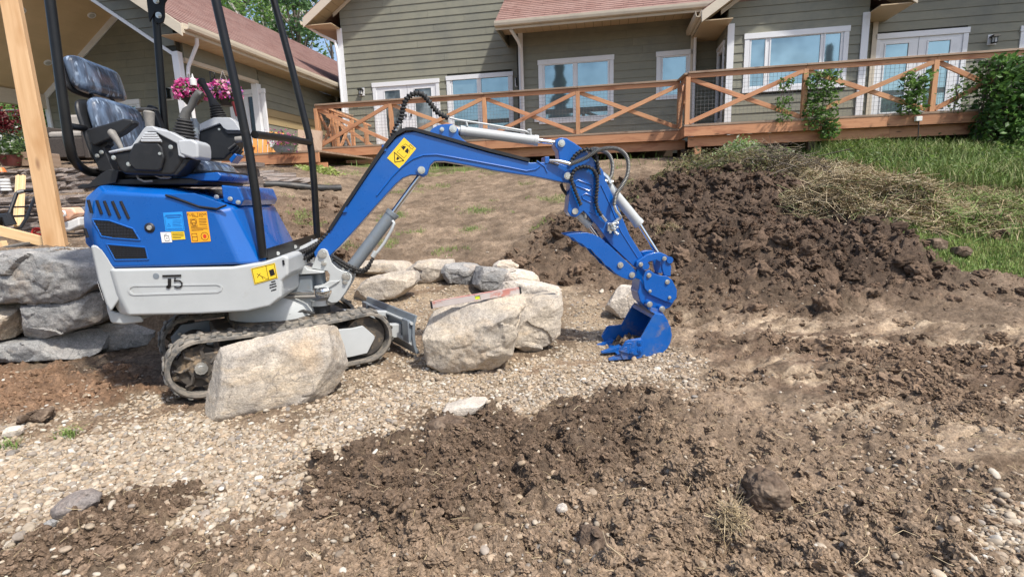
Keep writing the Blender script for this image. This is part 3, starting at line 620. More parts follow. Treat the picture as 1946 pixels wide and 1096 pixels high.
# ------------------------------------------------------------------ house (facade frame: s along the front, t away from the camera)
FLOOR = 2.40
HR = FM @ Matrix.Translation((-1.0, 14.4, 1.9))
house = empty('house', HR, 'olive grey house with white trimmed windows and red brown shingle roofs behind the deck', 'house')
def hb(mb, name, mat, parent=house, **k): return mb.build(name, mat, parent, FM, **k)
def wall(s0, s1, t, z0, z1, opens=(), top=None, expo=.184, d=1, parent=house, mat='siding', depth=.12, side=None, zst=None, joints=True):
    """lap-sided wall facing -t (side None) or facing +s/-s along t (side=+1/-1; then s0,s1 run along t and t is the s plane)"""
    def PT(a, off, z): return (a, t-off, z) if side is None else (t+side*off, a, z)
    sh = MB(); zt = z1
    if top is None: poly = [(s0, z0), (s1, z0), (s1, z1), (s0, z1)]
    else: poly = [(s0, z0), (s1, z0)] + [(a, b) for a, b in top]
    sh.prism([PT(a, -.02, z) for a, z in poly], [PT(a, -.02-depth, z) for a, z in poly]); w_ = hb(sh, 'wall', MT['sheath'], parent)
    def ext(z):
        if top is None: return s0, s1
        xs = []; P = poly; n = len(P)
        for i in range(n):
            (a0, b0), (a1, b1) = P[i], P[(i+1) % n]
            if (b0 <= z < b1) or (b1 <= z < b0): xs.append(a0+(a1-a0)*(z-b0)/(b1-b0))
        return (min(xs), max(xs)) if len(xs) >= 2 else None
    zmax = z1 if top is None else max(b for a, b in top)
    z = z0; row = 0
    while z < zmax-.03:
        zt_ = min(z+expo, zmax-.004); e0 = ext(z+.001); e1 = ext(zt_-.002)
        if e0 is None: break
        if e1 is None: e1 = ((e0[0]+e0[1])/2-.01, (e0[0]+e0[1])/2+.01)
        zm = (z+zt_)/2; segs = [(e0[0], e0[1], e1[0], e1[1])]
        for (a0, a1, b0, b1) in opens:
            if zm > b0-.02 and zm < b1+.02:
                ns = []
                for (p, q, r, u_) in segs:
                    if a1 <= min(p, r) or a0 >= max(q, u_): ns.append((p, q, r, u_)); continue
                    if a0 > max(p, r)+.03: ns.append((p, a0, r, a0))
                    if a1 < min(q, u_)-.03: ns.append((a1, q, a1, u_))
                segs = ns
        fin = []
        for sg in segs:
            if joints and min(sg[1], sg[3])-max(sg[0], sg[2]) > 3.3:
                j = random.Random(row*7+int(s0*10)).uniform(sg[0]+1.0, sg[1]-1.0); fin += [(sg[0], j-.002, sg[2], j-.002), (j+.002, sg[1], j+.002, sg[3])]
            else: fin.append(sg)
        for (p, q, r, u_) in fin:
            b = MB(); o1, o2 = .024, .008; zl = z-.012
            b.hexa([PT(p, o1, zl), PT(q, o1, zl), PT(q, -.014, zl), PT(p, -.014, zl), PT(r, o2, zt_), PT(u_, o2, zt_), PT(u_, -.014, zt_), PT(r, -.014, zt_)])
            hb(b, 'siding_board', MT[mat] if not (zst and zst[0] < zm < zst[1]) else MT['sidingyellow'], w_)
        z += expo; row += 1
    return w_
def window(t, s0, s1, z0, z1, panes, name='window', trim=.10, side=None, sill=True, glass='glass', parent=house, door=False):
    """outer trim rectangle; panes = list of (s0,s1,z0,z1) of glass"""
    def PT(a, off, z): return (a, t-off, z) if side is None else (t+side*off, a, z)
    def bx(mb, a0, a1, o0, o1, b0, b1):
        mb.hexa([PT(a0, o1, b0), PT(a1, o1, b0), PT(a1, o0, b0), PT(a0, o0, b0), PT(a0, o1, b1), PT(a1, o1, b1), PT(a1, o0, b1), PT(a0, o0, b1)])
    tm = MB()
    bx(tm, s0-.015, s1+.015, -.015, .050, z1-trim*1.15, z1)
    bx(tm, s0, s0+trim, -.015, .040, z0+(trim if not door else 0), z1-trim*1.15-.001); bx(tm, s1-trim, s1, -.015, .040, z0+(trim if not door else 0), z1-trim*1.15-.001)
    if not door: bx(tm, s0-.01, s1+.01, -.015, .046, z0, z0+trim-.001)
    w_ = hb(tm, name, MT['whitetrim'], parent, bevel=.004, seg=1)
    # frame sheet with holes built from bars between panes
    fr = MB(); i0, i1, j0, j1 = s0+trim, s1-trim, z0+(trim if not door else 0), z1-trim*1.15
    ps = sorted(panes)
    zb = min(p[2] for p in ps); zt_ = max(p[3] for p in ps)
    bx(fr, i0, i1, -.014, .018, j0, zb); bx(fr, i0, i1, -.014, .018, zt_, j1)
    xs = [i0]+[q for p in ps for q in (p[0], p[1])]+[i1]
    for k in range(0, len(xs), 2):
        if xs[k+1]-xs[k] > .003: bx(fr, xs[k], xs[k+1], -.014, .018, zb+.0005, zt_-.0005)
    f_ = hb(fr, 'door_leaf' if door else 'frame', MT['whitetrim'], w_)
    sa = MB()
    for p in ps:
        e = .028
        for (a0, a1, b0, b1) in ((p[0]-e, p[0], p[2]-e, p[3]+e), (p[1], p[1]+e, p[2]-e, p[3]+e), (p[0], p[1], p[2]-e, p[2]), (p[0], p[1], p[3], p[3]+e)): bx(sa, a0, a1, .019, .030, b0, b1)
    hb(sa, 'sash', MT['whitetrim'], w_, bevel=.003, seg=1)
    for p in ps:
        g = MB(); bx(g, p[0], p[1], -.004, .004, p[2], p[3]); hb(g, 'glass', MT[glass], w_)
    if door and len(ps) == 2:
        sm = MB(); c = (ps[0][1]+ps[1][0])/2; bx(sm, c-.003, c+.003, .0185, .0205, j0, j1); hb(sm, 'door_gap', MT['sheath'], w_)
        for sgn in (-1, 1):
            kb = MB(); bx(kb, c+sgn*.075-.022, c+sgn*.075+.022, .018, .05, j0+.92, j0+.99); hb(kb, 'handle', MT['lantern'], w_, bevel=.006)
    return w_
def wpx(t, u0, u1, vt, vb, panes, um=None, **k):
    """outer box and panes given where the photo shows them on plane t"""
    um = um or (u0+u1)/2; vm = (vt+(vb or vt+90))/2
    s0 = FS(u0, vm, t)[0]; s1 = FS(u1, vm, t)[0]; z1 = FS(um, vt, t)[1]; z0 = FS(um, vb, t)[1] if vb else FLOOR+.01
    ps = []
    for (a, b, c, d) in panes:
        m_ = (a+b)/2; ps.append((FS(a, vm, t)[0], FS(b, vm, t)[0], FS(m_, d, t)[1] if d else FLOOR+.34, FS(m_, c, t)[1]))
    zt_ = sum(p[3] for p in ps)/len(ps); zb_ = sum(p[2] for p in ps)/len(ps); ps = [(p[0], p[1], zb_, zt_) for p in ps]
    window(t, s0, s1, z0, z1, ps, **k); return (s0+.02, s1-.02, z0 if vb else z0-.2, z1-.02)
TA, TB, TC_, TD, TE = 14.4, 13.8, 14.07, 12.9, 13.6
PW = .68
# A
zA = FS(648, 55, TA)[1]; sA0 = FS(655, 140, TA)[0]; sA1 = FS(990, 140, TB)[0]
opA = [wpx(TA, 711, 837, 154, None, [(733, 762, 172, None), (790, 821, 169, None)], um=774, door=True, name='french_door', glass='roomglass'),
       wpx(TA, 851, 976, 141, 252, [(862, 908, 150, 243), (916, 967, 148, 243)], um=913)]
peak = (sA0+3.9, zA+.53+3.9*PW)
wall(sA0, sA1+.3, TA, 2.0, 0, opA, top=[(sA1+.3, peak[1]-(sA1+.3-peak[0])*PW), peak, (sA0, zA+.53)] if sA1+.3 > peak[0] else [(sA1+.3, zA+.53+(sA1+.3-sA0)*PW), (sA0, zA+.53)])
# B
sB1 = FS(1318, 140, TB)[0]; zB = FS(996, 64, TB)[1]+.01
opB = [wpx(TB, 1024, 1166, 110, 233, [(1036, 1089, 123, 223), (1098, 1155, 119, 221)], um=1095), wpx(TB, 1247, 1317, 97, 189, [(1259, 1303, 109, 180)], um=1281)]
wall(sA1, sB1, TB, 2.0, zB, opB)
# C, return of D, D, E
sD0 = FS(1380, 140, TD)[0]; sD1 = FS(1642, 140, TD)[0]; zD = FS(1386, 47, TD)[1]
wall(sB1, sD0, TC_, 2.0, zB, joints=False)
wall(TD+.02, TC_, sD0, 2.0, zD+.3, [(TD+.18, TC_-.05, FLOOR, FT(1373, 84, sD0)[1])], side=-1, joints=False)
window(sD0, TD+.2, TD+.95, FLOOR+.0, FT(1373, 84, sD0)[1], [(TD+.36, TD+.80, FLOOR+.3, FT(1373, 100, sD0)[1])], side=-1, door=True, name='side_door', glass='darkglass', trim=.07)
pk = ((sD0+sD1)/2, zD+.42+(sD1-sD0)/2*PW)
opD = [wpx(TD, 1413, 1609, 58, 172, [(1426, 1452, 74, 164), (1463, 1556, 71, 160), (1565, 1594, 66, 156)], um=1511)]
wall(sD0, sD1, TD, 2.0, 0, opD, top=[(sD1, zD+.42), pk, (sD0, zD+.42)])
wall(TD+.02, TE, sD1, 2.0, zD+.2, side=1, joints=False)
zE = 6.3
opE = [wpx(TE, 1660, 1835, 60, None, [(1681, 1724, 83, 211), (1761, 1803, 80, 211)], um=1745, door=True, name='french_door'), wpx(TE, 1935, 2060, 50, 120, [(1948, 2040, 62, 112)], um=1945)]
wall(sD1, sD1+6.5, TE, 2.0, zE, opE)
# corner boards
def vert(s, t, z0, z1, w=.10, mat='whitetrim', th=.05, name='corner_trim'):
    b = MB(); b.box(s, s+w, t-th, t-.0255, z0, z1); b.box(s, s+w, t-.0255, t+.01, z0, z1) if False else None; return hb(b, name, MT[mat])
vert(sA0-.11, TA, 2.0, zA, .15); vert(FS(988, 140, TB)[0]-.02, TB, 2.0, zB, .12); vert(sB1-.09, TB, 2.0, zB, .09, 'creamtrim')
vert(sD0-.01, TD, 2.0, zD, .14); vert(sD1-.13, TD, 2.0, zD, .14); vert(FS(1650, 140, TE)[0], TE, FLOOR-.3, 6.0, .10, 'creamtrim')
b = MB(); b.box(sA1-.1, sA1, TB+.0, TA, 2.0, zB); hb(b, 'return_wall', MT['sheath'])
# roofs ---------------------------------------------------------------
def slab(mb, p, q, r, s_, th=.10, uvs=True):
    """sloped roof sheet p,q (eave) r,s_ (ridge) with thickness; shingle uv"""
    p, q, r, s_ = [Vector(x) for x in (p, q, r, s_)]; n = (q-p).cross(s_-p).normalized()
    if n.z < 0: n = -n
    vs = [p, q, r, s_, p-n*th, q-n*th, r-n*th, s_-n*th]; e = (q-p).normalized(); up = n.cross(e)
    if up.z < 0: up = -up
    g = lambda x: ((x-p).dot(e)+3, (x-p).dot(up))
    fs = [(0, 1, 2, 3), (7, 6, 5, 4), (0, 4, 5, 1), (1, 5, 6, 2), (2, 6, 7, 3), (3, 7, 4, 0)]
    mb.add(vs, fs, [[g(vs[i]) for i in f] for f in fs]); return mb
def courses(mb, p, q, r, s_, expo=.14, lift=.012):
    """real shingle courses: each a thin wedge strip up the slope"""
    p, q, r, s_ = [Vector(x) for x in (p, q, r, s_)]; L = ((s_-p).length+(r-q).length)/2; k = int(L/expo); n = (q-p).cross(s_-p).normalized(); n = n if n.z > 0 else -n
    e = (q-p).normalized(); up = n.cross(e); up = up if up.z > 0 else -up
    g = lambda x: ((x-p).dot(e)+3, (x-p).dot(up)+.0)
    for i in range(k):
        a = i/k; b = (i+1)/k; A = p.lerp(s_, a); B = q.lerp(r, a); C = q.lerp(r, b); D = p.lerp(s_, b)
        vs = [A+n*lift, B+n*lift, C+n*.003, D+n*.003, A-n*.002, B-n*.002]
        fs = [(0, 1, 2, 3), (4, 5, 1, 0)]; mb.add(vs, fs, [[g(vs[j]) for j in f] for f in fs])
def roof(p, q, r, s_, name='roof', par=house):
    m_ = MB(); slab(m_, p, q, r, s_); o = hb(m_, name, MT['shingle'], par, recalc=True)
    c = MB(); courses(c, p, q, r, s_); hb(c, 'shingle_courses', MT['shingle'], o, recalc=False)
    return o
def fascia(p, q, h=.20, th=.03, mat='creamtrim', name='fascia', drop=0, out=(0, -1, 0)):
    p = Vector(p)-Vector((0, 0, drop)); q = Vector(q)-Vector((0, 0, drop)); o = Vector(out)*th
    b = MB(); b.hexa([p+o-Vector((0, 0, h)), q+o-Vector((0, 0, h)), q-Vector((0, 0, h)), p-Vector((0, 0, h)), p+o, q+o, q, p]); return hb(b, name, MT[mat], bevel=.004, seg=1)
def gutter(p, q, r=.065, out=-1):
    p = Vector(p); q = Vector(q); prof = [(0, 0), (0, -.10), (.05*out, -.115), (.10*out, -.10), (.115*out, -.05), (.12*out, .0), (.108*out, .0), (.10*out, -.045), (.09*out, -.09), (.05*out, -.10), (.012*out, -.09), (.012*out, 0)]
    ax = (q-p).normalized(); side = Vector((-ax.y, ax.x, 0)) if abs(ax.x) > abs(ax.y) else Vector((1, 0, 0))
    b = MB(); b.prism([p+side*a+Vector((0, 0, c)) for a, c in prof], [q+side*a+Vector((0, 0, c)) for a, c in prof]); return hb(b, 'gutter', MT['creamtrim'])
def soffit(s0, s1, t0, t1, z0, z1=None, n=None, along='s', name='soffit', mat='soffit'):
    """row of real soffit panels with dark joints; z0 at t0 (outer), z1 at t1"""
    z1 = z0 if z1 is None else z1; root = None; step = .20
    L = s1-s0 if along == 's' else t1-t0; k = max(1, int(L/step))
    bk = MB(); bk.hexa([(s0, t0, z0+.012), (s1, t0, z0+.012), (s1, t1, z1+.012), (s0, t1, z1+.012), (s0, t0, z0+.022), (s1, t0, z0+.022), (s1, t1, z1+.022), (s0, t1, z1+.022)]); root = hb(bk, name, MT['sheath'])
    pn = MB()
    for i in range(k):
        if along == 's':
            a = s0+L*i/k+.004; b = s0+L*(i+1)/k-.004; pn.hexa([(a, t0, z0), (b, t0, z0), (b, t1, z1), (a, t1, z1), (a, t0, z0+.01), (b, t0, z0+.01), (b, t1, z1+.01), (a, t1, z1+.01)])
        else:
            f0, f1 = i/k, (i+1)/k; a = t0+L*f0+.004; b = t0+L*f1-.004; za = z0+(z1-z0)*f0; zb = z0+(z1-z0)*f1
            pn.hexa([(s0, a, za), (s1, a, za), (s1, b, zb), (s0, b, zb), (s0, a, za+.01), (s1, a, za+.01), (s1, b, zb+.01), (s0, b, zb+.01)])
    hb(pn, 'soffit_panels', MT[mat], root); return root
# A gable: left rake
ov = .55; tf = TA-ov; eA = sA0-.78; zr = lambda s: zA+.20+(s-eA)*PW
pkz = zr(peak[0])
roof((eA, tf-.02, zr(eA)), (eA, TA+9, zr(eA)), (peak[0], TA+9, pkz), (peak[0], tf-.02, pkz))
roof((2*peak[0]-eA, TA+9, zr(eA)), (2*peak[0]-eA, tf-.02, zr(eA)), (peak[0], tf-.02, pkz), (peak[0], TA+9, pkz))
fascia((eA-.02, tf, zr(eA)-.03), (peak[0], tf, pkz-.03), .24)
fascia((eA+.60, TA-.03, zr(eA+.60)-.21), (peak[0], TA-.03, pkz-.21), .10)
b = MB()
for i in range(26):
    a0 = eA+i*.2; a1 = a0+.19
    if a1 > peak[0]: break
    b.hexa([(a0, tf, zr(a0)-.20), (a1, tf, zr(a1)-.20), (a1, TA, zr(a1)-.20), (a0, TA, zr(a0)-.20), (a0, tf, zr(a0)-.19), (a1, tf, zr(a1)-.19), (a1, TA, zr(a1)-.19), (a0, TA, zr(a0)-.19)])
hb(b, 'soffit_panels', MT['soffit'])
b = MB(); b.box(eA, sA0, tf+.02, TA+9, zA-.02, zA); hb(b, 'eave_soffit', MT['soffit'])
fascia((eA, TA+9, zA+.16), (eA, tf, zA+.16), .18, out=(-1, 0, 0)); gutter((eA, tf, zA+.12), (eA, TA+9, zA+.12), out=-1)
# B eave with gutter, soffit, roof
TG = TB-.92; zg = FS(938, 46, TG)[1]; sG0 = FS(941, 40, TG)[0]; sG1 = sD0-.1
roof((sG0, TG-.03, zg+.04), (sG1+1.5, TG-.03, zg+.04), (sG1+1.5, TG+6, zg+.04+6*PW), (sG0, TG+6, zg+.04+6*PW))
fascia((sG0, TG, zg+.02), (sG1, TG, zg+.02), .17, drop=0); gutter((sG0, TG-.03, zg+.02), (sG1, TG-.03, zg+.02))
soffit(sG0, sG1+.05, TG+.0, TB+.02, zB-.005)
b = MB(); b.prism([(sG0+.01, TG, zg-.14), (sG0+.01, TG, zg+.02), (sG0+.01, TG+6, zg+6*PW), (sG0+.01, TG+6, zg-.14)], [(sG0+.05, TG, zg-.14), (sG0+.05, TG, zg+.02), (sG0+.05, TG+6, zg+6*PW), (sG0+.05, TG+6, zg-.14)]); hb(b, 'roof_end', MT['siding'])
# D gable
tD = TD-.5; e0 = sD0-.62; e1 = sD1+.62; zrD = lambda s: zD+.20+(min(s-e0, e1-s))*PW; mD = pk[0]; zpD = zrD(mD)
roof((e0, tD-.02, zrD(e0)), (e0, TD+5, zrD(e0)), (mD, TD+5, zpD), (mD, tD-.02, zpD))
roof((e1, TD+5, zrD(e1)), (e1, tD-.02, zrD(e1)), (mD, tD-.02, zpD), (mD, TD+5, zpD))
fascia((e0-.02, tD, zrD(e0)-.03), (mD, tD, zpD-.03), .22); fascia((mD, tD, zpD-.03), (e1+.02, tD, zrD(e1)-.03), .22)
fascia((e0+.45, TD-.03, zrD(e0+.45)-.21), (mD, TD-.03, zpD-.21), .10); fascia((mD, TD-.03, zpD-.21), (e1-.45, TD-.03, zrD(e1-.45)-.21), .10)
for sg, ee in ((1, e0), (-1, e1)):
    b = MB()
    for i in range(12):
        a0 = ee+sg*i*.2; a1 = a0+sg*.19
        b.hexa([(a0, tD, zrD(a0)-.20), (a1, tD, zrD(a1)-.20), (a1, TD, zrD(a1)-.20), (a0, TD, zrD(a0)-.20), (a0, tD, zrD(a0)-.19), (a1, tD, zrD(a1)-.19), (a1, TD, zrD(a1)-.19), (a0, TD, zrD(a0)-.19)])
    hb(b, 'soffit_panels', MT['soffit'])
b = MB(); b.box(e0, sD0, tD+.02, TC_, zD-.02, zD); hb(b, 'eave_soffit', MT['soffit']); b = MB(); b.box(sD1, e1, tD+.02, TE, zD-.02, zD); hb(b, 'eave_soffit', MT['soffit'])
fascia((e0, TC_, zrD(e0)), (e0, tD, zrD(e0)), .18, out=(-1, 0, 0)); gutter((e0-.03, tD, zrD(e0)-.02), (e0-.03, TC_+.3, zrD(e0)-.02), out=-1)
fascia((e1, tD, zrD(e1)), (e1, TE+.2, zrD(e1)), .18, out=(1, 0, 0))
soffit(sD1+.3, sD1+6.5, TE-.8, TE, 5.95); fascia((sD1+.3, TE-.8, 6.12), (sD1+6.5, TE-.8, 6.12), .17)
roof((sD1+.3, TE-.85, 6.15), (sD1+6.5, TE-.85, 6.15), (sD1+6.5, TE+5, 6.15+5.85*PW), (sD1+.3, TE+5, 6.15+5.85*PW))
# downspouts
def spout(pts, r=.042): 
    b = MB(); b.tube(pts, r, 8); return hb(b, 'downspout', MT['whitetrim'])
spout([(eA-.02, tf+.25, zA+.02), (eA+.25, tf+.45, zA-.16), (sA0-.16, TA-.09, zA-.35), (sA0-.10, TA-.10, zA-.75), (sA0-.10, TA-.10, 2.1)])
sx = FS(992, 140, TB)[0]; spout([(sG0+.35, TG+.05, zg-.12), (sx, TB-.5, zg-.3), (sx+.02, TB-.11, zg-.42), (sx+.02, TB-.11, 2.2)])
spout([(sB1+.02, TB-.5, zg-.12), (sB1, TB-.1, zg-.5), (sB1, TB-.1, 2.2)], .036)
# porch wing at left ---------------------------------------------------
TF, SW, TBK = 8.9, -8.1, 11.6; SL = -14.1; SR = (SW+SL)/2; ZEA = 4.35; PP = .70; OV = .5
zrf = lambda s: ZEA+(min(s-(SL-OV), (SW+OV)-s))*PP
zp = zrf(SR)
wing = empty('porch_wing', HR, 'left wing of the house with a shingled gable roof over an open timber ceiling porch', 'house wing')

def wb(mb, name, mat, parent=None, **k): return mb.build(name, mat, parent or wing, FM, **k)
_old = hb
def hb(mb, name, mat, parent=wing, **k): return mb.build(name, mat, parent, FM, **k)
roof((SW+OV, TF, ZEA), (SW+OV, 22, ZEA), (SR, 22, zp), (SR, TF, zp), par=wing); roof((SL-OV, 22, ZEA), (SL-OV, TF, ZEA), (SR, TF, zp), (SR, 22, zp), par=wing)
fascia((SR, TF, zp-.02), (SW+OV+.02, TF, ZEA-.02), .21); fascia((SL-OV, TF, ZEA-.02), (SR, TF, zp-.02), .21)
fascia((SW+OV, TF, ZEA), (SW+OV, 20, ZEA), .17, out=(1, 0, 0)); gutter((SW+OV+.03, TF+.02, ZEA), (SW+OV+.03, 20, ZEA), out=1)
soffit(SW, SW+OV, TF+.02, 20, ZEA-.17, along='t')
# gable face strips of siding between rake and inner trim (front wall of the porch opening)
TFW = TF+.35
zin = lambda s: ZEA-.42+(min(s-SL, SW-s))*PP*.98       # inner opening edge
for (sa, sb) in ((SW, SR), (SL, SR)):
    sg = 1 if sb > sa else -1
    n = 22
    g = MB(); g.prism([(sa, TFW+.03, zin(sa)), (sb, TFW+.03, zin(sb)), (sb, TFW+.03, zrf(sb)-.1), (sa, TFW+.03, zrf(sa)-.1)], [(sa, TFW+.12, zin(sa)), (sb, TFW+.12, zin(sb)), (sb, TFW+.12, zrf(sb)-.1), (sa, TFW+.12, zrf(sa)-.1)]); gw = hb(g, 'wall', MT['sheath'])
    zz = zin(sa)
    while zz < zp:
        lo, hi = zz, zz+.18; base_i = ZEA-.42; base_o = zrf(sa)-.1
        # board between inner and outer edges at this height
        so = abs(lo-base_o)/PP if lo > base_o else 0; si = (lo-base_i)/(PP*.98) if lo > base_i else 0
        so2 = (hi-base_o)/PP if hi > base_o else 0; si2 = (hi-base_i)/(PP*.98)
        si, si2 = min(si, abs(sb-sa)), min(si2, abs(sb-sa))
        if si > so+.02:
            bm_ = MB(); bm_.hexa([(sa+sg*so, TFW, lo-.01), (sa+sg*si, TFW, lo-.01), (sa+sg*si, TFW+.03, lo-.01), (sa+sg*so, TFW+.03, lo-.01), (sa+sg*so2, TFW+.018, hi), (sa+sg*si2, TFW+.018, hi), (sa+sg*si2, TFW+.03, hi), (sa+sg*so2, TFW+.03, hi)])
            hb(bm_, 'siding_board', MT['siding'], gw)
        zz += .18
    t_ = MB(); t_.hexa([(sa, TFW-.04, zin(sa)-.05), (sb, TFW-.04, zin(sb)-.05), (sb, TFW+.0, zin(sb)-.05), (sa, TFW+.0, zin(sa)-.05), (sa, TFW-.04, zin(sa)+.02), (sb, TFW-.04, zin(sb)+.02), (sb, TFW+.0, zin(sb)+.02), (sa, TFW+.0, zin(sa)+.02)]); hb(t_, 'opening_trim', MT['whitetrim'])
# cathedral ceiling (boards)
for (sa, sb) in ((SW, SR), (SL, SR)):
    n = 26; rt = None
    for i in range(n):
        a = sa+(sb-sa)*i/n; c = sa+(sb-sa)*(i+1)/n; g_ = (c-a)*.02
        m_ = MB(); m_.hexa([(a, TFW+.13, zin(a)+.05), (c-g_, TFW+.13, zin(c)+.05), (c-g_, TBK, zin(c)+.05), (a, TBK, zin(a)+.05), (a, TFW+.13, zin(a)+.07), (c-g_, TFW+.13, zin(c)+.07), (c-g_, TBK, zin(c)+.07), (a, TBK, zin(a)+.07)])
        if rt is None: rt = hb(m_, 'ceiling', MT['ceiling'])
        else: hb(m_, 'ceiling_board', MT['ceiling'], rt)
# ceiling downlights
for (u, v) in ((174, 29), (91, 119), (40, 20)):
    # meet the left ceiling slope
    nrm = (N_.to_3d().cross((E_+Vector((0, 0, PP*.98))).normalized())); p0 = FM @ Vector((SL, TFW, zin(SL)+.05)); p = hit(u, v, p0, nrm)
    l = FM.inverted() @ p; up = Vector((-PP*.98, 0, 1)).normalized()
    c = MB(); c.tube([l-up*.02, l-up*.001], [.085, .09], 20); dl = hb(c, 'downlight', MT['whitetrim']); c = MB(); c.tube([l-up*.024, l-up*.0205], .06, 20); hb(c, 'lens', MT['frosted'], dl)
# back wall with door, trims
zb = lambda s: zin(s)+.05
sdo = FS(463, 200, TBK)[0]; sd1 = FS(506, 200, TBK)[0]
opw = [(sdo-.33, sd1-.02, FLOOR-.4, FS(485, 170, TBK)[1]-.02), (FS(235, 200, TBK)[0]-1.1, FS(268, 200, TBK)[0], FLOOR+.6, FS(262, 189, TBK)[1])]
wall(SL, SW, TBK, 1.7, 0, opw, top=[(SW, zb(SW)), (SR, zb(SR)), (SL, zb(SL))], parent=wing)
sdo = FS(463, 200, TBK)[0]; sd1 = FS(506, 200, TBK)[0]
window(TBK, sdo-.35, sd1, FLOOR-.15, FS(485, 170, TBK)[1], [(FS(472, 200, TBK)[0]+.02, FS(493, 200, TBK)[0], FLOOR+.12, FS(484, 184, TBK)[1])], door=True, glass='darkglass', parent=wing, name='patio_door', trim=.09)
window(TBK, opw[1][0], opw[1][1], opw[1][2], opw[1][3], [(opw[1][0]+.13, opw[1][1]-.14, opw[1][2]+.13, opw[1][3]-.16)], parent=wing)
b = MB(); b.hexa([(SL, TBK-.06, zb(SL)-.16), (SR, TBK-.06, zb(SR)-.16), (SR, TBK-.03, zb(SR)-.16), (SL, TBK-.03, zb(SL)-.16), (SL, TBK-.06, zb(SL)), (SR, TBK-.06, zb(SR)), (SR, TBK-.03, zb(SR)), (SL, TBK-.03, zb(SL))]); hb(b, 'slope_trim', MT['whitetrim'])
b = MB(); b.box(SL-.02, SL+.10, TBK-.07, TBK-.03, 1.7, zb(SL)-.1); hb(b, 'corner_trim', MT['whitetrim'])
b = MB(); b.box(SL-.12, SL+.06, TFW-.03, TBK+.05, zin(SL)-.30, zin(SL)+.04); hb(b, 'eave_beam', MT['creamtrim'])
b = MB(); b.box(SL-.12, SL+.06, TFW-.03, TFW+.14, 1.7, zin(SL)-.301); hb(b, 'porch_post', MT['whitetrim'])
# right side: post, header strip, side wall beyond
b = MB(); b.box(SW-.05, SW+.09, TFW-.05, TFW+.07, FLOOR-.35, zin(SW)+.05); hb(b, 'porch_post', MT['whitetrim'], bevel=.008)
b = MB(); b.box(SW-.04, SW+.04, TFW+.16, TBK, zin(SW)-.02, ZEA-.16); hb(b, 'header', MT['siding'])
b = MB(); b.box(SW-.05, SW+.06, TFW+.16, TBK, zin(SW)-.09, zin(SW)-.021); hb(b, 'header_trim', MT['creamtrim'])
b = MB(); b.box(SW-.08, SW+.06, TBK-.10, TBK+.06, 1.7, zin(SW)-.09); hb(b, 'corner_trim', MT['whitetrim'])
z1_ = FT(545, 215, SW)[1]; z0_ = FT(545, 236, SW)[1]
wall(TBK+.06, 20, SW, 1.7, ZEA-.17, [(15.4, 17, FLOOR, 4.3)], side=1, parent=wing, zst=(z0_, z1_), joints=False)
b = MB(); b.box(SW-.02, SW+.02, 15.4, 17, FLOOR, 4.3); hb(b, 'dark_door', MT['darkglass']); b = MB(); b.box(SW-.02, SW+.05, 15.3, 15.4, FLOOR, 4.35); b.box(SW-.02, SW+.05, 15.4, 17, 4.25, 4.35); hb(b, 'door_trim', MT['whitetrim'])
# porch slab
b = MB(); b.box(SL-.3, SW+.3, TF+.1, TBK, 1.5, 1.98); hb(b, 'porch_floor', MT['concrete'])
hb = _old

spout([(SW+OV+.0, TF+.35, ZEA-.16), (SW+OV-.05, TF+.4, ZEA-.26), (SW+.14, TFW+.12, ZEA-.62), (SW+.13, TFW+.10, ZEA-.75), (SW+.13, TFW+.10, FLOOR-.3)], .035)
# foundation of the house
b = MB(); b.box(sA0+.02, sD1+6.4, TA+.15, TA+9, .8, 6.4); hb(b, 'house_core', MT['sheath']) 
# wall lanterns -----------------------------------------------------------
def lantern(t, u, v, label, kind=0):
    s, z = FS(u, v, t); M0 = FM @ Matrix.Translation((s, t-.03, z)); r = empty('wall_lantern', M0, label, 'wall lamp', 'outdoor wall lamps on the siding')
    b = MB(); b.box(-.085, .085, 0, .025, -.11, .10); b.build('backplate', MT['whitetrim'], r, M0, bevel=.004)
    if kind == 0:
        b = MB(); b.hexa([(-.07, -.16, .03), (.07, -.16, .03), (.07, -.001, .03), (-.07, -.001, .03), (-.05, -.12, .075), (.05, -.12, .075), (.05, -.001, .075), (-.05, -.001, .075)]); b.build('hood', MT['lantern'], r, M0)
        b = MB(); b.tube([(0, -.07, .028), (0, -.07, -.075)], [.045, .05], 12); b.build('shade', MT['frosted'], r, M0)
        b = MB()
        for k in range(6):
            a = k*math.pi/3; b.tube([(math.cos(a)*.055, -.07+math.sin(a)*.055, .03), (math.cos(a)*.058, -.07+math.sin(a)*.058, -.085)], .006, 5)
        b.tube([(0, -.07, -.078), (0, -.07, -.095)], [.06, .045], 12); b.build('cage', MT['lantern'], r, M0)
    else:
        b = MB(); b.tube([(0, -.08, .11), (0, -.08, .085), (0, -.08, .05)], [.008, .05, .065], 8); b.tube([(0, -.08, -.10), (0, -.08, -.12)], [.05, .012], 8); b.tube([(0, 0, .04), (0, -.05, .09), (0, -.08, .10)], .008, 6); b.build('hood', MT['lantern'], r, M0)
        b = MB(); b.tube([(0, -.08, .05), (0, -.08, -.10)], [.055, .04], 8); b.build('shade', MT['darkglass'], r, M0)
        b = MB()
        for k in range(4):
            a = k*math.pi/2+.78; b.tube([(math.cos(a)*.06, -.08+math.sin(a)*.06, .05), (math.cos(a)*.045, -.08+math.sin(a)*.045, -.10)], .006, 5)
        b.build('cage', MT['lantern'], r, M0)
lantern(TA, 688, 175, 'small caged wall lamp beside the left french door', 0)
lantern(TA, 985, 157, 'black coach lantern on the shaded wall right of the left double window', 1)
lantern(TE, 1884, 76, 'black wall lamp on a white plate right of the far right french door', 0)
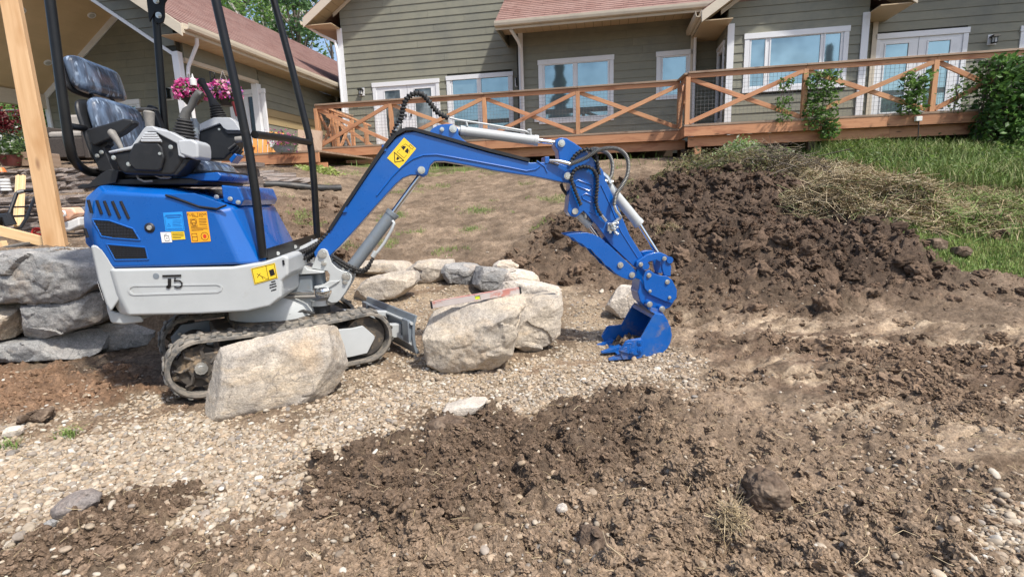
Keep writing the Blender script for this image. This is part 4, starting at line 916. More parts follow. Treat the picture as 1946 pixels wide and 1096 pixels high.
def on_wing_lantern():
    s, z = FS(321, 179, TBK); M0 = FM @ Matrix.Translation((s, TBK-.03, z)); r = empty('wall_lantern', M0, 'square wall lamp in the shade at the back of the covered porch', 'wall lamp', 'outdoor wall lamps on the siding')
    b = MB(); b.box(-.13, .13, 0, .03, -.15, .14); b.build('backplate', MT['whitetrim'], r, M0, bevel=.004)
    b = MB(); b.box(-.08, .08, -.12, -.001, -.10, .08); b.build('shade', MT['darkglass'], r, M0, bevel=.01)
    b = MB(); b.box(-.095, .095, -.135, -.001, .081, .11); b.box(-.09, .09, -.13, -.001, -.12, -.101); b.build('cap', MT['lantern'], r, M0)
on_wing_lantern()
s, z = FS(1021, 225, TB); b = MB(); b.box(s-.07, s+.07, TB-.055, TB-.028, z-.10, z+.11); o = b.build('outlet_cover', MT['whitetrim'], None, FM, bevel=.006); tag(o, 'white outlet cover low on the wall left of the middle double window', 'outlet cover')
# ------------------------------------------------------------------ deck
def deck_part(sa, sb, tf, tb, zf, label, posts, rail=True, name='deck', ext=None, ends=(False, False)):
    r = empty(name, FM @ Matrix.Translation(((sa+sb)/2, tf, zf-1.0)), label, 'deck')
    B = lambda mb, nm, mt, par=r, **k: mb.build(nm, MT[mt], par, FM, **k)
    # floor boards run along the front
    n = int((tb-tf)/.145); 
    for i in range(n):
        b = MB(); b.box(sa, sb, tf-.02+i*.145, tf-.02+i*.145+.138, zf-.038, zf); B(b, 'deck_board', 'weathered')
    L = sb-sa; k = max(1, int(round(L/3.6)))
    for i in range(k):
        b = MB(); b.box(sa+L*i/k+.002, sa+L*(i+1)/k-.002, tf-.012, tf+.026, zf-.235, zf-.039); B(b, 'fascia_board', 'cedar', bevel=.004, seg=1)
        b = MB(); b.box(sa+.1+L*i/k, sa+.1+L*(i+1)/k-.004, tf+.10, tf+.14, zf-.44, zf-.236); B(b, 'beam', 'cedar')
    b = MB()
    for i in range(int(L/.4)): b.box(sa+.05+i*.4, sa+.09+i*.4, tf+.15, tb, zf-.22, zf-.04)
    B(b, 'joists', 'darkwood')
    return r, B
def railing(r, B, pts, zf, skip_x=()):
    """posts at pts (s,t); rails, X braces and wire mesh between"""
    RH = 1.03
    for (s, t) in pts: b = MB(); b.box(s-.045, s+.045, t-.045, t+.045, zf, zf+RH-.09); B(b, 'post', 'cedarpale', bevel=.004, seg=1)
    for i in range(len(pts)-1):
        (s0, t0), (s1, t1) = pts[i], pts[i+1]; a = Vector((s0, t0, 0)); c = Vector((s1, t1, 0)); d = (c-a).normalized(); L = (c-a).length; a2 = a+d*.046; c2 = c-d*.046; nx = Vector((-d.y, d.x, 0))
        g = .002 if i else 0
        b = MB(); b.beam(a+d*g+Vector((0, 0, zf+RH-.02)), c+Vector((0, 0, zf+RH-.02)), .14, .038); B(b, 'top_rail', 'weathered', bevel=.004, seg=1)
        b = MB(); b.beam(a+nx*-.02+d*g+Vector((0, 0, zf+RH-.082)), c+nx*-.02+Vector((0, 0, zf+RH-.082)), .04, .085); B(b, 'under_rail', 'cedar', bevel=.003, seg=1)
        if i in skip_x: continue
        z0, z1 = zf+.045, zf+RH-.13
        o1 = nx*-.022; o2 = nx*.020
        for (p, q, o) in ((a2+Vector((0, 0, z0)), c2+Vector((0, 0, z1)), o1), (a2+Vector((0, 0, z1)), c2+Vector((0, 0, z0)), o2)):
            b = MB(); b.beam(p+o, q+o, .038, .085); B(b, 'brace', 'cedarpale' if i % 2 else 'cedar', bevel=.003, seg=1)
        # wire mesh
        m_ = MB(); w = .0035
        nn = int((L-.1)/.075); o3 = nx*.055
        for k in range(1, nn): 
            p = a2+d*((L-.09)*k/nn)+o3; m_.beam(p+Vector((0, 0, z0-.03)), p+Vector((0, 0, z1+.03)), w, w, (0, 1, 0) if abs(d.x) > .5 else (1, 0, 0))
        for k in range(0, 13): z = z0-.02+(z1-z0+.04)*k/12; m_.beam(a2+o3+Vector((0, 0, z)), c2+o3+Vector((0, 0, z)), w, w)
        ms = B(m_, 'wire_mesh', 'galv')
TL, TR_ = 12.25, 11.55
sl0 = FS(602, 250, TL)[0]; sl1 = FS(1296, 215, TL)[0]; sr0 = FS(1303, 200, TR_)[0]; sr1 = FS(1870, 170, TR_)[0]
def pp(u, t, v=215): return (FS(u, v, t)[0], t+.06)
dl, DB = deck_part(sl0-.12, sl1+.0, TL, TA-.1, FLOOR, 'cedar deck along the house with X-braced railing, left section up to the step forward', None)
railing(dl, DB, [(sl0, TL+.06), pp(741, TL), pp(920, TL), pp(1098, TL), (sl1-.05, TL+.06)], FLOOR)
railing(dl, DB, [(sl0, TL+.11), (sl0, TL+1.0), (sl0, TL+1.9)], FLOOR)
# stair rail sloping down at the left end
for q in (0, 1.0):
    b = MB(); b.beam((sl0+.25+q*.7, TL+.35+q*.4, FLOOR), (sl0+.25+q*.7, TL+.35+q*.4, FLOOR+.95-q*.35), .085, .085, (0, 1, 0)); DB(b, 'post', 'cedarpale')
b = MB(); b.beam((sl0+.15, TL+.25, FLOOR+.98), (sl0+1.05, TL+.85, FLOOR+.56), .09, .04); DB(b, 'stair_rail', 'cedarpale')
b = MB(); b.beam((sl0+.15, TL+.27, FLOOR+.80), (sl0+1.05, TL+.87, FLOOR+.05), .04, .085); DB(b, 'brace', 'cedarpale')
dr, DB2 = deck_part(sr0-.02, sr1+2.2, TR_, TD-.05, FLOOR, 'cedar deck section at right standing forward of the gable window and french door', None)
railing(dr, DB2, [(sr0+.04, TR_+.06), pp(1528, TR_), pp(1772, TR_), (sr1+.9, TR_+.06), (sr1+2.1, TR_+.06)], FLOOR)
railing(dr, DB2, [(sr0+.04, TR_+.11), (sl1-.04, TL+.02)], FLOOR)
b = MB(); b.box(sr0-.012, sr0+.026, TR_+.03, TL, FLOOR-.235, FLOOR-.039); DB2(b, 'fascia_board', 'cedar')
# under-deck posts, then dark back boards added as the shade below the deck
def upost(par, B, s, t, w=.13, z0=1.2, mt='cedarpale'): b = MB(); b.box(s-w/2, s+w/2, t, t+w, z0, FLOOR-.445); B(b, 'support_post', mt, bevel=.005, seg=1)
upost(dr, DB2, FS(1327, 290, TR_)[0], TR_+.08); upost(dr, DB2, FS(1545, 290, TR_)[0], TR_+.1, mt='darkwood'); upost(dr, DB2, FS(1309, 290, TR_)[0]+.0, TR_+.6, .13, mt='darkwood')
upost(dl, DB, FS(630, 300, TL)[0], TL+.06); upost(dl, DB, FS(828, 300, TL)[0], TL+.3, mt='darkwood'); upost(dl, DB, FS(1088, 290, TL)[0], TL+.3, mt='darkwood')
b = MB(); b.box(sl0, sr0, TL+1.3, TL+1.36, .8, FLOOR-.24); DB(b, 'skirt_or_shade_board', 'darkwood'); b = MB(); b.box(sr0, sr1+2, TR_+1.1, TR_+1.16, .8, FLOOR-.24); DB2(b, 'skirt_or_shade_board', 'darkwood')
# lower platform at the left, nearer the camera
TP = 9.75; ZP = 2.09; sp0 = FS(405, 310, TP)[0]; sp1 = FS(607, 300, TP)[0]
dp, DP = deck_part(sp0, sp1, TP, TP+2.5, ZP, 'low cedar platform in front of the porch door with skirting boards below', None)
b = MB(); b.box(sp0+.02, sp1-.03, TP+.15, TP+.19, 1.2, ZP-.241); DP(b, 'skirt_or_shade_board', 'weathered')
# drain pipe
pa = GP(430, 352); pb = GP(645, 366); 
pts = []
for i in range(12):
    u = 430+(648-430)*i/11; v = 350+(360-350)*i/11+1.5*math.sin(i*.9); p = GP(u, v+6); pts.append((p.x, p.y, p.z+.07))
b = MB(); b.tube(pts, [.058+.003*(i % 2) for i in range(12)], 12); o = b.build('drain_pipe', MT['pipe']); tag(o, 'black corrugated drain pipe lying on the soil behind the excavator', 'pipe')
o2 = MB(); e = Vector(pts[-1]); d = (e-Vector(pts[-2])).normalized(); o2.tube([e+d*.001, e+d*.003], .045, 12); o2.build('pipe_mouth', MT['blackhole'], o)
# ------------------------------------------------------------------ leaves, grass, trees
def leaves(C, size, cols, mat='leaf', flat=.0, aspect=.55, name='foliage', parent=None, jit=.25, world=True, nrmz=.3):
    """C: (n,3) leaf centres in world; each leaf a folded quad"""
    C = np.asarray(C, float); n = len(C); a = rng.uniform(0, 2*np.pi, n); d = np.stack([np.cos(a), np.sin(a), rng.normal(0, .55, n)], 1); d /= np.linalg.norm(d, axis=1)[:, None]
    b = rng.normal(0, 1, (n, 3)); b[:, 2] *= (1-flat); b = b-d*(b*d).sum(1)[:, None]; b /= np.linalg.norm(b, axis=1)[:, None]+1e-9
    s = size*rng.uniform(.6, 1.3, n)[:, None]; nn = np.cross(d, b)
    v0 = C-d*s; v1 = C+b*s*aspect+nn*s*.15; v2 = C+d*s; v3 = C-b*s*aspect+nn*s*.15
    V = np.stack([v0, v1, v2, v3], 1).reshape(-1, 3); F = np.arange(4*n).reshape(-1, 4); cols = np.asarray(cols); c = cols[rng.integers(0, len(cols), n)]*rng.uniform(1-jit, 1+jit, (n, 1))
    if parent is not None:
        Mi = np.array(WM[parent.name].inverted()); V = V @ Mi[:3, :3].T+Mi[:3, 3]
    return npmesh(name, V, F, MT[mat], parent, False, np.repeat(c, 4, 0))
def blades(x, y, z, h, w, cols, name='grass', mat='grass', lean=.5, parent=None, segs=2, flatk=None):
    n = len(x); a = rng.uniform(0, 2*np.pi, n); dx, dy = np.cos(a), np.sin(a); l = rng.uniform(.1, 1, n)*lean*h; px, py = -np.sin(a+rng.normal(0, .6, n)), np.cos(a)
    c = np.asarray(cols)[rng.integers(0, len(cols), n)]*rng.uniform(.7, 1.25, (n, 1)); pts = []
    for k in range(segs+1):
        f = k/segs; ww = w*(1-f*.85)/2; cx = x+dx*l*f*f; cy = y+dy*l*f*f; cz = z+h*f*(1-.35*f*lean)
        pts.append(np.stack([cx-px*ww, cy-py*ww, cz], 1)); pts.append(np.stack([cx+px*ww, cy+py*ww, cz], 1))
    V = np.stack(pts, 1).reshape(-1, 3); m_ = 2*(segs+1); base = np.arange(n)[:, None]*m_; F = np.concatenate([base+np.array([[2*k, 2*k+1, 2*k+3, 2*k+2]]) for k in range(segs)], 0)
    o = npmesh(name, V, F, MT[mat], parent, False, np.repeat(c, m_, 0)); 
    if parent is None: o['kind'] = 'stuff'
    return o
GREEN = [(.15, .25, .05), (.20, .30, .07), (.11, .19, .04), (.25, .32, .09)]
DRY = [(.42, .33, .19), (.50, .40, .25), (.35, .26, .14), (.30, .23, .13)]
def zone_pts(n, y0, y1, q0, q1, key, thr=.5):
    x, y = rand_xy(n, y0, y1, q0, q1); z0, A = zones(x, y); k = rng.random(n) < np.clip(sum(A[i] for i in key), 0, 1) if isinstance(key, (list, tuple)) else rng.random(n) < A[key]
    x, y = x[k], y[k]; return x, y, HZ(x, y)
x, y, z = zone_pts(120000, 4, 9, .45, 1.35, ['grass']); h = rng.uniform(.02, .06, len(x)); blades(x, y, z, h, .007, [(.20, .32, .06), (.28, .40, .09), (.15, .25, .05), (.36, .40, .15)], 'grass')
x, y, z = zone_pts(70000, 4, 13, .35, 1.4, ['weed']); uu, vv = proj(x, y, z); k = fbm(x*1.2, y*1.2, 3, 44)-.38*((vv > 335) & (uu < 1900))
g_ = k > -.05; h = rng.uniform(.06, .20, g_.sum())*(1+1.0*(vv[g_] < 330)); blades(x[g_], y[g_], z[g_], h, .011, GREEN+[(.22, .25, .08)], 'weeds', lean=.7)
g_ = ~g_; h = rng.uniform(.06, .22, g_.sum()); blades(x[g_], y[g_], z[g_], h, .007, DRY+[(.20, .22, .08)], 'dry_grass', 'straw', lean=1.4)
x, y, z = zone_pts(60000, 5, 13, -.5, .25, ['hill', 'mound']); k = (fbm(x*1.4, y*1.4, 4, 23) > .24); x, y, z = x[k], y[k], z[k]; blades(x, y, z, rng.uniform(.02, .07, len(x)), .008, [(.16, .24, .05), (.22, .28, .08)], 'grass_tufts')
# low weeds along the deck and under it
n = 9000; s = rng.uniform(-6.5, 8.5, n); t = rng.uniform(11.2, 12.6, n)-.6*(s > 2.5); x = s*E_.x+t*N_.x; y = s*E_.y+t*N_.y; k = (s > 2.4) | (rng.random(n) < .06); x, y = x[k], y[k]; blades(x, y, HZ(x, y), rng.uniform(.05, .30, len(x)), .012, GREEN, 'weeds', lean=.8)
# leafy plants over the weed bank
x, y, z = zone_pts(16000, 6.5, 13, .55, 1.35, ['weed']); k = fbm(x*1.1, y*1.1, 3, 58) > .05; k &= proj(x, y, z)[1] < 345; x, y, z = x[k], y[k], z[k]; lc_ = np.stack([x, y, z+rng.uniform(.02, .34, len(x))], 1); o = leaves(lc_, .032, GREEN+[(.14, .20, .07)], name='leafy_weeds'); o['kind'] = 'stuff'
# straw litter on the near soil and fibres on the clods
x, y = rand_xy(2200, 1.2, 6, -1.1, 1.1); z = HZ(x, y)
def straws(x, y, z, L, w, cols, name, tilt=.25, parent=None, mat='straw'):
    n = len(x); a = rng.uniform(0, 2*np.pi, n); d = np.stack([np.cos(a), np.sin(a), rng.normal(0, tilt, n)], 1); up = np.array([0, 0, 1.]); sd = np.cross(d, up); sd /= np.linalg.norm(sd, axis=1)[:, None]; C = np.stack([x, y, z], 1); L = L[:, None]; bend = rng.normal(0, .25, (n, 1))*L
    q = [C-d*L/2, C+sd*bend+up*L*.10, C+d*L/2]; V = []
    for i, p in enumerate(q): V += [p-sd*w/2, p+sd*w/2+up*w*.5]
    V = np.stack(V, 1).reshape(-1, 3); b = np.arange(n)[:, None]*6; F = np.concatenate([b+np.array([[0, 1, 3, 2]]), b+np.array([[2, 3, 5, 4]])], 0); c = np.asarray(cols)[rng.integers(0, len(cols), n)]*rng.uniform(.7, 1.2, (n, 1))
    o = npmesh(name, V, F, MT[mat], parent, False, np.repeat(c, 6, 0)); 
    if parent is None: o['kind'] = 'stuff'
    return o
straws(x, y, z+.006, rng.uniform(.02, .09, len(x)), .0016, DRY, 'straw_litter')
def tuft(u, v, r_, n, label):
    p = GP(u, v); x = p.x+rng.normal(0, r_, n); y = p.y+rng.normal(0, r_*.7, n); z = HZ(x, y)+.02+.6*r_*np.exp(-((x-p.x)**2+(y-p.y)**2)/(r_*r_))*rng.random(n); o = straws(x, y, z, rng.uniform(.03, .10, n), .0018, DRY+[(.20, .15, .10)], 'dry_grass_tuft', .9); del o['kind']; tag(o, label, 'grass tuft')
tuft(1385, 1040, .022, 220, 'tangled dry grass tuft on a clod in the right foreground'); 
def gtuft(u, v, r_, n, label, cols=GREEN):
    p = GP(u, v); r_ *= .8; x = p.x+rng.normal(0, r_, n); y = p.y+rng.normal(0, r_*.8, n); o = blades(x, y, HZ(x, y), rng.uniform(.02, .09, n), .005, cols, 'grass_tuft', lean=1.0); (None if r_ > .075 else (o.__delitem__('kind'), tag(o, label, 'grass tuft', 'small grass tufts in the soil')))
gtuft(130, 828, .03, 90, 'small green grass tuft on the gravel at left'); gtuft(1268, 462, .11, 900, 'mossy dry grass tuft at the foot of the spoil heap', DRY+[(.24, .26, .10)]); gtuft(660, 474, .09, 500, 'yellowish grass tuft behind the boom foot', DRY+GREEN); gtuft(755, 415, .10, 300, 'bright green grass tuft behind the boom cylinder'); gtuft(910, 405, .16, 500, 'green grass patch on the slope under the boom'); gtuft(895, 440, .10, 250, 'lower small green patch on the slope under the boom'); gtuft(20, 850, .03, 60, 'sparse green grass tuft at the far left of the gravel')
# brush pile on the spoil bank ------------------------------------------------
BP = GP(1455, 352); BP = Vector((3.75, 7.85, float(HZ(3.75, 7.85)[0])))
br = empty('brush_pile', frame_at(BP), 'heap of cut branches, wilted leaves and dry grass below the right deck', 'brush pile')
def moundpts(n, cx, cy, ax, ay, h, ang=-.25, shell=.6):
    a = rng.uniform(0, 2*np.pi, n); r = np.sqrt(rng.random(n)); ca, sa = math.cos(ang), math.sin(ang); lx = r*np.cos(a)*ax; ly = r*np.sin(a)*ay; x = cx+lx*ca-ly*sa; y = cy+lx*sa+ly*ca
    top = h*(1-r**2)**.7*(.75+.5*fbm(x*2, y*2, 3, 12)); z = HZ(x, y)+top*(shell+(1-shell)*rng.random(n)); return np.stack([x, y, z], 1)
P = moundpts(7000, BP.x-.35, BP.y+.35, 1.35, .85, .58); leaves(P, .024, [(.20, .26, .09), (.28, .33, .14), (.13, .18, .06), (.36, .38, .22), (.22, .20, .10)], parent=br, name='wilted_leaves')
P = moundpts(3600, BP.x-.7, BP.y-.1, 1.0, .7, .55); leaves(P, .022, [(.16, .13, .07), (.24, .19, .10), (.20, .22, .09), (.34, .30, .16)], parent=br, name='dry_leaves')
P = moundpts(3200, BP.x-.05, BP.y+.55, 1.0, .55, .68); leaves(P, .028, [(.26, .38, .12), (.34, .46, .18), (.20, .30, .09), (.60, .62, .48)], parent=br, name='fresh_leaves')
m_ = MB()
for k in range(170):
    q = moundpts(1, BP.x-.1, BP.y+.1, 1.6, .9, .58, shell=.3)[0]; a = random.uniform(0, 6.28); L = random.uniform(.15, .55); d = Vector((math.cos(a), math.sin(a), random.uniform(-.3, .45))).normalized(); q = Vector(q); m_.tube([q-d*L, q+Vector((random.uniform(-.05, .05), 0, .04)), q+d*L], [.008, .006, .003], 5, False)
m_.build('twigs', MT['bark'], br)
def straw_mound(n, cx, cy, ax, ay, h, cols, nm, L=(.08, .28), w=.0045):
    P = moundpts(n, cx, cy, ax, ay, h, shell=.55); Mi = br.matrix_world.inverted(); o = straws(P[:, 0]-BP.x, P[:, 1]-BP.y, P[:, 2]-BP.z, rng.uniform(*L, n), w, cols, nm, .5, parent=br); return o
straw_mound(8500, 4.55, 7.5, 1.15, .8, .40, DRY+[(.48, .40, .27), (.18, .14, .09), (.20, .23, .09)], 'dry_grass'); straw_mound(5200, 5.1, 6.9, 1.2, .6, .20, DRY+[(.48, .40, .28), (.22, .26, .09)], 'dry_grass'); straw_mound(2400, BP.x+.1, BP.y-.15, 1.1, .6, .62, [(.14, .11, .08), (.26, .20, .12), (.10, .08, .06)], 'dead_stems')
straw_mound(2600, 5.6, 7.6, 1.4, .9, .20, DRY+[(.20, .22, .09)], 'dry_grass')
for (u_, v_, ax_, ay_, h_, n_, cs_) in ((1590, 400, .6, .45, .26, 2600, DRY+[(.50, .41, .27), (.16, .12, .08), (.20, .22, .09)]), (1690, 418, .6, .4, .20, 2400, DRY+[(.55, .46, .32), (.20, .24, .08), (.15, .11, .07)]), (1790, 425, .6, .4, .14, 1200, DRY+GREEN), (1600, 345, .6, .5, .30, 2200, DRY+[(.22, .20, .10), (.12, .09, .06)]), (1880, 400, .8, .5, .16, 1500, DRY+GREEN+GREEN)):
    g_ = GP(u_, v_); straw_mound(n_, g_.x, g_.y, ax_, ay_, h_, cs_, 'dry_grass', (.10, .36), .005)
for (u_, v_, ax_, h_, n_) in ((1640, 300, .9, .42, 2600), (1760, 310, 1.0, .34, 2600), (1850, 350, .9, .30, 2000), (1560, 290, .6, .4, 1500)):
    g_ = GP(u_, v_); P = moundpts(n_, g_.x, g_.y, ax_, .5, h_, shell=.3); o = leaves(P, .03, GREEN+[(.30, .36, .12)], name='leafy_weeds'); o['kind'] = 'stuff'
    P = moundpts(n_, g_.x, g_.y, ax_, .5, .05); blades(P[:, 0], P[:, 1], P[:, 2], rng.uniform(.15, .5, n_), .010, GREEN+[(.30, .34, .12), (.40, .38, .18)], 'weeds', lean=.8)
# vines on the deck -------------------------------------------------------------
def vine(u0, u1, v0, v1, n_, label, size=.045, t=TR_-.02, cols=GREEN, tufty=True, depth=.12):
    sa, za = FS(u0, v0, t); sb_, zb_ = FS(u1, v1, t); n = int(n_*(1.9 if n_ < 2000 else 1.7)); s = rng.uniform(sa, sb_, n); z = rng.uniform(zb_, za, n); 
    keep = fbm(s*5, z*4, 3, int(u0)) > -.2; s, z = s[keep], z[keep]; tt = t+rng.normal(0, depth, len(s)); C = np.stack([s*E_.x+tt*N_.x, s*E_.y+tt*N_.y, z], 1)
    r = empty('climbing_vine', frame_at((float(C[:, 0].mean()), float(C[:, 1].mean()), zb_)), label, 'vine', 'vines climbing the deck railing'); leaves(C, size, cols, parent=r)
    m_ = MB()
    for k in range(max(3, n//120)):
        a = random.uniform(sa, sb_); pts = [Vector(((a+random.uniform(-.05, .05))*E_.x+(t+random.uniform(-.03, .03))*N_.x, (a+random.uniform(-.05, .05))*E_.y+(t+random.uniform(-.03, .03))*N_.y, zb_+(za-zb_)*i/5)) for i in range(6)]; m_.tube(pts, .006, 5, False)
    m_.build('stem', MT['bark'], r)
VG = [(.10, .20, .045), (.14, .26, .06), (.07, .14, .035), (.19, .32, .08)]
vine(1478, 1502, 150, 232, 170, 'slender vine hanging below the rail left of the railing post', .04, cols=VG)
vine(1531, 1585, 140, 245, 620, 'dense vine wrapped round the railing post between the two X bays', .045, cols=VG)
vine(1560, 1590, 235, 262, 120, 'short vine tuft trailing below the deck fascia', .04, cols=VG, t=TR_-.06)
vine(1718, 1756, 138, 218, 300, 'vine climbing the mesh in front of the far right french door', .05, cols=VG)
vine(1808, 1830, 160, 214, 80, 'thin vine shoots beside the big vine mass at right', .035, cols=VG)
vine(1868, 2010, 112, 300, 4200, 'big dark green vine mass covering the right end of the deck', .055, cols=[(.07, .16, .035), (.11, .22, .05), (.05, .11, .025), (.15, .28, .07)], depth=.28, t=TR_-.15)
# trees ------------------------------------------------------------------------
def tree(x, y, z, h, cr, n, label, cols, size=.16, trunk='bark', name='tree', cz=.62, cs=(1, 1, 1.1), clumps=34, group=None, lean=0, bare=.25):
    r = empty(name, frame_at((x, y, z)), label, 'tree', group); rr = random.Random(int(x*31+y*7)); m_ = MB(); T0 = Vector((x, y, z)); tr = h*.018+.05
    pts = [T0+Vector((math.sin(i*1.3)*.05*h*.1+lean*i/8*h*.1, math.cos(i*.9)*.04*h*.1, h*.92*i/8)) for i in range(9)]; m_.tube(pts, [tr*(1-.85*i/8) for i in range(9)], 9)
    C = Vector((x, y, z+h*cz)); cl = []
    for k in range(clumps):
        a = rr.uniform(0, 6.28); e = rr.uniform(-1, 1); rad = rr.random()**.45; p = C+Vector((math.cos(a)*math.sqrt(1-e*e)*cr*cs[0]*rad, math.sin(a)*math.sqrt(1-e*e)*cr*cs[1]*rad, e*cr*cs[2]*rad)); cl.append((p, cr*rr.uniform(.16, .34)))
        i = min(8, max(int(8*bare), int((p.z-z)/(h*.92)*8-1.2))); s0 = pts[max(1, min(8, i))]
        m_.tube([s0, s0.lerp(p, .5)+Vector((0, 0, -.03*h*rr.random())), p], [tr*.30, tr*.18, tr*.05], 5, False)
    m_.build('trunk', MT[trunk], r)
    per = n//clumps; P = []
    for p, q in cl:
        g = rng.normal(0, 1, (per, 3)); g /= np.linalg.norm(g, axis=1)[:, None]; g *= (rng.random((per, 1))**.4)*q*rng.uniform(.7, 1.3); g[:, 2] *= .7; P.append(g+np.array(p))
    P = np.concatenate(P); leaves(P, size, cols, parent=r, name='crown'); return r
TG_ = 'tall trees behind the porch wing roof'
TC1 = [(.17, .30, .07), (.22, .37, .10), (.12, .23, .055), (.27, .42, .13)]; TC2 = [(.10, .19, .075), (.14, .25, .09), (.075, .14, .055)]
def at(u, v, Y): d = ray(u, v); k = Y/d.y; return d*k+Vector((0, 0, EYE))
for i, (u, Y, vt, cr, cols, lab) in enumerate(((415, 36, -160, 4.2, TC1, 'bright green leafy tree above the left part of the wing roof'), (478, 42, -190, 4.6, TC2, 'darker green tree between the bright tree and the tall airy one'), (540, 34, -170, 3.8, TC1, 'tall light green airy tree behind the middle of the wing roof'), (582, 31, -60, 1.9, TC2, 'thin dark leaved tree with drooping sprays left of the main gable'))):
    b_ = at(u, 260, Y); tp_ = at(u, vt, Y); tree(b_.x, b_.y, b_.z-2, tp_.z-b_.z+2, cr, (5600, 5200, 4200, 2200)[i], lab, cols, .13, trunk='birch' if i in (2,) else 'bark', group=TG_, cz=.66, cs=(1, 1, 1.6), clumps=(60, 60, 55, 40)[i])
b_ = at(643, 260, 27); tp_ = at(640, 20, 27); tree(b_.x, b_.y, b_.z-1, tp_.z-b_.z+1, .55, 500, 'slim nearly bare tree seen in the gap beside the main gable corner', TC2, .09, group=TG_, cs=(1, 1, 4), clumps=22)
# hillside shrubs and trees at far left
TL_ = 'shrubs and small trees on the bank at far left'
def bush(u, v, Y, w_, h_, n, label, cols, size=.07, name='shrub', cat='shrub'):
    p = at(u, v, Y); p.z = float(HZ(p.x, p.y)[0]); r = empty(name, frame_at(p), label, cat, TL_); P = []
    for k in range(16): 
        c = np.array([p.x+rng.normal(0, w_*.35), p.y+rng.normal(0, w_*.3), p.z+h_*rng.uniform(.25, .85)]); P.append(c+rng.normal(0, 1, (n//16, 3))*np.array([w_*.16, w_*.16, h_*.13]))
    leaves(np.concatenate(P), size, cols, parent=r, name='crown'); m_ = MB()
    for k in range(6): m_.tube([p, p+Vector((random.uniform(-.3, .3)*w_, random.uniform(-.2, .2)*w_, h_*.6))], [.03, .01], 5, False)
    m_.build('stem', MT['bark'], r)
bush(6, 240, 17, .55, 1.35, 1200, 'dark red leaved shrub behind the wire fence at the left edge', [(.20, .02, .03), (.28, .035, .045), (.12, .012, .02)], .05)
for i, (u, Y, w_, h_, lab) in enumerate(((20, 27, 3.2, 4.6, 'wide green shrub on the bank above the red one'), (75, 24, 2.4, 3.2, 'rounded green shrub behind the timber post'), (125, 26, 2.6, 3.8, 'green shrub seen under the porch eave beside the birch'), (-60, 24, 3.5, 4.5, 'tall green shrub mostly beyond the left edge'), (160, 34, 4.0, 7.0, 'tall green shrub further up the bank'))):
    bush(u, 230, Y, w_, h_, 5200, lab, TC1 if i % 2 else [(.12, .22, .045), (.17, .28, .07), (.09, .17, .035)], .09)
b_ = at(104, 232, 22); m_ = MB(); zz = float(HZ(b_.x, b_.y)[0]); m_.tube([(b_.x, b_.y, zz-.2), (b_.x+.05, b_.y, zz+1.6), (b_.x-.12, b_.y, zz+3.6), (b_.x, b_.y, zz+6)], [.16, .14, .11, .05], 12); o = m_.build('birch_trunk', MT['birch'], None, autos=True); tag(o, 'pale birch trunk on the bank between the shrubs', 'tree trunk')
# meadow grass on the bank
x = rng.uniform(-26, -7, 26000); y = rng.uniform(9.5, 30, 26000); blades(x, y, HZ(x, y), rng.uniform(.1, .45, len(x)), .03, [(.16, .26, .05), (.22, .30, .08), (.12, .20, .045), (.30, .32, .12)], 'meadow_grass', lean=.6)
# wire fence
fr = empty('wire_fence', frame_at(at(92, 272, 20)), 'low wire fence with grey round posts on the bank at left', 'fence')
FY = 19.; pts = []
for u in range(-120, 260, 47):
    p = at(u, 272, FY); z = float(HZ(p.x, p.y)[0]); pts.append(Vector((p.x, p.y, z))); m_ = MB(); m_.tube([(p.x, p.y, z-.2), (p.x, p.y, z+1.12)], .05, 8); m_.build('post', MT['weathered'], fr)
m_ = MB(); 
for i in range(len(pts)-1): m_.tube([pts[i]+Vector((0, 0, 1.08)), pts[i+1]+Vector((0, 0, 1.08))], .03, 6)
m_.build('top_rail', MT['galv'], fr); m_ = MB()
for i in range(len(pts)-1):
    for k in range(1, 6): m_.tube([pts[i]+Vector((0, 0, .18*k)), pts[i+1]+Vector((0, 0, .18*k))], .006, 4, False)
    for k in range(1, 8): q = pts[i].lerp(pts[i+1], k/8); m_.tube([q, q+Vector((0, 0, 1.05))], .005, 4, False)
m_.build('wire_mesh', MT['galv'], fr)
# conifers behind the viewer: what the windows mirror
for (x, y, h, lab) in ((-9, -24, 15, 'dark conifer behind the viewer, left'), (-2, -34, 19, 'tall dark conifer behind the viewer'), (14, -30, 13, 'dark conifer behind the viewer, right')):
    r = empty('conifer', frame_at((x, y, -.5)), lab, 'tree', 'conifers behind the viewer'); m_ = MB(); m_.tube([(x, y, -.5), (x, y, h)], [.25, .03], 8); m_.build('trunk', MT['bark'], r); n = 6000; f = rng.random(n)**.6; a = rng.uniform(0, 6.28, n); rad = (1-f)*h*.16*rng.uniform(.3, 1, n)*(.7+.3*np.sin(f*60)); P = np.stack([x+np.cos(a)*rad, y+np.sin(a)*rad, 1+f*(h-1)-rad*.25], 1); leaves(P, .28, [(.03, .06, .025), (.04, .08, .03)], parent=r, name='crown')
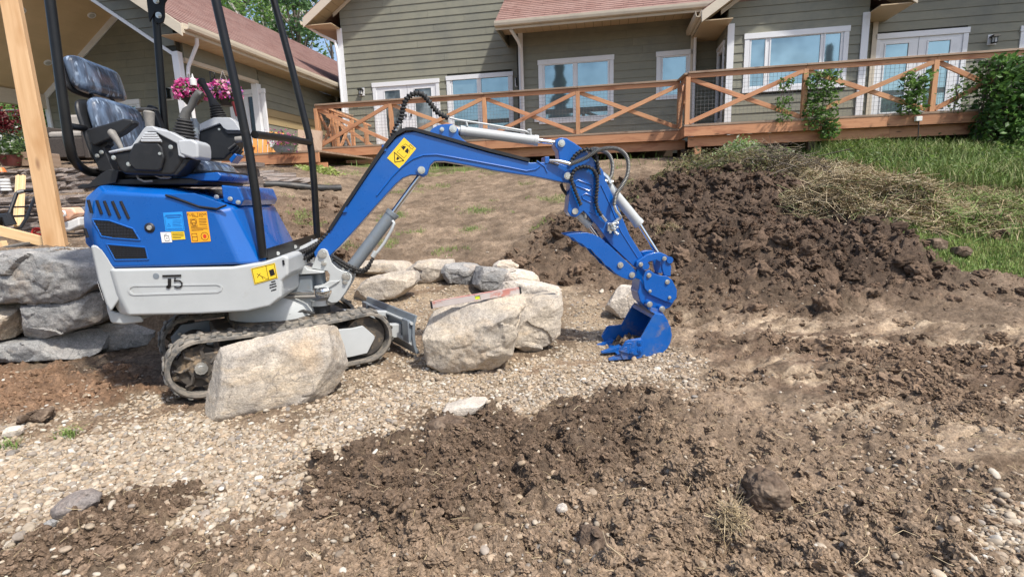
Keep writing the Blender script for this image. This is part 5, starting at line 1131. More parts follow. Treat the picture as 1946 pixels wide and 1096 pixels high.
# ------------------------------------------------------------------ boulders
from mathutils import noise as mn
def resample(P, n):
    P = [Vector(p) for p in P]; m_ = len(P); L = [0]
    for i in range(m_): L.append(L[-1]+(P[(i+1) % m_]-P[i]).length)
    out = []
    for k in range(n):
        d = L[-1]*k/n; i = max(j for j in range(m_) if L[j] <= d+1e-9); f = (d-L[i])/(L[i+1]-L[i]); out.append(P[i].lerp(P[(i+1) % m_], f))
    return out
def boulder(px, base, depth, label, mat='stone', group=None, ang=0., bulge=.05, rough=.02, top=.93, name='boulder', cat='boulder', parent=None, Mp=None, lift=0, seed=None, n=112):
    """px outline of the camera-facing side; base = photo pixel (or world point) where it meets the ground; ang turns that side about z"""
    seed = seed if seed is not None else len(bpy.data.objects)*.37
    bp_ = GP(*base) if len(base) == 2 else Vector(base); nrm_ = Vector((math.sin(ang), -math.cos(ang), 0)); back = -nrm_
    P = resample([hit(u, v, bp_, nrm_) for u, v in px], n); c = sum(P, Vector())/n; P = [c+(p-c)*(1.075 if n > 100 else 1.03) for p in P]
    rings = []; add = rings.append
    size = max((p-c).length for p in P)
    for f, dd in ((.08, -bulge), (.18, -bulge*.98), (.28, -bulge*.96), (.38, -bulge*.92), (.48, -bulge*.87), (.57, -bulge*.80), (.66, -bulge*.71), (.74, -bulge*.61), (.81, -bulge*.5), (.87, -bulge*.38), (.925, -bulge*.24), (.965, -bulge*.1), (.99, .012)): add([c+(p-c)*f-nrm_*(dd+depth*.02) for p in P])
    for f, dd in ((1., .05), (1.01, .14), (1.0, .27), (.99, .42), (.985, .57), (.97, .72), (.94, .86), (.86, .96), (.6, 1.0), (.25, 1.0)):
        add([c+Vector(((p-c).x*f, (p-c).y*f, (p-c).z*(f if (p-c).z < 0 else f*(1-(1-top)*dd))))+back*(depth*dd) for p in P])
    V = [v for r_ in rings for v in r_]; nr = len(rings); F = []
    for i in range(nr-1):
        for k in range(n): F.append((i*n+k, i*n+(k+1) % n, (i+1)*n+(k+1) % n, (i+1)*n+k))
    V.append(sum(rings[0], Vector())/n); V.append(sum(rings[-1], Vector())/n)
    for k in range(n): F.append((len(V)-2, (k+1) % n, k)); F.append((len(V)-1, (nr-1)*n+k, (nr-1)*n+(k+1) % n))
    cc = c+back*depth*.5; W = []
    tm = bpy.data.meshes.new('tmp'); tm.from_pydata([tuple(v) for v in V], [], F); bmm = bmesh.new(); bmm.from_mesh(tm); bmesh.ops.recalc_face_normals(bmm, faces=bmm.faces); bmm.to_mesh(tm); bmm.free()
    to = bpy.data.objects.new('tmp', tm); COL.objects.link(to); rm = to.modifiers.new('r', 'REMESH'); rm.mode = 'VOXEL'; rm.voxel_size = max(size/(46 if n > 100 else 22), .0012)
    ev = to.evaluated_get(bpy.context.evaluated_depsgraph_get()); em = ev.to_mesh(); V = [x.co.copy() for x in em.vertices]; F = [tuple(p.vertices) for p in em.polygons]; ev.to_mesh_clear(); bpy.data.objects.remove(to); bpy.data.meshes.remove(tm)
    for v in V:
        q = v*1.0+Vector((seed*3.1, seed, -seed*1.7)); d = (v-cc); d = d.normalized() if d.length > 1e-6 else Vector((0, 0, 1))
        a = mn.fractal(Vector((q.x, q.y, q.z*1.3))*6.5, .9, 2.1, 5); wq = q+mn.noise_vector(q*5)*.05; vd = mn.voronoi(Vector((wq.x+wq.z*.3, wq.y, wq.z*1.2))*5.0); cell = (vd[0][1]-vd[0][0]); fp = vd[1][0]; hsh = math.sin(fp.x*91.7+fp.y*47.3+fp.z*71.9)
        e = rough*(.55*a+.55*hsh-.5*max(0, .10-cell)*3); e = max(-rough*2.6, min(rough*1.9, e)); W.append(v+d*e)
    rs = random.Random(int(seed*97)); hz = max((p-c).z for p in P); hx_ = max(abs((p-c).dot(Vector((nrm_.y, -nrm_.x, 0)))) for p in P)
    for k in range(24 if mat != 'clodsolo' else 4):
        t_ = Vector((-nrm_.y, nrm_.x, 0)); nn = (nrm_*rs.uniform(-.2, 1.0)+t_*rs.uniform(-1, 1)+Vector((0, 0, rs.uniform(-.7, .9)))).normalized(); sup = max((q-cc).dot(nn) for q in W); off = sup-(rs.uniform(.02, .13)*size if nn.dot(nrm_) < .8 else rs.uniform(.02, .07)*size)
        pass
        W = [q-nn*max(0, (q-cc).dot(nn)-off)*(.97+.03*mn.noise(q*9)) for q in W]
    W = [q+(q-cc).normalized()*(rough*.32*mn.fractal(q*16, .9, 2.2, 4)+rough*.12*mn.noise(q*55)) for q in W]
    m_ = MB(); m_.add(W, F, None, True)
    foot = Vector((cc.x, cc.y, min(w_.z for w_ in W)))
    o = m_.build(name, MT[mat], parent, None, autos=True, anchor=None if parent else foot)
    if parent is None: tag(o, label, cat, group)
    return o
G_ = 'boulders of the fire pit ring'
boulder([(380, 778), (392, 745), (400, 715), (425, 670), (440, 649), (470, 636), (520, 627), (600, 623), (640, 624), (661, 626), (668, 650), (669, 700), (664, 730), (650, 746), (592, 764), (572, 775), (540, 781), (480, 791), (430, 800), (395, 800), (381, 792)], (470, 790), .17, 'large buff boulder leaning against the near track of the excavator', ang=R(30), bulge=.035, rough=.016, seed=1.3)
boulder([(799, 690), (801, 640), (812, 604), (840, 596), (880, 589), (930, 578), (990, 570), (996, 580), (978, 605), (974, 640), (968, 672), (955, 690), (930, 700), (870, 709), (818, 706)], (880, 707), .34, 'big rugged buff boulder with the spirit level resting on top', group=G_, ang=R(-6), bulge=.05, rough=.024, seed=2.7)
boulder([(972, 656), (972, 640), (980, 600), (998, 575), (1040, 566), (1066, 560), (1070, 575), (1064, 640), (1045, 655), (1015, 668), (990, 670)], (1020, 668), .36, 'squared pale boulder immediately right of the one carrying the level', group=G_, ang=R(14), bulge=.02, rough=.018, seed=3.9)
boulder([(948, 560), (955, 545), (985, 540), (1035, 545), (1066, 553), (1066, 590), (1000, 600), (950, 590)], (1005, 610), .34, 'low pale flat boulder behind the spirit level boulder on the right of the ring', mat='stonepale', group=G_, ang=0, bulge=.02, rough=.016, seed=4.4)
boulder([(663, 574), (667, 548), (690, 534), (720, 524), (760, 520), (785, 519), (789, 523), (776, 548), (752, 566), (715, 575)], (715, 574), .30, 'wedge shaped buff boulder just behind the dozer blade, inside the ring', group=G_, ang=R(-8), bulge=.03, rough=.016, seed=5.2)
boulder([(628, 512), (640, 503), (700, 499), (750, 500), (790, 508), (782, 524), (700, 528), (635, 524)], (700, 528), .35, 'long low pale boulder at the back left of the ring, behind the boom cylinder', group=G_, bulge=.03, rough=.016, seed=6.1)
boulder([(768, 515), (785, 502), (815, 498), (856, 499), (858, 508), (846, 534), (820, 539), (796, 538), (778, 530)], (810, 538), .36, 'rounded buff boulder at the back of the ring, left of the square grey one', group=G_, ang=R(-5), bulge=.05, rough=.018, seed=7.7)
boulder([(840, 515), (846, 505), (880, 503), (904, 506), (912, 512), (906, 530), (901, 543), (880, 541), (860, 538), (842, 535)], (880, 541), .36, 'squarish grey boulder at the back centre of the ring', mat='stonegrey', group=G_, bulge=.02, rough=.016, seed=8.8)
boulder([(904, 542), (907, 525), (911, 510), (940, 512), (968, 517), (975, 530), (966, 548), (948, 555), (925, 556)], (935, 556), .34, 'dark grey faceted boulder at the back right of the ring', mat='stonegrey', group=G_, ang=R(12), bulge=.02, rough=.018, seed=9.3)
boulder([(962, 545), (970, 522), (990, 514), (1020, 519), (1024, 530), (1026, 545), (1005, 552), (975, 555)], (1000, 553), .42, 'pale boulder between the dark grey one and the spirit level boulder', mat='stonepale', group=G_, ang=R(20), bulge=.03, rough=.018, seed=10.9)
boulder([(937, 505), (948, 498), (970, 497), (985, 505), (985, 516), (960, 518), (940, 514)], (960, 520), .25, 'small cap stone lying behind the dark grey boulder', mat='stonepale', group=G_, bulge=.02, rough=.012, seed=11.9)
boulder([(1150, 592), (1160, 575), (1172, 556), (1182, 547), (1214, 543), (1222, 560), (1214, 590), (1195, 606), (1165, 602)], (1185, 606), .16, 'pale flat stone tilted in the soil just behind the bucket', mat='stonepale', ang=R(-10), bulge=.02, rough=.010, seed=12.4)
boulder([(833, 795), (845, 783), (880, 772), (912, 766), (926, 769), (928, 776), (900, 788), (860, 797)], (880, 800), .14, 'thin pale slab poking out of the soil in the foreground', mat='stonepale', cat='stone', name='stone_slab', bulge=.01, rough=.002, seed=13.1)
boulder([(0, 824), (4, 816), (20, 814), (31, 819), (30, 829), (14, 834), (2, 832)], (15, 834), .05, 'smooth white stone at the left edge of the gravel', mat='stonepale', cat='stone', name='stone', bulge=.01, rough=.003, seed=14.1, n=40)
boulder([(88, 985), (92, 965), (110, 952), (140, 948), (163, 957), (165, 972), (150, 985), (120, 993), (98, 993)], (125, 992), .09, 'muddy brown lump of stone lying low in the left foreground', mat='stonewarm', cat='stone', name='stone', bulge=.02, rough=.008, seed=15.1, n=60)
boulder([(77, 1000), (84, 993), (97, 997), (96, 1006), (84, 1011)], (88, 1011), .03, 'small slate grey pebble below the muddy brown stone', mat='stonegrey', cat='stone', name='stone', bulge=.005, rough=.002, seed=16.1, n=40)
boulder([(118, 1022), (122, 1012), (135, 1008), (142, 1013), (138, 1024), (126, 1029)], (130, 1028), .04, 'pale flat cobble beside the slate grey pebble', mat='stonepale', cat='stone', name='stone', bulge=.008, rough=.003, seed=17.1, n=40)
boulder([(1056, 972), (1060, 965), (1072, 960), (1080, 966), (1078, 975), (1066, 979)], (1068, 979), .03, 'small rounded white cobble in the middle of the dark foreground soil', mat='stonepale', cat='stone', name='stone', bulge=.008, rough=.002, seed=18.1, n=40)
def clod(px, base, label, seed, depth=.09, rough=.036): return boulder(px, base, depth, label, mat='clodsolo', cat='soil clod', name='soil_clod', group='large soil clods', bulge=.02, rough=rough, seed=seed, n=101, top=.7)
clod([(1440, 955), (1438, 930), (1452, 912), (1476, 910), (1492, 932), (1488, 960), (1465, 976)], (1465, 982), 'large dark soil clod standing alone in the right foreground', 21.)
clod([(40, 800), (46, 786), (66, 778), (88, 784), (86, 798), (62, 807)], (64, 807), 'dark brown soil clod on the reddish soil at far left', 22.)
clod([(810, 832), (815, 812), (840, 800), (880, 802), (895, 818), (880, 835), (845, 840)], (850, 840), 'brown soil clod beside the thin pale slab', 23.)
clod([(1100, 1056), (1104, 1020), (1130, 1008), (1155, 1018), (1160, 1045), (1130, 1062)], (1130, 1062), 'rounded tan soil clod at the bottom centre of the picture', 24.)
clod([(1515, 478), (1520, 458), (1540, 452), (1556, 460), (1552, 478)], (1535, 479), 'blocky dark clod at the edge of the grass, top of the spoil slope', 25., .15) if False else None
clod([(1770, 470), (1774, 456), (1790, 452), (1803, 460), (1800, 474), (1785, 478)], (1786, 478), 'blocky dark clod lying at the edge of the bright grass', 26., .14, .012)
clod([(1818, 482), (1824, 470), (1840, 468), (1850, 476), (1846, 486), (1830, 489)], (1834, 489), 'smaller dark clod on the grass right of the blocky one', 27., .12, .010)
# ------------------------------------------------------------------ retaining wall of stacked boulders at left
wl_ = empty('boulder_retaining_wall', frame_at((-3.4, 3.8, 0)), 'dry stacked grey boulder retaining wall behind the excavator tail', 'retaining wall')
YW = 3.76
def wstone(px, y, depth, mat, seed, rough=.028, bulge=.05): 
    b0_ = Vector((0, y, 0)); o = boulder(px, (0, y, 0), depth, None, mat=mat, bulge=bulge, rough=rough, parent=None, seed=seed, name='wall_boulder', cat=None, ang=R(2))
    for k in ('label', 'category', 'group'): 
        if k in o: del o[k]
    o.parent = wl_; o.matrix_parent_inverse = WM[wl_.name].inverted(); return o
wstone([(-95, 486), (0, 486), (60, 484), (120, 482), (164, 484), (178, 502), (186, 540), (176, 556), (110, 572), (55, 577), (20, 574), (-95, 572)], YW-.02, .62, 'stonegrey', 31.)
wstone([(-90, 588), (-20, 586), (9, 587), (10, 600), (7, 640), (-2, 648), (-90, 652)], YW+.02, .5, 'stone', 32.)
wstone([(12, 592), (24, 584), (70, 582), (120, 576), (165, 560), (184, 560), (188, 575), (184, 595), (166, 616), (140, 626), (70, 642), (20, 652), (12, 640)], YW, .5, 'stonegrey', 33., .020, .03)
wstone([(-90, 660), (0, 656), (60, 650), (125, 638), (146, 642), (158, 655), (160, 676), (110, 690), (0, 695), (-90, 697)], YW, .5, 'stonegrey', 34., .020, .03)
wstone([(150, 642), (162, 624), (200, 616), (262, 612), (300, 618), (305, 650), (260, 660), (200, 669), (165, 667)], 4.02, .5, 'stonegrey', 35., .02, .03)
wstone([(176, 575), (200, 560), (280, 556), (340, 560), (340, 610), (260, 614), (190, 618)], 4.12, .5, 'stonegrey', 36., .02, .03)
wstone([(176, 500), (200, 490), (300, 486), (340, 500), (340, 556), (250, 560), (185, 560)], 4.15, .5, 'stonegrey', 37., .02, .03)
# ------------------------------------------------------------------ ledge-stone steps behind
lw = empty('ledge_stone_wall', frame_at((-5, 5.95, .8)), 'two tier dry laid ledge stone retaining wall behind the timber post', 'retaining wall')
srcs = []
def ledge_src(seed):
    m_ = MB(); nx, nz = 6, 3; V = []; rr = random.Random(seed)
    idx = {}
    def P(i, j, k):
        key = (i, j, k)
        if key not in idx:
            x = i/nx-.5; y = -.5 if k == 0 else .5; z = j/nz-.5
            e = 1-.10*(abs(2*x)**6+abs(2*z)**4)
            idx[key] = len(V); V.append((x*.985+rr.uniform(-.012, .012), y*(e if k == 0 else 1)+(rr.uniform(-.09, .05) if k == 0 else 0), z*(.96)+rr.uniform(-.03, .03)))
        return idx[key]
    F = []
    for i in range(nx):
        for j in range(nz): F.append((P(i, j, 0), P(i+1, j, 0), P(i+1, j+1, 0), P(i, j+1, 0)))
        F.append((P(i, 0, 1), P(i+1, 0, 1), P(i+1, 0, 0), P(i, 0, 0))); F.append((P(i, nz, 0), P(i+1, nz, 0), P(i+1, nz, 1), P(i, nz, 1)))
    for j in range(nz): F.append((P(0, j, 1), P(0, j, 0), P(0, j+1, 0), P(0, j+1, 1))); F.append((P(nx, j, 0), P(nx, j, 1), P(nx, j+1, 1), P(nx, j+1, 0)))
    m_.add(V, F); return m_
def course(y, z0, z1, x0, x1, seed, hs, lens=(.25, .65)):
    rr = random.Random(seed); z = z0
    for h in hs:
        x = x0+rr.uniform(-.3, 0)
        while x < x1:
            L = rr.uniform(*lens)
            if not srcs or len(srcs) < 8: o = ledge_src(len(srcs)+5).build('ledge_stone', MT['stonewarm'], lw, frame_at((0, 0, 0)) @ WM[lw.name], bevel=.0); srcs.append(o)
            else: o = rr.choice(srcs).copy(); COL.objects.link(o); o.parent = lw
            o.location = (x+L/2+5, y+.17-5.95+rr.uniform(-.02, .02), z+h/2-.8); o.scale = (L*.985, .34, h*.97); o.rotation_euler = (0, rr.uniform(-.012, .012), rr.uniform(-.03, .03))
            x += L
        z += h
course(5.93, .78, 0, -7.6, -3.3, 3, (.10, .09, .11, .085, .09))
course(6.42, 1.24, 0, -8.0, -3.3, 8, (.09, .10, .10, .06))
FL_ = ['nearest the roll bar', 'second from the roll bar', 'in the middle, upper', 'in the middle, lower', 'farthest right and lowest', 'just above the drain pipe']
for i, (u, v) in enumerate(((450, 322), (485, 328), (520, 333), (470, 336), (540, 341), (505, 345))):
    p = GP(u, v+6); o = srcs[i % 8].copy(); COL.objects.link(o); o.name = 'flat_stone'; o.parent = None; o.matrix_world = Matrix.Translation(p+Vector((0, 0, .03))) @ Matrix.Rotation(.2*i, 4, 'Z') @ Matrix.Diagonal((.75, .5, .10, 1)); tag(o, 'flat pale stone below the low platform, '+FL_[i], 'stone', 'flat stones below the platform')
# ------------------------------------------------------------------ mini excavator (frame: a forward, b to its left, z up)
ex = empty('mini_excavator', MM, 'blue and light grey mini excavator with black roll bar, its boom reaching right over boulders', 'excavator')
def X(mb, name, mat, par=ex, M=MM, **k): return mb.build(name, MT[mat], par, M, **k)
def MPp(u, v, b): return tuple(MP(u, v, b))
cA = crop(3.654, 0, 0); cB = crop(3.654, 0, 280); cC = crop(3.224, 200, 480); cE = crop(4.06, 500, 350); cF = crop(3.6525, 850, 200); cG = crop(3.914, 1030, 420)
cK = crop(5.406, 740, 160); cL = crop(5.48, 1040, 250); cN = crop(7.306, 540, 470); cP = crop(6.85, 150, 200); cQ = crop(5.22, 300, 150); cU = crop(5.22, 260, 580)
cV = crop(7.83, 600, 560); cS = crop(8.43, 120, 100); c4 = crop(3.916, 0, 440); cD_ = crop(10.957, 290, 380); c1 = crop(1, 0, 0); cY = crop(13.7, 720, 250); cW = crop(15.66, 470, 490)
def lat(pts, b): return [(p[0], b, p[2]) for p in pts]
def bolt(par, p, r=.011, h=.012, side=-1, mat='zinc'):
    b = MB(); a, bb, z = p
    b.tube([(a, bb, z), (a, bb+side*h*.35, z)], r*1.35, 14); n = 6
    hx = [(a+math.cos(k*math.pi/3+.3)*r, bb+side*h*.35, z+math.sin(k*math.pi/3+.3)*r) for k in range(n)]; b.prism(hx, [(q[0], bb+side*h, q[2]) for q in hx])
    b.tube([(a, bb+side*h, z), (a, bb+side*h*1.15, z)], r*.45, 8); return X(b, 'bolt', mat, par)
# ---- upper body -----------------------------------------------------
NB = -.46
def body_loft(near, stations, name, mat, bevel=.02, par=ex, seg=3):
    """near: outline at b=NB; stations: (b, rear growth, front growth, top growth)"""
    amin = min(p[0] for p in near); amax = max(p[0] for p in near); zmin = min(p[2] for p in near); zmax = max(p[2] for p in near)
    outs = []
    for (b, gr, gf, gt) in stations:
        o = []
        for p in near:
            fa = (p[0]-amin)/(amax-amin); fz = (p[2]-zmin)/(zmax-zmin); wr = max(0, 1-fa*3.2); wf = max(0, (fa-.62)/.38); wt = max(0, (fz-.45)/.55)
            o.append((p[0]-gr*wr+gf*wf, b, p[2]+gt*wt))
        outs.append(o)
    m_ = MB(); m_.loft(outs); return X(m_, name, mat, par, bevel=bevel, seg=seg)
hood = c1([(178, 384), (197, 364), (312, 371), (410, 402), (432, 450), (455, 503), (330, 507), (213, 510), (196, 484), (180, 463), (176, 420)], NB)
hd = body_loft(hood, [(NB, 0, 0, 0), (-.40, .085, .10, .035), (-.28, .13, .13, .045), (.28, .13, .13, .045), (.40, .08, .08, .03), (-NB, 0, 0, 0)], 'hood', 'blue', .018)
skirt = c1([(212, 511), (330, 509), (440, 507), (500, 498), (538, 484.5), (548, 489), (548, 523), (536, 534), (535, 565), (513, 582), (470, 592), (380, 597), (246, 600), (226, 560)], NB-.012)
sk = body_loft(skirt, [(NB-.012, 0, 0, 0), (-.41, .10, 0, 0), (-.30, .155, 0, 0), (.30, .155, 0, 0), (.41, .10, 0, 0), (-NB+.012, 0, 0, 0)], 'counterweight_skirt', 'grey', .022)
# raised rear rim of the skirt climbing beside the hood
rim = c1([(167, 466), (177, 464), (190, 473), (201, 489), (213, 510), (226, 560), (205, 590), (196, 575), (181, 530)], -.40)
m_ = MB(); m_.loft([[(p[0]+.05, NB+.0, p[2]) for p in rim], [(p[0], -.38, p[2]) for p in rim], [(p[0]-.05, -.25, p[2]) for p in rim], [(p[0]-.05, .25, p[2]) for p in rim], [(p[0], .38, p[2]) for p in rim], [(p[0]+.05, -NB, p[2]) for p in rim]])
X(m_, 'tail_rim', 'grey', bevel=.02, seg=3)
low = c1([(196, 577), (210, 590), (262, 598), (268, 610), (228, 615), (205, 612), (198, 590)], -.36)
m_ = MB(); m_.loft([[(p[0]+.04, -.40, p[2]) for p in low], lat(low, -.33), lat(low, .33), [(p[0]+.04, .40, p[2]) for p in low]]); X(m_, 'lower_counterweight', 'grey', bevel=.015)
# white label and slot recess on the skirt
def decal(corners, name, mat, par, off=.0022, b=None):
    c = [Vector(p) for p in corners]; n = (c[1]-c[0]).cross(c[3]-c[0]).normalized(); n = n if n.y < 0 else -n
    m_ = MB(); m_.prism([p+n*(off-.0010) for p in c], [p+n*off for p in c]); return X(m_, name, mat, par), c, n
sf = lambda u, v, o=0: Vector(MPp(u, v, NB-.012-o)); hf = lambda u, v, o=0: Vector(MPp(u, v, NB-o))
b = MB(); q = [cC([(x, y)], NB-.0125)[0] for x, y in ((160, 197), (690, 192), (712, 200), (720, 212), (715, 232), (690, 245), (175, 262), (150, 252), (138, 232), (140, 210))]
ringo = [(p[0], NB-.0155, p[2]) for p in q]; cen = Vector((sum(p[0] for p in q)/10, 0, sum(p[2] for p in q)/10)); ri = [(p[0]+(cen.x-p[0])*.02+(.006 if p[0] < cen.x else -.006), NB-.0155, cen.z+(p[2]-cen.z)*.72) for p in q]
rb = [(p[0], NB-.0125, p[2]) for p in q]; n = len(q)
b.add(ringo+ri+rb+[(p[0], NB-.0122, p[2]) for p in ri], [(i, (i+1) % n, n+(i+1) % n, n+i) for i in range(n)]+[(i, (i+1) % n, 2*n+(i+1) % n, 2*n+i) for i in range(n)]+[(n+i, n+(i+1) % n, 3*n+(i+1) % n, 3*n+i) for i in range(n)])
X(b, 'pressed_slot', 'grey', sk, autos=True)
# J5 mark: bar, hooked J and 5
mk = MB(); bb_ = NB-.0165
def stroke(pts, w, cropf=cC, dep=.0016):
    P = [cropf([p], bb_)[0] for p in pts]
    for i in range(len(P)-1): mk.beam((P[i][0], bb_, P[i][2]), (P[i+1][0], bb_, P[i+1][2]), dep, w, (0, 1, 0)) if False else mk.prism(*_seg(P[i], P[i+1], w, dep))
def _seg(p, q, w, dep):
    p = Vector((p[0], 0, p[2])); q = Vector((q[0], 0, q[2])); d = (q-p).normalized(); x = Vector((-d.z, 0, d.x))*w/2; p = p-d*w*.2; q = q+d*w*.2
    c = [p-x, q-x, q+x, p+x]; return [(v.x, bb_, v.z) for v in c], [(v.x, bb_-dep, v.z) for v in c]
stroke([(353, 143), (463, 140)], .011)
stroke([(394, 162), (394, 180), (394, 203)], .017); stroke([(394, 203), (388, 212), (378, 208)], .015)
stroke([(429, 155), (425, 176)], .007); stroke([(425, 176), (440, 170), (458, 173), (470, 185), (470, 200), (460, 212), (440, 214), (425, 208)], .007)
X(mk, 'model_mark', 'inkdark', sk)
b = MB(); c = cC([(312, 143)], NB-.012)[0]; b.tube([(c[0], NB-.012, c[2]), (c[0], NB-.014, c[2])], .016, 16); X(b, 'plug_hole', 'steelgrey', sk)
for i, (x0, y0, x1, y1) in enumerate(((1018, 180, 1042, 174), (1008, 199, 1046, 188), (1008, 215, 1050, 203), (1018, 232, 1048, 223))):
    p = cC([(x0, y0), (x1, y1)], NB-.0125); b = MB(); b.tube([(p[0][0], NB-.0125, p[0][2]), (p[1][0], NB-.0125, p[1][2])], .0035, 6); X(b, 'vent_slot', 'blackhole', sk)
p = cC([(1092, 60)], NB-.0125)[0]; b = MB(); b.tube([(p[0], NB-.0125, p[2]-.014), (p[0], NB-.0125, p[2]+.014)], .006, 8); X(b, 'vent_slot', 'blackhole', sk)
# yellow warning decal on the skirt
yc = [cC([p], NB-.0125)[0] for p in ((893, 97), (1040, 62), (1058, 155), (915, 195))]; dy, cc, nn = decal(yc, 'warning_decal', 'yellow', sk, .0025)
def ink(par, quadpts, parts, mat='inkdark', name='printed_mark', off=.0033, w=.003):
    """line art laid on a decal: quadpts 4 corners (tl,tr,br,bl); parts = list of polylines / ('fill', poly) in 0..1 coordinates (x right, y down)"""
    tl, tr, br, bl = [Vector(p) for p in quadpts]; n = (tr-tl).cross(bl-tl).normalized(); n = n if n.y < 0 else -n
    P = lambda x, y: tl.lerp(tr, x).lerp(bl.lerp(br, x), y)+n*off
    m_ = MB()
    for it in parts:
        if it[0] == 'fill':
            pts = [P(*q) for q in it[1]]; m_.add(pts, [tuple(range(len(pts)))])
        else:
            ww = w
            if it[0] == 'w': ww = it[1]; it = it[2]
            for i in range(len(it)-1):
                a, c = P(*it[i]), P(*it[i+1]); d = (c-a)
                if d.length < 1e-6: continue
                d.normalize(); x = n.cross(d)*ww/2; a = a-d*ww*.3; c = c+d*ww*.3; m_.add([a-x, c-x, c+x, a+x], [(0, 1, 2, 3)])
    return X(m_, name, mat, par, recalc=False)
def rect(a, b_, c, d): return [(a, b_), (c, b_), (c, d), (a, d), (a, b_)]
def circ(x, y, rx, ry, n=16): return [(x+rx*math.cos(2*math.pi*i/n), y+ry*math.sin(2*math.pi*i/n)) for i in range(n+1)]
ink(dy, cc, [rect(.04, .05, .62, .95), rect(.62, .05, .96, .95), [(.2, .4), (.36, .62), (.5, .78)], [(.18, .62), (.34, .42)], [(.4, .82), (.36, .62)], [(.48, .88), (.75-.15, .86)], ('fill', [(.7, .38), (.9, .34), (.92, .74), (.72, .78)])], w=.0025)
_r0, _r1 = c1([(171, 500), (199, 583)], -.40)
def _rp(z, f): k = (z-_r0[2])/(_r1[2]-_r0[2]); x = _r0[0]+(_r1[0]-_r0[0])*k; return (x+.05*f, -.38+(NB+.38)*f, z)
_zt, _zb = MP(184, 535, -.42)[2], MP(190, 568, -.42)[2]
wc = [_rp(_zt, .12), _rp(_zt, .95), _rp(_zb, .95), _rp(_zb, .12)]
dw, wcc, nn = decal(wc, 'white_label', 'whitedecal', sk, .006)
ink(dw, wcc, [[(.12, y), (.85, y)] for y in (.15, .27, .39, .51, .63, .75, .87)], 'inkblue', off=.0068, w=.0022)
# ---- hood details ------------------------------------------------------
def hslot(p0, p1, r): 
    a, c = cB([p0, p1], NB-.001); b = MB(); b.tube([(a[0], NB-.0005, a[2]), (c[0], NB-.0005, c[2])], r, 8); X(b, 'vent_slot', 'blackhole', hd)
for (x0, y0, x1, y1) in ((672, 368, 706, 462), (724, 372, 764, 472), (780, 374, 832, 492), (838, 374, 894, 494)): hslot((x0, y0), (x1, y1), .0075)
a, c = cB([(628, 365), (652, 455)], -.44); b = MB(); b.tube([(a[0], -.458, a[2]), (c[0], -.458, c[2])], .008, 8); X(b, 'vent_slot', 'blackhole', hd)
a, c = cB([(606, 560), (628, 625)], -.43); b = MB(); b.tube([(a[0], -.452, a[2]), (c[0], -.452, c[2])], .008, 8); X(b, 'vent_slot', 'blackhole', hd)
def grille(pts, rows, cols):
    P = [cB([p], NB-.002)[0] for p in pts]; n = len(P); m_ = MB(); m_.prism([(p[0], NB+.001, p[2]) for p in P], [(p[0], NB-.0015, p[2]) for p in P]); g = X(m_, 'vent_grille', 'darkgrille', hd)
    cx = sum(p[0] for p in P)/n; cz = sum(p[2] for p in P)/n
    fr = MB()
    for i in range(n): fr.tube([(P[i][0], NB-.001, P[i][2]), (P[(i+1) % n][0], NB-.001, P[(i+1) % n][2])], .005, 6)
    X(fr, 'grille_rim', 'blue', g)
    xs = [p[0] for p in P]; zs = [p[2] for p in P]; m_ = MB()
    def span(axis, val):
        r = []
        for i in range(n):
            p, q = P[i], P[(i+1) % n]; a0, a1 = (p[2], q[2]) if axis == 'z' else (p[0], q[0]); c0, c1 = (p[0], q[0]) if axis == 'z' else (p[2], q[2])
            if (a0 <= val < a1) or (a1 <= val < a0): r.append(c0+(c1-c0)*(val-a0)/(a1-a0))
        return sorted(r)
    for k in range(1, rows):
        z = min(zs)+(max(zs)-min(zs))*k/rows; s = span('z', z)
        if len(s) == 2: m_.beam((s[0], NB-.003, z+.004), (s[1], NB-.003, z-.004), .003, .0035)
    for k in range(1, cols):
        x = min(xs)+(max(xs)-min(xs))*k/cols; s = span('x', x)
        if len(s) == 2: m_.beam((x-.006, NB-.003, s[0]), (x+.006, NB-.003, s[1]), .0022, .0022, (1, 0, 0))
    X(m_, 'grille_bars', 'plastic', g)
grille([(640, 500), (760, 508), (925, 565), (972, 645), (790, 632), (705, 618)], 7, 14)
grille([(740, 672), (1010, 694), (1030, 778), (800, 782)], 8, 12)
p = cB([(1040, 558)], NB)[0]
b = MB(); b.tube([(p[0], NB+.0, p[2]), (p[0], NB-.004, p[2]), (p[0], NB-.004, p[2])], [.027, .026, .018], 20); lk = X(b, 'lock_ring', 'darkgrille', hd)
b = MB(); b.tube([(p[0], NB-.004, p[2]), (p[0], NB-.009, p[2])], [.014, .012], 16); X(b, 'lock', 'zinc', lk)
# latch recess on the sloping shoulder
lp = cB([(1155, 325), (1345, 318), (1575, 402), (1512, 425), (1380, 408)], NB); 
b = MB(); b.loft([[(p[0], NB+.005-.0, p[2]) for p in lp], [(p[0]+.004, NB-.002, p[2]) for p in lp]]); lt = X(b, 'latch_recess', 'blue', hd, bevel=.004)
ll = [cB([q], NB-.003)[0] for q in ((1150, 332), (1260, 368), (1380, 412), (1508, 428), (1572, 402))]
b = MB(); b.tube([(p[0], NB-.004, p[2]) for p in ll], .006, 8); X(b, 'latch_gap', 'blackhole', hd)
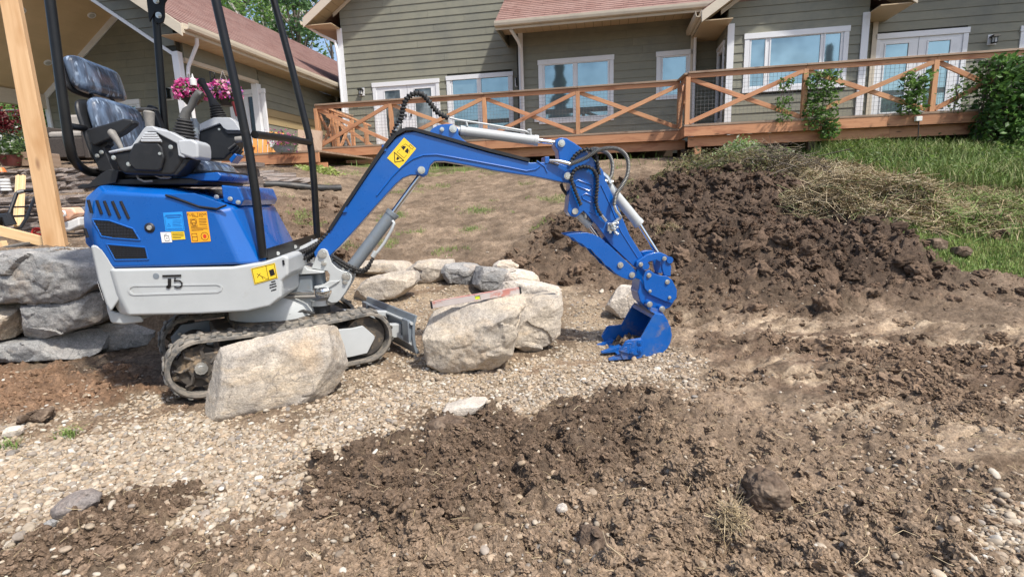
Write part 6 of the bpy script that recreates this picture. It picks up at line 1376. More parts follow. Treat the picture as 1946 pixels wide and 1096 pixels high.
# decals on the hood
def hdecal(px, name, mat, cropf=cD_): 
    q = [cropf([p], NB)[0] for p in px]; return decal(q, name, mat, hd, .0025)
d1, q1, _ = hdecal([(222, 265), (622, 245), (675, 640), (275, 655)], 'blue_decal', 'skyblue')
ink(d1, q1, [('w', .0045, [(.12, .15), (.9, .16)]), ('w', .004, [(.18, .29), (.85, .29)]), [(.45, .42), (.9, .42)], [(.45, .5), (.9, .5)], [(.42, .58), (.88, .58)], [(.42, .66), (.85, .66)], [(.4, .74), (.88, .74)], [(.12, .86), (.88, .86)], [(.14, .74), (.22, .58), (.30, .74), (.14, .74)], rect(.06, .22, .96, .92)], 'inkblue', w=.0016)
d2, q2, _ = hdecal([(712, 250), (1130, 235), (1215, 860), (815, 885)], 'orange_decal', 'orange')
ink(d2, q2, [[(.55, .24), (.92, .24)], [(.55, .29), (.92, .29)], [(.55, .34), (.92, .34)], [(.55, .39), (.88, .39)], [(.55, .44), (.92, .44)], [(.1, .52), (.92, .52)], [(.1, .57), (.92, .57)], [(.1, .61), (.7, .61)], rect(.12, .24, .42, .48), circ(.27, .34, .12, .08, 12), rect(.2, .36, .34, .46), rect(.08, .71, .34, .95), [(.08, .82), (.34, .82)], circ(.73, .82, .19, .13)], 'inkbrown', w=.0026)
ink(d2, q2, [('fill', circ(.73, .82, .09, .07)[:-1])], 'inkred', 'flame_mark', .0030)
d3, q3, _ = hdecal([(165, 672), (380, 668), (412, 878), (200, 885)], 'white_decal', 'whitedecal'); ink(d3, q3, [rect(.35, .35, .75, .85), [(.35, .35), (.45, .2), (.6, .2)], ('fill', circ(.55, .6, .06, .06, 8)[:-1])], 'inkdark', w=.002)
d4, q4, _ = hdecal([(388, 660), (660, 655), (685, 815), (410, 830)], 'yellow_decal', 'yellow'); ink(d4, q4, [[(.08, .2), (.92, .2)], [(.08, .4), (.92, .4)], [(.08, .6), (.92, .6)], [(.08, .78), (.7, .78)]], 'inkbrown', w=.003)
def text_on(par, s, quad, x, y, size, mat, off=.0034):
    tl, tr, br, bl = [Vector(p) for p in quad]; ex_ = (tr-tl).normalized(); n = (tr-tl).cross(bl-tl).normalized(); n = n if n.y < 0 else -n; ez = n.cross(ex_)
    if ez.z < 0: ez = -ez
    cu = bpy.data.curves.new('lettering', 'FONT'); cu.body = s; cu.size = size; cu.align_x = 'CENTER'; cu.align_y = 'CENTER'; cu.materials.append(MT[mat])
    t_ = bpy.data.objects.new('t', cu); COL.objects.link(t_); me = bpy.data.meshes.new_from_object(t_.evaluated_get(bpy.context.evaluated_depsgraph_get())); bpy.data.objects.remove(t_); me.name = 'lettering'
    o = bpy.data.objects.new('lettering', me); COL.objects.link(o); o.parent = par
    P = tl.lerp(tr, x).lerp(bl.lerp(br, x), y)+n*off; Mx = Matrix(((ex_.x, ez.x, n.x, P.x), (ex_.y, ez.y, n.y, P.y), (ex_.z, ez.z, n.z, P.z), (0, 0, 0, 1))); o.matrix_local = Mx; return o
text_on(d2, 'FUEL TANK', q2, .5, .09, .020, 'inkbrown'); text_on(d2, 'Diesel Fuel', q2, .52, .155, .013, 'inkbrown')
# hood top, mount plates under the seat
tp = c1([(205, 353), (395, 352), (398, 345), (380, 340), (240, 342), (215, 346)], -.2); m_ = MB(); m_.loft([lat(tp, -.34), lat(tp, .36)]); X(m_, 'seat_base', 'plastic', bevel=.008)
wl = c1([(345, 345), (440, 346), (447, 336), (440, 330), (360, 336)], -.1); m_ = MB(); m_.loft([lat(wl, -.30), lat(wl, .32)]); X(m_, 'hinge_bracket', 'blue', bevel=.006)
fb = c1([(425, 352), (458, 356), (468, 380), (462, 392), (430, 384)], -.30); m_ = MB(); m_.loft([lat(fb, -.34), lat(fb, .30)]); X(m_, 'front_bracket', 'blue', bevel=.008)
for q in ((1505, 345), (1600, 358), (1655, 382)): bolt(ex, (cB([q], -.345)[0][0], -.345, cB([q], -.345)[0][2]), .010, .010)
# black scoop behind the seat
sc_ = cP([(30, 1080), (25, 1060), (70, 1030), (170, 1025), (330, 890), (430, 840), (560, 860), (520, 1010), (330, 1050), (130, 1088)], -.33); m_ = MB(); m_.loft([lat(sc_, -.36), lat(sc_, .30)]); X(m_, 'rear_scoop', 'plastic', bevel=.012)
# ---- seat ---------------------------------------------------------------
def cushion(outline, b0, b1, name, mat, par, puff=.03, cuts=3):
    m_ = MB(); bc = (b0+b1)/2; cx = sum(p[0] for p in outline)/len(outline); cz = sum(p[2] for p in outline)/len(outline); outs = []
    for f, s in ((0, .80), (.10, .93), (.28, 1.0), (.72, 1.0), (.90, .93), (1, .80)):
        outs.append([(cx+(p[0]-cx)*s, b0+(b1-b0)*f, cz+(p[2]-cz)*s) for p in outline])
    m_.loft(outs, True); o = X(m_, name, mat, par, autos=True); md = o.modifiers.new('subd', 'SUBSURF'); md.levels = 2; md.render_levels = 2; return o
def seatbox(p0, p1, thick, b0, b1, name, mat, par=ex, cut=.12):
    """padded rectangular cushion standing between two side-view points, facing forward"""
    p0 = Vector((p0[0], 0, p0[2])); p1 = Vector((p1[0], 0, p1[2])); d = (p1-p0); n = Vector((d.z, 0, -d.x)).normalized()
    n = n if n.x > 0 else -n
    m_ = MB(); rows = 7; cols = 7; V = []
    def prof(t): return (1-abs(2*t-1)**4)**.25
    for side in (1, -1):
        for i in range(rows+1):
            for j in range(cols+1):
                a = i/rows; c = j/cols; e = min(prof(a*.98+.01), prof(c*.98+.01)); lat_ = b0+(b1-b0)*(.5+(c-.5)*(.90+.10*prof(a)))
                pt = p0+d*(.5+(a-.5)*(.90+.10*prof(c)))+n*(thick/2*side*e*(1.0+(.25*abs(2*c-1)**2 if side > 0 else 0)))
                V.append((pt.x, lat_, pt.z))
    F = []; W = cols+1; K = (rows+1)*W
    for i in range(rows):
        for j in range(cols):
            a = i*W+j; F.append((a, a+1, a+W+1, a+W)); F.append((K+a, K+a+W, K+a+W+1, K+a+1))
    edge = [j for j in range(W)]+[i*W+cols for i in range(1, rows+1)]+[rows*W+j for j in range(cols-1, -1, -1)]+[i*W for i in range(rows-1, 0, -1)]
    for k in range(len(edge)): a, c = edge[k], edge[(k+1) % len(edge)]; F.append((a, c, K+c, K+a))
    m_.add(V, F, None, True); o = X(m_, name, mat, par, autos=True); md = o.modifiers.new('subd', 'SUBSURF'); md.levels = 2; md.render_levels = 2; return o
# headrest cushion (faces forward and towards the camera), backrest, base
hr0 = MP(195, 186, 0); hr1 = MP(172, 119, 0)
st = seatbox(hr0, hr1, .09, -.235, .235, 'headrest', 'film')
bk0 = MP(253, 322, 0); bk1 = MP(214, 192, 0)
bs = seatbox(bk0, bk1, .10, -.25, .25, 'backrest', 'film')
sh0 = MP(250, 318, 0); sh1 = MP(208, 190, 0); n_ = Vector((-.05, 0, -.02))
s2 = seatbox(Vector(sh0)+n_, Vector(sh1)+n_, .05, -.265, .265, 'backrest_shell', 'plastic'); s3 = seatbox(Vector(hr0)+n_*.8, Vector(hr1)+n_*.8, .04, -.24, .24, 'headrest_shell', 'plastic')
b = MB()
for bb in (-.10, .10): b.tube([(hr0[0]-.03, bb, hr0[2]+.05), (bk1[0]-.02, bb, bk1[2]-.04)], .010, 8)
X(b, 'headrest_posts', 'black')
sc0 = MP(262, 318, -.05); q0 = MP(432, 328, -.05); 
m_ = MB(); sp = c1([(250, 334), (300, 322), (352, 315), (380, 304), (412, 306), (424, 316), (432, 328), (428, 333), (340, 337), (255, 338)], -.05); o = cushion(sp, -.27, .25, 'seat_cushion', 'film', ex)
sp = c1([(250, 336), (340, 335), (430, 331), (436, 326), (437, 334), (430, 338), (250, 342)], -.06); m_ = MB(); m_.loft([lat(sp, -.29), lat(sp, .27)]); X(m_, 'seat_pan', 'plastic', bevel=.004)
# armrests
ar = cP([(150, 320), (400, 255), (620, 185), (720, 195), (755, 215), (740, 260), (600, 370), (470, 440), (240, 540), (195, 500)], -.30); m_ = MB(); m_.loft([lat(ar, -.335), lat(ar, -.265)]); X(m_, 'armrest', 'plastic', bevel=.012)
ar = cP([(195, 480), (400, 430), (430, 520), (370, 560), (520, 900), (300, 860), (200, 600)], -.27); m_ = MB(); m_.loft([lat(ar, -.30), lat(ar, -.24)]); X(m_, 'armrest_bracket', 'plastic', bevel=.008)
ar = cP([(680, 50), (900, 35), (1010, 50), (990, 75), (700, 85)], .31); m_ = MB(); m_.loft([lat(ar, .28), lat(ar, .35)]); X(m_, 'armrest', 'handle', bevel=.012)
ar = cP([(920, 0), (1000, 20), (1110, 310), (1080, 330), (960, 290), (880, 100)], .33); m_ = MB(); m_.loft([lat(ar, .30), lat(ar, .36)]); X(m_, 'armrest_bracket', 'plastic', bevel=.01)
# ---- consoles -------------------------------------------------------------
def plate2(pts, b0, b1, name, mat, par=ex, bevel=.006, seg=2): m_ = MB(); m_.loft([lat(pts, b0), lat(pts, b1)]); return X(m_, name, mat, par, bevel=bevel, seg=seg)
nb0, nb1 = -.44, -.27
co = plate2(cP([(380, 620), (690, 560), (880, 310), (1000, 310), (1180, 370), (1370, 500), (1370, 650), (1330, 760), (1230, 900), (1180, 920), (560, 900), (490, 830)], nb0), nb0+.012, nb1, 'left_console', 'plastic', ex, .02, 3)
plate2(cP([(370, 600), (680, 530), (840, 300), (870, 275), (960, 270), (1010, 310), (1180, 340), (1370, 440), (1370, 480), (1395, 560), (1370, 690), (1290, 660), (1270, 500), (1080, 400), (1000, 350), (900, 350), (700, 575), (390, 630)], nb0), nb0, nb1-.02, 'console_cover', 'greyplastic', co, .008)
plate2(cQ([(195, 600), (330, 595), (395, 630), (405, 700), (405, 790), (350, 795), (215, 750), (190, 640)], nb0), nb0-.004, nb1, 'console_nose', 'greyplastic', co, .014, 3)
pc = plate2(cP([(720, 500), (780, 485), (1040, 490), (1085, 550), (1120, 680), (1080, 830), (1040, 860), (740, 850), (640, 760), (660, 620)], nb0), nb0-.008, nb0+.02, 'side_panel', 'plastic', co, .014, 3)
for (x, y) in ((455, 683), (648, 768), (1060, 632), (1197, 545)): q = cP([(x, y)], nb0-.004)[0]; bolt(co, (q[0], nb0-.004, q[2]), .0085, .008)
for (x, y) in ((295, 612), (240, 660)): q = cP([(x, y)], -.305)[0]; bolt(ex, (q[0], -.305, q[2]), .0085, .008)
for i in range(4):
    z = 375+i*30; q = cP([(865-i*15, z), (1010+i*22, z)], nb0-.004); b = MB(); b.tube([(q[0][0], nb0-.006, q[0][2]), (q[1][0], nb0-.006, q[1][2])], .008, 8); X(b, 'vent_rib', 'greyplastic', co)
# boot below the console
plate2(cQ([(100, 700), (200, 760), (340, 800), (380, 800), (300, 900), (240, 965), (100, 960)], -.36), -.42, -.28, 'console_boot', 'plastic', ex, .02)
fb0, fb1 = .22, .40
fc = plate2(cQ([(395, 520), (610, 445), (760, 480), (830, 510), (830, 560), (760, 640), (740, 720), (680, 760), (650, 800), (410, 800), (400, 700)], fb0), fb0+.01, fb1, 'right_console', 'plastic', ex, .02, 3)
plate2(cQ([(362, 600), (358, 500), (420, 450), (560, 385), (720, 385), (765, 420), (820, 500), (820, 515), (690, 512), (655, 490), (620, 445), (400, 525), (400, 600)], fb0), fb0-.01, fb1+.01, 'console_cover', 'greyplastic', fc, .012, 3)
plate2(cQ([(640, 500), (830, 515), (830, 550), (690, 550)], fb0), fb0-.004, fb1, 'cover_lip', 'darkgrille', fc, .006)
q = cQ([(602, 500)], fb0)[0]; bolt(fc, (q[0], fb0+.01, q[2]), .006, .006)
plate2(cQ([(715, 800), (770, 740), (800, 760), (735, 840)], .2), .18, .30, 'blue_bracket', 'blue', ex, .005)
b = MB()
for k in range(4):
    q = cQ([(700+12*k, 700+25*k), (760+10*k, 640+20*k)], .2); b.tube([(q[0][0], .2+.02*k, q[0][2]), (q[1][0], .22+.02*k, q[1][2])], .012, 8)
X(b, 'hydraulic_fittings', 'plastic')
# joysticks ---------------------------------------------------------------
def bellows(base, top, r0, r1, n, name, par, bb):
    a = Vector((base[0], bb, base[2])); c = Vector((top[0], bb, top[2])); pts = []; rs = []
    for i in range(n*4+1):
        f = i/(n*4); pts.append(a.lerp(c, f)); rr = r0+(r1-r0)*f; rs.append(rr*(1.0 if i % 4 in (1, 2) else .80))
    m_ = MB(); m_.tube(pts, rs, 20); return X(m_, name, 'rubber', par, autos=True)
def joy(bell0, bell1, grip, rg, bb, par, r0, r1, cone=None, mat='grip'):
    r = bellows(bell0, bell1, r0, r1, 6, 'bellows', par, bb)
    g = MB(); P = [(p[0], bb, p[2]) for p in grip]; g.tube(P, rg, 14); X(g, 'joystick', mat, r, autos=True)
joy(MP(350, 262, -.33), MP(351, 226, -.33), [MP(350, 226, -.33), MP(355, 211, -.33), MP(362, 205, -.33), MP(371, 186, -.33), MP(379, 178, -.33), MP(384, 181, -.33)], [.030, .023, .018, .020, .024, .018], -.33, co, .066, .036)
b = MB(); q = MP(366, 236, -.25); b.tube([(q[0], -.25, q[2]-.05), (q[0]+.01, -.25, q[2]), (q[0]+.01, -.25, q[2]+.03)], [.03, .026, .015], 12); X(b, 'switch_knob', 'steelgrey', co)
joy(MP(417, 227, .30), MP(408, 199, .30), [MP(407, 200, .30), MP(401, 187, .30), MP(392, 170, .30), MP(386, 160, .30), MP(382, 154, .30), MP(380, 151, .30)], [.030, .019, .017, .021, .028, .018], .30, fc, .055, .032, mat='rubber')
# small levers
b = MB(); b.tube([MPp(285, 246, -.36), MPp(284, 226, -.36), MPp(283, 214, -.36), MPp(283, 211, -.36)], [.021, .024, .028, .020], 12); X(b, 'blade_lever', 'handle', co, autos=True)
b = MB(); b.tube([MPp(233, 286, -.36), MPp(222, 266, -.36), MPp(212, 252, -.36), MPp(208, 249, -.36)], [.010, .016, .021, .014], 12); X(b, 'tilt_lever', 'handle', ex, autos=True)
b = MB(); b.tube([MPp(462, 254, .30), MPp(452, 222, .30)], .006, 8); rl = X(b, 'safety_lever', 'black', ex); b = MB(); b.tube([MPp(453, 221, .30), MPp(449, 205, .30), MPp(446, 194, .30)], [.017, .020, .022], 12); X(b, 'red_grip', 'redplastic', rl, autos=True)
b = MB(); b.tube([MPp(448, 266, -.1), MPp(463, 264, -.1), MPp(470, 270, -.1), MPp(473, 284, -.1)], [.018, .019, .022, .020], 12); gl = X(b, 'travel_lever_grip', 'handle', ex, autos=True)
b = MB(); b.tube([MPp(473, 286, -.1), MPp(478, 330, -.1), MPp(489, 400, -.1), MPp(493, 455, -.1)], .011, 10); X(b, 'travel_lever', 'grey', gl, autos=True)
b = MB(); b.tube([MPp(470, 272, .12), MPp(474, 320, .12), MPp(486, 400, .12)], .011, 10); X(b, 'travel_lever', 'grey', ex, autos=True)
# cables under the console
b = MB()
for P in ([(260, 332), (263, 340), (275, 345), (290, 344)], [(293, 325), (296, 334), (305, 338), (322, 338)], [(305, 324), (308, 332), (315, 337), (325, 337)]): b.tube([MPp(u, v, -.38) for u, v in P], .006, 8)
X(b, 'cables', 'handle')
# ---- roll bar ---------------------------------------------------------------
RT = .0235
def rtube(P, name='roll_bar_tube', par=None, r=RT, mat='black'): m_ = MB(); m_.tube(P, r, 14); return X(m_, name, mat, par or ex, autos=True)
def topx(u1, v1, u0, v0, b, z=2.62):
    """carry a photo line up beyond the frame edge to height z"""
    p, q = Vector(MP(u1, v1, b)), Vector(MP(u0, v0, b)); d = q-p; return q+d*((z-q.z)/d.z)
nr = [topx(132, 275, 95, 0, -.42), MPp(95, 0, -.42), MPp(118, 180, -.42), MPp(131, 270, -.42), MPp(138, 300, -.41), MPp(150, 316, -.38), MPp(168, 327, -.30), MPp(200, 331, -.18)]
rb_ = rtube(nr, 'roll_bar')
fr_ = [topx(313, 240, 294, 0, .40), MPp(294, 0, .40), MPp(313, 243, .40), MPp(318, 300, .40)]; rtube(fr_, par=rb_)
nf = [topx(500, 485, 410, 0, -.40), MPp(410, 0, -.40), MPp(448, 165, -.40), MPp(474, 290, -.40), MPp(486, 370, -.40), MPp(500, 490, -.40)]; rtube(nf, par=rb_)
ff = [topx(590, 262, 520, 0, .42), MPp(520, 0, .42), MPp(555, 130, .42), MPp(587, 258, .42), MPp(592, 290, .42), MPp(597, 350, .42), MPp(603, 452, .42)]; rtube(ff, par=rb_)
rtube([MPp(484, 256, -.38), MPp(535, 262, .0), MPp(588, 271, .40)], 'cross_bar', rb_, .022)
rtube([MPp(130, 240, -.41), MPp(175, 246, -.15)], 'rear_cross_bar', rb_, .018)
# top frame joint just inside the frame
tops = [nr[0], fr_[0], ff[0], nf[0]]
for i in range(4): rtube([tops[i], tops[(i+1) % 4]], 'roof_tube', rb_, .024)
jp = crop(12.97, 270, 0)([(105, -150), (600, -150), (640, 0), (580, 90), (565, 200), (575, 420), (540, 560), (450, 610), (360, 570), (330, 470), (345, 300), (200, 560), (160, 300)], .37)
pl = plate2(jp, .36, .372, 'hinge_plate', 'black', rb_, .003); q = crop(12.97, 270, 0)([(415, 385), (355, 30)], .36)
for k in q: bolt(pl, (k[0], .36, k[2]), .014, .016)
b = MB(); b.box(tops[0][0]-.1, tops[3][0]+.1, -.5, .5, 2.62, 2.66); X(b, 'canopy', 'plastic', rb_, bevel=.02)
# foot plate / front guard
a0 = Vector(MP(509, 495, -.36)); a1 = Vector(MP(605, 457, .43)); b = MB(); h = Vector((0, 0, .085)); b.beam(a0+h*.2, a1+h*.0, .008, .105); fp = X(b, 'front_guard', 'black')
for f in (.18, .5, .86): q = a0.lerp(a1, f); m_ = MB(); m_.tube([q+Vector((-.002, -.012, .02)), q+Vector((.005, -.028, .02))], .012, 8); X(m_, 'bolt', 'zinc', fp)
b = MB(); b.hexa([MPp(480, 510, -.36), MPp(540, 505, -.30), MPp(600, 470, .40), MPp(540, 470, .40), tuple(Vector(MPp(480, 510, -.36))+Vector((0, 0, .02))), tuple(Vector(MPp(540, 505, -.30))+Vector((0, 0, .02))), tuple(Vector(MPp(600, 470, .40))+Vector((0, 0, .02))), tuple(Vector(MPp(540, 470, .40))+Vector((0, 0, .02)))]); X(b, 'foot_plate', 'steelgrey')
# ---- swing post -------------------------------------------------------------
sb = plate2(cN([(-80, 360), (60, 385), (400, 372), (412, 610), (-60, 625)], -.06), -.10, .10, 'swing_bracket', 'steelgrey', ex, .01)
plate2(cN([(-60, 310), (60, 330), (230, 300), (300, 250), (340, 300), (560, 330), (555, 352), (60, 382), (-60, 370)], -.09), -.12, .12, 'bracket_top', 'grey', sb, .006)
kp = cN([(385, 275), (440, 140), (478, 55), (510, 22), (560, 18), (600, 48), (628, 130), (660, 215), (730, 285), (800, 325), (880, 345), (930, 375), (945, 420), (925, 490), (860, 610), (780, 725), (735, 762), (660, 770), (600, 740), (650, 640), (660, 600), (560, 590), (430, 560), (425, 535), (545, 515), (625, 460), (632, 380), (600, 325), (540, 318), (390, 290)], -.075)
ks = plate2(kp, -.078, -.060, 'swing_post', 'grey', ex, .005); plate2(kp, .060, .078, 'swing_post_plate', 'grey', ks, .005)
plate2(cN([(385, 275), (540, 318), (600, 325), (640, 330), (640, 300), (600, 280), (440, 250)], -.06), -.062, .062, 'post_web', 'grey', ks, .004)
plate2(cN([(430, 530), (545, 515), (640, 460), (790, 450), (740, 490), (600, 575), (430, 562)], -.06), -.09, .09, 'post_shelf', 'grey', ks, .006)
c = cN([(480, 370), (480, 520), (480, 300), (480, 720), (480, 790), (500, 600), (480, 560)], 0)
def vcyl(z0, z1, r, name, mat, par=ks, x=None, bb=0, n=24): m_ = MB(); xx = x if x is not None else c[0][0]; m_.tube([(xx, bb, z0), (xx, bb, z1)], r, n); return X(m_, name, mat, par, autos=True)
vcyl(c[1][2], c[0][2]+.01, .042, 'swing_pin_boss', 'steelgrey'); vcyl(c[6][2], c[1][2], .052, 'pin_washer', 'grey'); vcyl(c[4][2], c[3][2], .075, 'lower_boss', 'grey', n=28)
plate2(cN([(580, 720), (640, 680), (700, 672), (760, 740), (690, 790), (600, 800)], -.05), -.07, .07, 'lower_gusset', 'handle', ks, .01)
vcyl(c[4][2]-.10, c[4][2], .055, 'lower_pin', 'plastic')
for q, rr in (((530, 90), .021), ((553, 220), .012), ((862, 400), .020), ((848, 475), .012)): p = cN([q], -.079)[0]; bolt(ks, (p[0], -.079, p[2]), rr, .016, mat='zinc')
# swing cylinder
b = MB(); b.tube([cN([(-90, 645)], -.10)[0], cN([(420, 622)], -.10)[0]], .0125, 14); sw_ = X(b, 'swing_rod', 'chrome', ex, autos=True)
b = MB(); b.tube([cN([(-90, 695)], -.12)[0], cN([(430, 680)], -.12)[0]], .010, 12); X(b, 'swing_tube', 'handle', sw_, autos=True)
b = MB(); p = cN([(520, 620)], -.10)[0]; b.tube([(p[0]-.03, -.10, p[2]), (p[0]-.01, -.10, p[2]), (p[0]+.03, -.10, p[2]+.005), (p[0]+.05, -.10, p[2]+.01)], [.018, .03, .028, .014], 14); X(b, 'rod_eye', 'chrome', sw_, autos=True)
# ---- slew ring and undercarriage ------------------------------------------------
UC = Vector((-1.60, 3.47, 0)); UH = math.atan2(.575, .818)
UM = Matrix.Translation(UC) @ Matrix.Rotation(UH, 4, 'Z')
def U(mb, name, mat, par=ex, **k): return mb.build(name, MT[mat], par, UM, **k)
b = MB(); b.tube([(0, 0, .36), (0, 0, .44), (0, 0, .50)], [.30, .30, .26], 36); sr = U(b, 'slew_ring', 'grey', autos=True)
b = MB(); b.box(-.40, .42, -.24, .24, .16, .33); b.box(-.30, .30, -.30, .30, .30, .365); U(b, 'lower_frame', 'muddy', sr, bevel=.015)
b = MB()
for k in range(9): a = k*.7; b.tube([(math.cos(a)*.28, math.sin(a)*.28, .44), (math.cos(a)*.28, math.sin(a)*.28, .455)], .012, 6)
U(b, 'ring_bolts', 'zinc', sr)
nrm = Vector((-math.sin(UH), math.cos(UH), 0)); TB0 = -.455
def UP(u, v, b_):
    p = hit(u, v, UC+nrm*b_, nrm)-UC; hx = Vector((math.cos(UH), math.sin(UH), 0)); return p.dot(hx), p.z
rc = UP(381, 722, TB0); fc_ = UP(712, 637, TB0); re_ = UP(305, 722, TB0); fe = UP(747, 637, TB0)
rr_ = .175; zc = .19
print('track', rc, fc_, re_, fe)
XR, XF = re_[0]+rr_+.02, fe[0]-rr_
def track_path(n=120, off=0):
    r = rr_+off; L1 = XF-XR; per = 2*L1+2*math.pi*r; out = []
    for i in range(n):
        d = per*i/n
        if d < L1: x, z, a = XR+d, zc+r, 0; z += -.018*math.sin(math.pi*d/L1)
        elif d < L1+math.pi*r: t = (d-L1)/r; x, z, a = XF+math.sin(t)*r, zc+math.cos(t)*r, t
        elif d < 2*L1+math.pi*r: q = d-L1-math.pi*r; x, z, a = XF-q, zc-r, math.pi
        else: t = (d-2*L1-math.pi*r)/r; x, z, a = XR-math.sin(t)*r, zc-math.cos(t)*r, math.pi+t
        out.append((x, z, a))
    return out
lug_me = None
def track(b0, b1, near):
    global lug_me
    root = MB(); P = track_path(140); V = []; F = []; th = .022
    for (x, z, a) in P:
        nx, nz = math.sin(a), math.cos(a)
        for (bb, o) in ((b0, th*.5), (b0+.012, th), (b1-.012, th), (b1, th*.5), (b1, -th*.2), (b0, -th*.2)): V.append((x+nx*(o-th), bb, z+nz*(o-th)))
    n = len(P)
    for i in range(n):
        for k in range(6): F.append((i*6+k, i*6+(k+1) % 6, ((i+1) % n)*6+(k+1) % 6, ((i+1) % n)*6+k))
    root.add(V, F, None, True); t = U(root, 'track', 'track', autos=True)
    # lugs: chevron blocks sharing one mesh
    if lug_me is None:
        m_ = MB(); w = (b1-b0)
        m_.hexa([(-.016, 0, -.001), (.016, 0, -.001), (.030, w*.54, -.001), (-.004, w*.54, -.001), (-.009, .004, .010), (.009, .004, .010), (.022, w*.50, .010), (.004, w*.50, .010)])
        lo = m_.build('track_lug', MT['track'], None, None, bevel=.004, seg=1); lug_me = lo; src = lo
    k = 38; LP = track_path(k)
    for i, (x, z, a) in enumerate(LP):
        nx, nz = math.sin(a), math.cos(a)
        for side in (0, 1):
            if near and src_used[0] == 0: o = lug_me; src_used[0] = 1
            else: o = lug_me.copy(); COL.objects.link(o)
            o.parent = t; fx, fz = math.cos(a), -math.sin(a)
            xx, zz = x+fx*.02*side, z+fz*.02*side
            yd = 1 if side == 0 else -1; bb = b0 if side == 0 else b1
            L_ = Matrix(((fx, 0, nx, xx), (0, yd, 0, bb), (fz, 0, nz, zz), (0, 0, 0, 1)))
            o.matrix_local = MM.inverted() @ UM @ L_
    # inner rim, sprocket, idler, rollers, frame
    g = MB(); x0 = XR; 
    mid = (b0+b1)/2
    g.box(XR+.02, XF-.02, mid-.05, mid+.05, .10, .27); tf_ = U(g, 'track_frame', 'steelgrey' if not near else 'muddy', bevel=.012)
    g = MB(); g.tube([(XR, mid-.03, zc), (XR, mid+.03, zc)], .118, 28); g.tube([(XR, mid-.055, zc), (XR, mid-.03, zc)], [.062, .075], 20)
    for k in range(9):
        a = k*2*math.pi/9; g.tube([(XR+math.cos(a)*.115, mid-.02, zc+math.sin(a)*.115), (XR+math.cos(a)*.145, mid-.02, zc+math.sin(a)*.145)], [.028, .014], 8)
    sp_ = U(g, 'sprocket', 'muddy', autos=True)
    g = MB(); g.tube([(XR, mid-.06, zc), (XR, mid-.085, zc)], .034, 10); g.tube([(XR, mid-.085, zc), (XR, mid-.09, zc)], .018, 10); U(g, 'hub', 'zinc', sp_)
    g = MB()
    for k in range(7):
        a = k*.9+.3; g.tube([(XR+math.cos(a)*.055, mid-.05, zc+math.sin(a)*.055), (XR+math.cos(a+.25)*.10, mid-.048, zc+math.sin(a+.25)*.10), (XR+math.cos(a+.1)*.13, mid-.045, zc+math.sin(a+.1)*.13)], [.012, .010, .006], 6)
    U(g, 'mud_cake', 'muddy', sp_, autos=True)
    g = MB(); g.tube([(XF, mid-.035, zc), (XF, mid+.035, zc)], .135, 28); g.tube([(XF, mid-.05, zc), (XF, mid-.035, zc)], .05, 16); U(g, 'idler', 'muddy', autos=True)
    for k in range(3): g = MB(); xx = XR+.22+(XF-XR-.44)*k/2; g.tube([(xx, mid-.05, .075), (xx, mid+.05, .075)], .045, 16); U(g, 'track_roller', 'muddy', tf_, autos=True)
    if near:
        q = [UP(600+x/7.83, 560+y/7.83, TB0+.02) for x, y in ((300, 520), (540, 500), (705, 462), (880, 615), (878, 650), (768, 868), (540, 922), (300, 960))]
        g = MB(); g.prism([(x, TB0+.02, z) for x, z in q], [(x, TB0+.04, z) for x, z in q]); U(g, 'frame_cover', 'grey', tf_, bevel=.004)
    else:
        g = MB(); q = [(XR-.10, zc-.06), (XR-.11, zc+.05), (XR-.04, zc+.125), (XR+.10, zc+.13), (XR+.35, zc+.10), (XR+.35, zc-.02), (XR+.05, zc-.12), (XR-.06, zc-.11)]
        g.prism([(x, b0-.004, z) for x, z in q], [(x, b0+.02, z) for x, z in q]); mo = U(g, 'motor_guard', 'steelgrey', tf_, bevel=.004)
        g = MB(); g.tube([(XR+.02, b0-.01, zc), (XR+.02, b0-.09, zc)], [.085, .07], 18); g.box(XR-.01, XR+.08, b0-.14, b0-.05, zc-.04, zc+.05); U(g, 'travel_motor', 'muddy', mo, autos=True)
        for k in range(4): g = MB(); a = k*math.pi/2+.7; g.tube([(XR+math.cos(a)*.09, b0-.005, zc+math.sin(a)*.09), (XR+math.cos(a)*.09, b0-.018, zc+math.sin(a)*.09)], .011, 6); U(g, 'bolt', 'zinc', mo)
        g = MB(); g.tube([(XR+.06, b0-.12, zc), (XR+.16, b0-.13, zc-.01)], .013, 8); g.tube([(XR+.06, b0-.10, zc+.03), (XR+.17, b0-.13, zc+.03)], .013, 8); U(g, 'hose_fitting', 'zinc', mo)
        g = MB()
        for k in range(4): g.tube([(XR+.16, b0-.13, zc+.02*(k-1)), (XR+.30, b0-.17, zc+.05+.012*k), (-.1, -.0, .30+.01*k)], .010, 8)
        U(g, 'travel_hoses', 'rubber', tf_, autos=True)
src_used = [0]
track(TB0, TB0+.18, True); track(-TB0-.18, -TB0, False)
